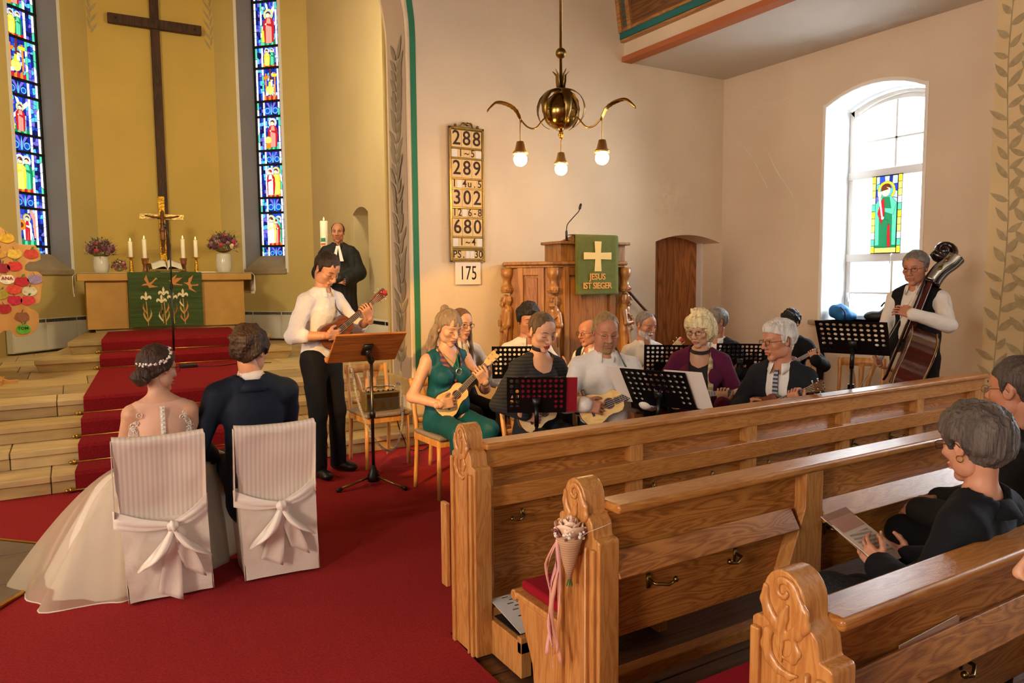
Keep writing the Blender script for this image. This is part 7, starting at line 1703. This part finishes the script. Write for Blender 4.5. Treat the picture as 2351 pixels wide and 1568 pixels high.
b.tube(sp_, [.034 - .0008 * i for i in range(26)], 10, flat=1.5, up=tuple(sd_)); b.ball(c0, (.045, .045, .045), 12, 8); b.build('scroll', M_bassd, bs, smooth=True)
for u, s_ in ((1.66, 1), (1.75, 1), (1.62, -1), (1.71, -1)):
    k_ = (u - 1.53) * .3; b = MB(); b.tube([B_(u, 0, -k_ * .8), B_(u, s_ * .10, -k_ * .8)], .006, 6); b.box(B_(u, s_ * .115, -k_ * .8), (.03, .03, .008), frame_from(tuple(fn), tuple(sd_))); b.lathe([(.016, 0), (.016, .01)], B_(u, s_ * .05, -k_ * .8), 10, frame_from(tuple(sd_ * s_))); b.build('tuning_machine', M_brassd, bs, smooth=True)
MB().tube([B_(-.42, 0, -.09), B_(.08, 0, -.09)], .008, 8).build('end_pin', M_peg, bs)
place_chair(5.98, 3.98, -150, 'empty beech chair behind the double bass')
jk_ = thing('dark_jacket', 'dark blue jacket dropped on the empty chair', 'jacket', (5.95, 3.9, .475)); f = SDF(.04)
for k in range(8): f.ell((5.95 + .11 * cos(k * 2.4), 3.92 + .10 * sin(k * 2.4), .52 + .03 * (k % 3)), (.09, .07, .045))
obj('folded_cloth', mesh_np('cl', *f.mesh(.012, lambda P, D: D + wob(P, 45, .006, 3)), CNAVY), jk_, world=True)
# things on the window sill, umbrella
bp = thing('blue_rucksack', 'blue bag lying on the window sill', 'bag', (7.32, 5.13, 1.1)); f = SDF(.04); f.ell((7.32, 5.13, 1.19), (.10, .11, .09)); f.ell((7.34, 5.04, 1.15), (.10, .10, .05)); f.ell((7.30, 5.17, 1.22), (.06, .06, .05))
obj('bag_body', mesh_np('bag', *f.mesh(.012, lambda P, D: np.maximum(D + wob(P, 40, .006, 9), 1.102 - P[:, 2])), cloth('blue', '1d5a8c', rough=.7)), bp, world=True); MB().tube(smooth_pts([(7.25, 5.02, 1.12), (7.22, 5.0, 1.20), (7.26, 5.08, 1.25)], 5), .008, 6).build('strap', CNAVY, bp, smooth=True, world=True)
ic = thing('instrument_case', 'black padded instrument case on the window sill', 'case', (7.33, 4.55, 1.1)); f = SDF(.05); f.ell((7.34, 4.72, 1.16), (.06, .13, .06)); f.ell((7.34, 4.48, 1.21), (.07, .17, .10))
obj('case_body', mesh_np('case', *f.mesh(.012, lambda P, D: np.maximum(D, 1.102 - P[:, 2])), M_black), ic, world=True); MB().tube(smooth_pts([(7.28, 4.62, 1.27), (7.27, 4.57, 1.315), (7.28, 4.50, 1.305)], 5), .009, 6).build('handle', M_black, ic, smooth=True, world=True)
um = thing('umbrella', 'black umbrella with a curved wooden handle hanging below the sill', 'umbrella', (7.12, 5.18, .5)); MB().tube(smooth_pts([(7.12, 5.10, .93), (7.12, 5.12, .99), (7.12, 5.18, 1.0), (7.12, 5.21, .94), (7.12, 5.21, .78)], 6), .011, 8).build('handle', M_turned, um, smooth=True, world=True)
MB().lathe([(.012, 0), (.03, -.05), (.05, -.16), (.012, -.52), (.004, -.58)], (7.12, 5.21, .80), 8).build('canopy', CBLK, um, world=True)
# ================================================================ covered chairs with bows
M_cover = stripes('satin_cover', 'e7d9c7', 'd9c8b5', 0, 46, .55, .06); M_coverp = mat('cover_plain', 'e6d8c6', .7, bump=.35, bscale=9, bdist=.03); M_sash = mat('sash_satin', 'ecdfce', .38, bump=.3, bscale=12, sheen=.2, bdist=.02)
def covered_chair(x0, y0, wd, label, seed, rz=0):
    c = thing('covered_chair', label, 'chair', (x0, y0, 0), rz, 'white covered chairs of the couple')
    hw = wd / 2; prof = [(.02, .015), (.005, .12), (-.005, .25), (-.02, .40), (-.045, .55), (-.075, .70), (-.105, .835), (-.10, .862), (-.075, .868), (-.055, .85), (-.03, .70), (.0, .52), (.03, .485), (.12, .48), (.22, .478), (.34, .476), (.405, .465), (.42, .44), (.425, .25), (.43, .015)]
    pts = smooth_pts([(0, a, z) for a, z in prof], 4); r_ = np.random.RandomState(seed); b = MB(); nu = 22
    V = []
    for i, p in enumerate(pts):
        for j in range(nu):
            u = j / (nu - 1) * 2 - 1; sx = math.copysign(abs(u) ** .9, u); w_ = hw * (1 + .03 * (p.z > .6) - .02 * (p.z < .1))
            V.append((sx * w_ * .97 + .035 * (1 - min(1, p.z / .8)), p.y, p.z + (-.012 * (1 - u * u) if p.z > .82 else 0)))
    V = np.array(V); P = V + np.array([x0, y0, 0]); V[:, 1] += wob(P * [1, 1, .8], 17, .006, seed) + wob(P, 40, .0025, seed + 2) + np.where((V[:, 2] > .45) & (V[:, 2] < .8) & (V[:, 1] < 0), .012 * np.cos(V[:, 0] / hw * 1.5), 0)
    n = len(pts); F = [(i * nu + j, i * nu + j + 1, (i + 1) * nu + j + 1, (i + 1) * nu + j) for i in range(n - 1) for j in range(nu - 1)]
    mi = [0 if V[f[0]][2] > .43 else 1 for f in F]
    # sides: skirt from the seat down and the edge of the back
    me = mesh_np('cover', V, F, [M_cover, M_coverp], True, mi); obj('cover', me, c)
    for s_ in (-1, 1):
        b = MB()
        def side(u, v, s_=s_):
            yb = .02 - .025 * v; yf = .43 - .03 * v; y = yb + (yf - yb) * u; z = .012 + .463 * v
            return (s_ * hw * (.97 + .02 * sin(u * 9 + seed + v * 4) - .01) + .035 * (1 - z / .8), y, z)
        b.grid(side, 16, 10); b.build('side_skirt', M_coverp, c, smooth=True, solid=.003)
        b = MB(); vs = []
        bk = pts[8:34]; 
        for t in range(12):
            z = .47 + .38 * t / 11; y = -.035 - .065 * t / 11; vs += [(s_ * hw * 1.015, y - .02 + .01 * (t / 11), z), (s_ * hw * 1.015, y + .05 - .015 * t / 11, z)]
        b.add(vs, [(2 * i, 2 * i + 1, 2 * i + 3, 2 * i + 2) for i in range(11)]); b.build('side_edge', M_cover, c, smooth=True, solid=.004)
    yb = -.055
    # sash band, gathered towards the knot
    b = MB(); kx, kz = (.045 if seed == 1 else .02), (.405 if seed == 1 else .425)
    def band(s_):
        def f(u, v):
            x = kx + (s_ * hw * 1.05 - kx) * u; h_ = .012 + .032 * u ** .8; zc = kz + (.085 if s_ > 0 else .055) * u - .01 * sin(pi * u)
            return (x, yb - .012 + .03 * u ** 3 + .006 * sin(v * 9), zc + (v - .5) * 2 * h_)
        return f
    for s_ in (-1, 1): MB().grid(band(s_), 12, 7).build('sash', M_sash, c, smooth=True, solid=.003)
    f = SDF(.01); f.ell((kx, yb - .03, kz), (.026, .024, .028)); obj('knot', mesh_np('knot', *f.mesh(.006, lambda P, D: D + .003 * np.sin(P[:, 0] * 260 + P[:, 2] * 60)), M_sash), c)
    def loop(s_, dx, dz, wl):
        def g(u, v):
            t = u * 2 * pi; r_ = sin(pi * u); px = s_ * dx * r_ * (.55 + .45 * r_); pz = -dz * r_; w_ = .014 + wl * r_
            return (kx + px + (v - .5) * w_ * 1.0, yb - .03 - .045 * sin(t) * r_ - .012 * cos((v - .5) * 6) * r_, kz + pz + (v - .5) * w_ * s_ * -.55)
        return g
    MB().grid(loop(-1, .105, .175, .105), 24, 7).build('bow_loop', M_sash, c, smooth=True, solid=.003); MB().grid(loop(1, .115, .15, .10), 24, 7).build('bow_loop', M_sash, c, smooth=True, solid=.003)
    def tail(dx, L, w0, w1):
        def g(u, v): return (kx + dx * u + (v - .5) * (w0 + (w1 - w0) * u ** .6), yb - .032 + .06 * u + .008 * sin(u * 7 + v * 5) - .004 * cos(v * 6), kz - .01 - L * u - (.05 * v * u ** 4))
        return g
    MB().grid(tail(-.02 if seed == 1 else -.05, .34 if seed == 1 else .28, .03, .11), 16, 6).build('bow_tail', M_sash, c, smooth=True, solid=.003); MB().grid(tail(.10, .24, .03, .095), 14, 6).build('bow_tail', M_sash, c, smooth=True, solid=.003)
    return c
covered_chair(.335, 3.95, .40, 'white covered chair with a large bow under the bride', 1, radians(-2))
covered_chair(.88, 3.93, .40, 'white covered chair with a large bow under the groom', 2, radians(-4))
# ================================================================ bride
ST_bride = dict(t=.016, top=.01, amp=.004, freq=90, poly=[(.13, .068), (.060, .052), (.034, .030), (.012, .0), (.006, -.03), (-.01, -.02), (-.03, -.02), (-.05, -.06), (-.09, -.075), (-.2, -.09), (-.2, .25), (.13, .25)], bun=((.0, -.105, -.045), .058), locks=[([(sx * .06, .02, .04), (sx * .082, -.03, .0), (sx * .05, -.085, -.03)], [.012, .018, .018]) for sx in (-1, 1)] + [([(0.03, -.09, -.05), (.05, -.125, -.075), (.04, -.14, -.05)], [.01, .012, .006]), ([(-.05, -.09, -.06), (-.075, -.12, -.05)], [.01, .004])])
M_dress = mat('dress_ivory', 'd8cbb8', .6, bump=.15, bscale=10, bdist=.03); M_sheer = mat('dress_mesh', 'd9a98c', .6, bump=.1, bscale=300); M_lace = mat('lace', 'ece0d2', .7, bump=.6, bscale=120)
M_organza = mat('organza', 'd9c7aa', .6, alpha=.42, spec=.3)
HBD = hairm('bride', '3a2417')
ibr = person('bride in an ivory gown with an updo and pearl hair vine, seen from behind', 'bridal couple', (.375, 4.17), 88, 'sit', .875, skin_m=SKB, hair=ST_bride, hair_m=HBD, fem=1, glasses='dark', look=(-52, 8, -6), top=M_sheer, sleeve='none', neck='yoke', top_inf=.004, lean=2, handL=(-.12, .30, .60), handR=(.10, .30, .60), legs=False, sh_w=.97, res=.009, fold_amp=0)
# bodice below the sheer yoke
f = SDF(.04); W_ = ibr['W']; at = ibr['at']
f.cone(tuple(W_(at(-.02))), tuple(W_(at(.16))), .165, .135, flat=((0, 1, 0), .75)); f.cone(tuple(W_(at(.16))), tuple(W_(at(.30))), .135, .152, flat=((0, 1, 0), .72))
obj('bodice', mesh_np('bodice', *f.mesh(.011, lambda P, D: np.maximum(D, P[:, 2] - .80)), M_dress), ibr['root'], world=True)
# buttons down the back, lace on the shoulders
b = MB(); yb0 = 4.17
def back_y(x, z):
    r0 = .135 + (.10 - .135) * max(0, (z - .86) / .16); return yb0 + .01 - .70 * sqrt(max(.0004, (r0 * .92 + .014) ** 2 - (x - .375) ** 2))
for k in range(15): z = .66 + k * .021; b.ball((.375, back_y(.375, z) - .006, z), .0065, 8, 5)
b.build('buttons', M_lace, ibr['root'], smooth=True, world=True)
b = MB(); vs = []
for k in range(20): z = .62 + k * .018; y = back_y(.375, z) - .004; vs += [(.364, y, z), (.386, y, z)]
b.add(vs, [(2 * i, 2 * i + 1, 2 * i + 3, 2 * i + 2) for i in range(19)]); b.build('button_band', M_lace, ibr['root'], world=True, solid=.002)
rl = random.Random(9)
for sx in (-1, 1):
    b = MB()
    for k in range(46):
        t = k / 45; a = rl.random() * 6.28; z = .945 - .20 * t ** 1.2; spread = (.045 if t < .35 else .014); x = .375 + sx * (.122 + .018 * t) + spread * (rl.random() - .5) * 1.6
        o = Vector((x, back_y(x, z) - .006 - .002 * rl.random() + (.02 if t < .12 else 0), z + (.012 if t < .15 else 0))); rr = .008 + .007 * rl.random()
        b.tube([o + Vector((rr * cos(a + q), .002 * sin(q * 3), rr * sin(a + q))) for q in [i * .9 for i in range(7)]], .0024, 5); b.ball(o, .004, 6, 4)
    b.build('lace_trim', M_lace, ibr['root'], smooth=True, world=True)['kind'] = 'stuff'
b = MB()
nb_ = ibr['W'](ibr['Nb'])
# hair vine
H = ibr['hp']; b = MB(); M_pearl = mat('pearl', 'e9dfd2', .25, coat=.5)
vine_pts = [(.02, .045, .128), (.055, .03, .112), (.082, .008, .088), (.096, -.02, .055), (.090, -.055, .032), (.068, -.088, .022), (.035, -.112, .018), (.0, -.120, .022), (-.03, -.112, .03)]
VP = smooth_pts([H((x * 1.0, y, z)) for x, y, z in vine_pts], 5); b.tube(VP, .0012, 4)
for k, p in enumerate(VP):
    q = p + Vector((.006 * cos(k * 2.3), .004 * sin(k * 1.7), .006 * sin(k * 2.9))); b.ball(q, .0042 + .0018 * (k % 3), 7, 5)
b.build('hair_vine', M_pearl, ibr['root'], smooth=True, world=True)
# skirt and train
rt = np.random.RandomState(12)
def skirt(Rf, z0, folds, amp, lift, seed):
    ph = [seed * 1.3 + 1.1 * k for k in range(4)]
    def g(u, v):
        th = 2 * pi * u; R_ = Rf(th); t = v; q = t ** .75
        r = .15 + (R_ - .15) * q; fo = (sin(folds * th + ph[0] + 1.5 * t) * .6 + sin(folds * 1.7 * th + ph[1]) * .4) * amp * t ** 1.3 * (R_ / .6)
        r += fo; bul = 1 - t ** (1.25 if R_ > .55 else 2.2)
        z = z0 * bul * (1 + .06 * sin(th * 5) * t) + lift
        if R_ < .5: z = z0 * (1 - t ** 2.6) + lift
        return (.40 + r * cos(th), 4.36 + r * sin(th), max(lift, z))
    return g
def lerp_tab(tab):
    def f(th):
        d = math.degrees(th) % 360
        for (a, r0), (c, r1) in zip(tab[:-1], tab[1:]):
            if a <= d <= c:
                t = (d - a) / (c - a); t = t * t * (3 - 2 * t); return r0 + (r1 - r0) * t
        return tab[-1][1]
    return f
R_in = lerp_tab([(0, .30), (25, .42), (60, .70), (90, .74), (130, .70), (160, .62), (190, .52), (212, .44), (232, .30), (260, .20), (320, .20), (345, .24), (360, .30)])
R_out = lerp_tab([(0, .32), (25, .44), (60, .72), (90, .78), (130, .76), (155, .755), (175, .70), (195, .63), (212, .52), (228, .40), (250, .22), (320, .21), (345, .26), (360, .32)])
dr_ = MB().grid(skirt(R_in, .60, 11, .045, .004, 1), 120, 26, close_u=True).build('gown_skirt', M_dress, ibr['root'], smooth=True, world=True)
dr2 = MB().grid(skirt(R_out, .625, 10, .06, .003, 2), 120, 26, close_u=True).build('organza_skirt', M_organza, ibr['root'], smooth=True, world=True)
gs = skirt(R_out, .625, 10, .06, .003, 2); MB().tube([gs(u / 120, 1.0) for u in range(30, 80)], .0035, 5).build('hem', M_dress, ibr['root'], smooth=True, world=True)
# ================================================================ groom
ST_groom = dict(t=.022, top=.014, amp=.010, freq=75, seed=8, poly=[(.13, .060), (.060, .050), (.040, .035), (.030, -.012), (.008, -.022), (-.010, .012), (-.03, -.01), (-.042, -.075), (-.070, -.105), (-.2, -.11), (-.2, .25), (.13, .25)])
igr = person('groom in a dark navy suit with wavy dark hair, seen from behind', 'bridal couple', (.84, 4.20), 86, 'sit', .97, skin_m=SKA, hair=ST_groom, hair_m=HBR, headup=-.012, collar_dz=-.006, glasses='dark', look=(-34, 4, 0), top=CW, jacket=CNAVY, jv=.3, bottom=CNAVY, lean=1, sh_w=1.17, handL=(-.22, .22, .60), handR=(.16, .34, .60), res=.011)
f = SDF(.03); W_ = igr['W']; at = igr['at']
f.cone(tuple(W_(at(.10))), tuple(W_(at(-.16) + Vector((0, -.02, 0)))), .15, .165, flat=((0, 1, 0), .74)); obj('jacket_skirt', mesh_np('js', *f.mesh(.012), CNAVY), igr['root'], world=True)
# stand collar of the jacket
b = MB(); nb_ = W_(igr['Nb'] + Vector((0, -.004, -.028))); b.lathe([(.112, -.055), (.094, -.018), (.081, .004), (.076, .006), (.073, -.008)], nb_, 28, frame_from((0, .12, 1))); b.build('jacket_collar', CNAVY, igr['root'], smooth=True, world=True, solid=.004)
# ================================================================ standing ukulele player
CUF = cloth('shirt_bright', 'e2dcd6', bump=.5, bscale=18)
c_, e_, m_ = (.02, .24, 1.19), (-.72, .35, .60), (.20, .93, .12); hh = uke_hands(c_, e_, m_, .27)
iu = person('man in a white shirt and black trousers standing and playing a brown ukulele', 'standing musicians', (1.72, 5.92), -62, 'stand', 1.035, skin_m=SKA, hair=ST_man, hair_m=HBR, glasses='metal', look=(-4, 34, 0), top=CUF, top_inf=.014, sleeve='rolled', bottom=CBLK, lean=6, waist_z=.05, **hh, footL=(-.16, .02, .085), footR=(.10, .06, .085), kneeL=(-.13, .05, .51), kneeR=(.10, .07, .51), res=.011)
uke('dark brown ukulele played by the standing man in the white shirt', iu, c_, e_, m_, M_mahog, M_rib_d, M_mahog, M_rednk, 1.12)
strap(iu, [(.02, -.14, 1.40), (-.07, -.05, 1.50), (-.10, .07, 1.46), (-.06, .16, 1.36), (-.10, .24, 1.26)], .04, M_strapk)
b = MB(); b.lathe([(.158, -.02), (.160, 0), (.158, .02)], (0, 0, 0), 30); bl = b.mesh('belt', M_strapk, True); sc_ = Matrix.Diagonal((1.0, .76, 1, 1)); bl.transform(Matrix.Translation(iu['W'](iu['at'](.03))) @ Matrix.Rotation(radians(-62 - 90), 4, 'Z') @ sc_); obj('belt', bl, iu['root'], world=True).modifiers.new('t', 'SOLIDIFY').thickness = .004
# ================================================================ pastor
M_robe = mat('robe_black', '0c0b0c', .75, bump=.2, bscale=20)
ip = person('pastor in a black robe with white bands standing by the chancel wall', 'clergy', (3.13, 9.72), -112, 'stand', 1.02, floor=LV, skin_m=SKC, hair=ST_bald, hair_m=HBR, eyes='open', look=(-4, 2, 0), top=M_robe, top_inf=.02, handL=(-.02, .24, 1.03), handR=(.03, .25, 1.02), hL=dict(d=(.8, .2, -.1), n=(0, -.8, -.2), curl=.5), hR=dict(d=(-.8, .2, -.1), n=(0, -.8, -.2), curl=.5), collar_m=M_robe, neck='collar', bottom=CBLK, sh_w=1.0, res=.014)
W_ = ip['W']; f = SDF(.05)
f.cone(tuple(W_((0, 0, 1.36))), tuple(W_((0, .02, .95))), .17, .21, flat=(tuple(ip['D']((0, 1, 0))), .75)); f.cone(tuple(W_((0, .02, .95))), tuple(W_((0, .02, .12))), .21, .27, flat=(tuple(ip['D']((0, 1, 0))), .8))
for sx in (-1, 1): f.chain([tuple(W_((sx * .19, 0, 1.36))), tuple(W_((sx * .25, .02, 1.12))), tuple(W_((sx * .10, .18, 1.02)))], [.085, .10, .085])
obj('robe', mesh_np('robe', *f.mesh(.014, lambda P, D: np.maximum(D + .010 * np.sin(np.arctan2(P[:, 1] - 9.72, P[:, 0] - 3.13) * 22) * np.clip(1.9 - P[:, 2], .1, 1), LV + .02 - P[:, 2])), M_robe), ip['root'], world=True)
for sx in (-1, 1):
    b = MB(); p0 = W_((sx * .010, .125, 1.475)); p1 = W_((sx * .05, .185, 1.27)); d = ip['D']((1, 0, 0)); b.add([p0 - d * .014, p0 + d * .014, p1 + d * .024, p1 - d * .024], [(0, 1, 2, 3)]); b.build('white_band', M_linen, ip['root'], world=True, solid=.005)
# ================================================================ congregation in the pews
CBJ = cloth('jacket_black', '111318', bump=.15); CLACE = mat('lace_black', '0b0d12', .8, bump=.8, bscale=90)
ST_gw = dict(t=.024, top=.006, amp=.006, freq=95, seed=3, ell=[((0, -.07, .0), (.075, .05, .07))], poly=[(.13, .050), (.080, .046), (.045, .030), (.034, -.012), (.016, -.018), (.002, .02), (-.02, .012), (-.035, -.04), (-.05, -.085), (-.10, -.10), (-.2, -.11), (-.2, .25), (.13, .25)])
M_purple = mat('glasses_purple', '5a1f46', .35); HGW = hairm('greydark', '5a5048')
igw = person('woman with short grey hair and a black jacket holding a booklet in the nearest pew', 'congregation', (2.27, 1.13), 97, 'sit', .855, seat=.425, skin_m=SKD, hair=ST_gw, hair_m=HGW, fem=1, glasses='dark', old=1, look=(-20, 10, 0), top=CBJ, neck='scoop', jacket=CBJ, jv=.3, lean=-2, handL=(-.06, .23, .665), handR=(.12, .22, .645), hL=dict(d=(.25, .75, .42), n=(.8, -.2, -.1), curl=.35), hR=dict(d=(-.35, .75, .35), n=(-.5, -.1, .6), curl=.35), legs=True, bottom=None, shoe_m=None,
    kneeL=(-.17, .43, .57), kneeR=(.05, .41, .49), footL=(-.24, .42, .16), footR=(.02, .32, .085), res=.0105, belly=.4)
f = SDF(.05); W_ = igw['W']
for sx, K in ((-1, (-.15, .35, .555)), (1, (.05, .35, .495))): f.cone(tuple(W_((sx * .08, .0, .52))), tuple(W_(K)), .105, .082)
obj('skirt', mesh_np('skirt', *f.mesh(.011, lambda P, D: D + wob(P, 60, .003, 2)), CLACE), igw['root'], world=True)
b = MB(); nb_ = igw['W'](igw['Nb'] + Vector((0, -.004, -.028))); b.lathe([(.098, -.045), (.084, -.018), (.072, .0), (.067, .002), (.064, -.010)], nb_, 28, frame_from((0, .12, 1))); b.build('jacket_collar', CBJ, igw['root'], smooth=True, world=True, solid=.004)
b = MB(); o = Vector(igw['hp']((-.079, -.008, -.04))); b.tube([o + Vector((0, .010 * sin(t), .010 * cos(t))) for t in [i * .6 for i in range(11)]], .0014, 5); b.build('earring', M_brass, igw['root'], world=True)
b = MB(); w0 = igw['W'](igw['wrL']); dd = (w0 - igw['W'](igw['elL'])).normalized(); b.lathe([(.033, -.005), (.036, 0), (.033, .005)], w0 - dd * .01, 16, frame_from(dd)); b.build('bracelet', M_brass, igw['root'], smooth=True, world=True)
# her booklet
pb = thing('order_of_service', 'open pale booklet held by the grey haired woman', 'booklet', tuple(igw['W']((.025, .335, .725)))); X = igw['D']((1, 0, 0)); Yv = igw['D']((0, .80, .42)); Yv.normalize(); Zv = X.cross(Yv); R = Matrix((X, Yv, Zv)).transposed()
for sx in (0, 1):
    MB().box(R @ Vector((.0, .0, -.002 - .004 * sx)), (.165, .24, .002), R @ Matrix.Rotation(radians(3 * sx), 3, 'X')).build('page', M_page if sx == 0 else M_bk, pb)
MB().box(R @ Vector((0, .07, -.0004)), (.146, .07, .0006), R).build('photo_print', mat('print_peach', 'c79a86', .6), pb); MB().box(R @ Vector((0, -.035, -.0004)), (.12, .11, .0006), R).build('text_print', stripes('print_lines', 'd8cfc2', 'a49c90', 1, 70, .8, .12), pb)
ST_mr = dict(t=.012, amp=.003, freq=110, seed=5)
person('man with short greying hair, thin glasses and dark jacket at the right edge', 'congregation', (3.02, 1.34), 98, 'sit', .95, seat=.42, skin_m=SKC, hair=ST_mr, hair_m=hairm('greying', '4a4038'), glasses='metal', look=(-14, 4, 0), top=CW, jacket=cloth('jacket_olive', '1d1b16', bump=.2), jv=.25, bottom=CBLK, lean=0, kneeL=(-.12, .36, .56), kneeR=(.12, .36, .56), footL=(-.12, .25, .085), footR=(.12, .25, .085), handL=(-.1, .3, .66), handR=(.1, .3, .66), res=.014)
M_fuzz = mat('fuzzy_pink', 'cf9d90', .95, bump=1, bscale=90, sheen=.4, bdist=.02)
person('girl with long light hair in a fuzzy pink jumper at the lower right edge', 'congregation', (1.545, .56), 100, 'sit', .80, seat=.44, skin_m=SKB, hair=dict(ST_long, t=.012, poly=[(.13, .030), (.085, .030), (.05, .010), (.03, -.04), (.004, -.125), (-.2, -.15), (-.2, .25), (.13, .25)]), hair_m=hairm('girl', '7a5a38'), fem=1, look=(8, 6, 0), top=M_fuzz, bottom=CJEAN, lean=0, kneeL=(-.1, .2, .5), kneeR=(.1, .2, .5), footL=(-.1, .12, .085), footR=(.1, .12, .085), handL=(-.1, .2, .62), handR=(.1, .2, .62), res=.012)

# ================================================================ lectern stand, chair with the little amplifier, cables
le = thing('lectern_stand', 'wooden reading desk on a chrome tripod beside the standing player', 'lectern', (1.97, 5.38, 0))
M_desk = wood('desk_wood', '8a5024', 'b5763c', 0, 14, .35, .3, .5); R = Matrix(((1, 0, 0), (0, -.775, .632), (0, .632, .775))); R = Matrix.Rotation(radians(-2), 3, 'Z') @ R; o = Vector((1.90, 5.30, 1.085))
R = Matrix((R.col[0], R.col[1], R.col[0].cross(R.col[1]) * -1)).transposed()
MB().box(o, (.54, .36, .018), R).build('desk', M_desk, le, bevel=.006, world=True)
MB().box(o + R @ Vector((0, -.175, .022)), (.56, .022, .045), R).build('ledge', M_desk, le, bevel=.008, world=True)
b = MB(); b.box(o + R @ Vector((0, 0, -.02)), (.07, .12, .02), R); b.tube([o + R @ Vector((0, 0, -.025)), (1.955, 5.36, .96)], .018, 10); b.ball((1.955, 5.36, .98), .028); b.build('tilt_joint', M_black, le, smooth=True, world=True)
M_chrome = mat('chrome_dark', '5a5148', .25, .9); MB().tube([(1.96, 5.38, .12), (1.957, 5.36, .97)], .0125, 12).build('pole', M_chrome, le, smooth=True, world=True); MB().lathe([(.022, 0), (.024, .03), (.022, .06)], (1.96, 5.37, .53), 12).build('clamp', M_black, le, smooth=True, world=True)
MB().lathe([(.045, .03), (.05, .07), (.03, .11), (.018, .16)], (1.96, 5.38, 0), 14).build('hub', M_black, le, smooth=True, world=True)
for q in ((1.66, 5.33), (2.11, 5.10), (2.10, 5.68)): 
    L = MB().tube([(1.96, 5.38, .075), (q[0], q[1], .018)], .010, 8).build('leg', M_brassd, le, smooth=True, world=True); d = (Vector((q[0], q[1], .018)) - Vector((1.96, 5.38, .075))).normalized()
    MB().tube([Vector((q[0], q[1], .018)) - d * .03, Vector((q[0], q[1], .016)) + d * .01], .016, 8).build('rubber_foot', M_black, L, smooth=True).data.transform(Matrix.Translation(-chain_loc(le)))
place_chair(2.26, 6.03, -88, 'beech chair with a small amplifier on its seat beside the steps')
am = thing('small_amplifier', 'small vintage style box amplifier with a carrying handle standing on a chair', 'amplifier', (2.25, 5.98, .47)); M_tweed = mat('tweed', '6e5a34', .85, var=.3, vscale=120, bump=.4, bscale=200)
MB().bx(2.10, 5.93, .472, 2.42, 6.04, .63).build('cabinet', M_tweed, am, bevel=.01, world=True); MB().bx(2.12, 5.924, .485, 2.40, 5.931, .58).build('grille_cloth', mat('grille_dark', '3b3020', .8, bump=.6, bscale=250), am, world=True)
MB().bx(2.12, 5.924, .585, 2.40, 5.931, .622).build('control_panel', M_brassd, am, world=True)
for k in range(6): MB().lathe([(.009, 0), (.008, .016)], (2.15 + k * .044, 5.975, .63), 10).build('knob', M_black, am, world=True)
MB().tube(smooth_pts([(2.14, 5.985, .63), (2.15, 5.985, .672), (2.37, 5.985, .672), (2.38, 5.985, .63)], 6), .007, 8).build('handle', M_peg, am, smooth=True, world=True)
b = MB()
for k in range(3): b.prism([(-.02, 0), (0, .05), (.02, 0)], (2.19 + k * .07, 5.923, .505), (1, 0, 0), (0, 0, 1), (0, .003, 0))
b.build('emblem', M_brass, am, world=True)['kind'] = 'stuff'
cb = thing('coiled_cable', 'white coiled cable hanging from the ukulele player to the amplifier', 'cable', (2.05, 5.8, 0)); base = smooth_pts([(1.86, 5.78, 1.06), (1.93, 5.74, .86), (1.96, 5.70, .62), (2.04, 5.66, .36), (2.16, 5.66, .20), (2.28, 5.70, .20), (2.36, 5.76, .36), (2.40, 5.84, .55), (2.405, 5.90, .70), (2.39, 5.94, .69)], 10)
L = MB(); pts = []; n = len(base)
for i in range(n - 1):
    a, c = base[i], base[i + 1]; F_ = frame_from(c - a, (.3, 1, .1)); st_ = max(3, int((c - a).length / .0022))
    for k in range(st_):
        t = k / st_; ph = (len(pts)) * 1.257; pts.append(a.lerp(c, t) + F_ @ Vector((.0085 * cos(ph), .0085 * sin(ph), 0)))
L.tube(pts, .004, 4); L.build('coil', mat('cable_white', 'cfc8bd', .4), cb, smooth=True, world=True)
cb2 = thing('floor_cable', 'black cable looping down the steps behind the teal woman', 'cable', (2.55, 6.2, 0)); MB().tube(smooth_pts([(2.42, 6.0, .55), (2.50, 6.2, .30), (2.58, 6.25, .12), (2.64, 6.3, .02), (2.72, 6.2, .012), (2.85, 6.3, .012)], 6), .005, 6).build('cord', M_black, cb2, smooth=True, world=True)
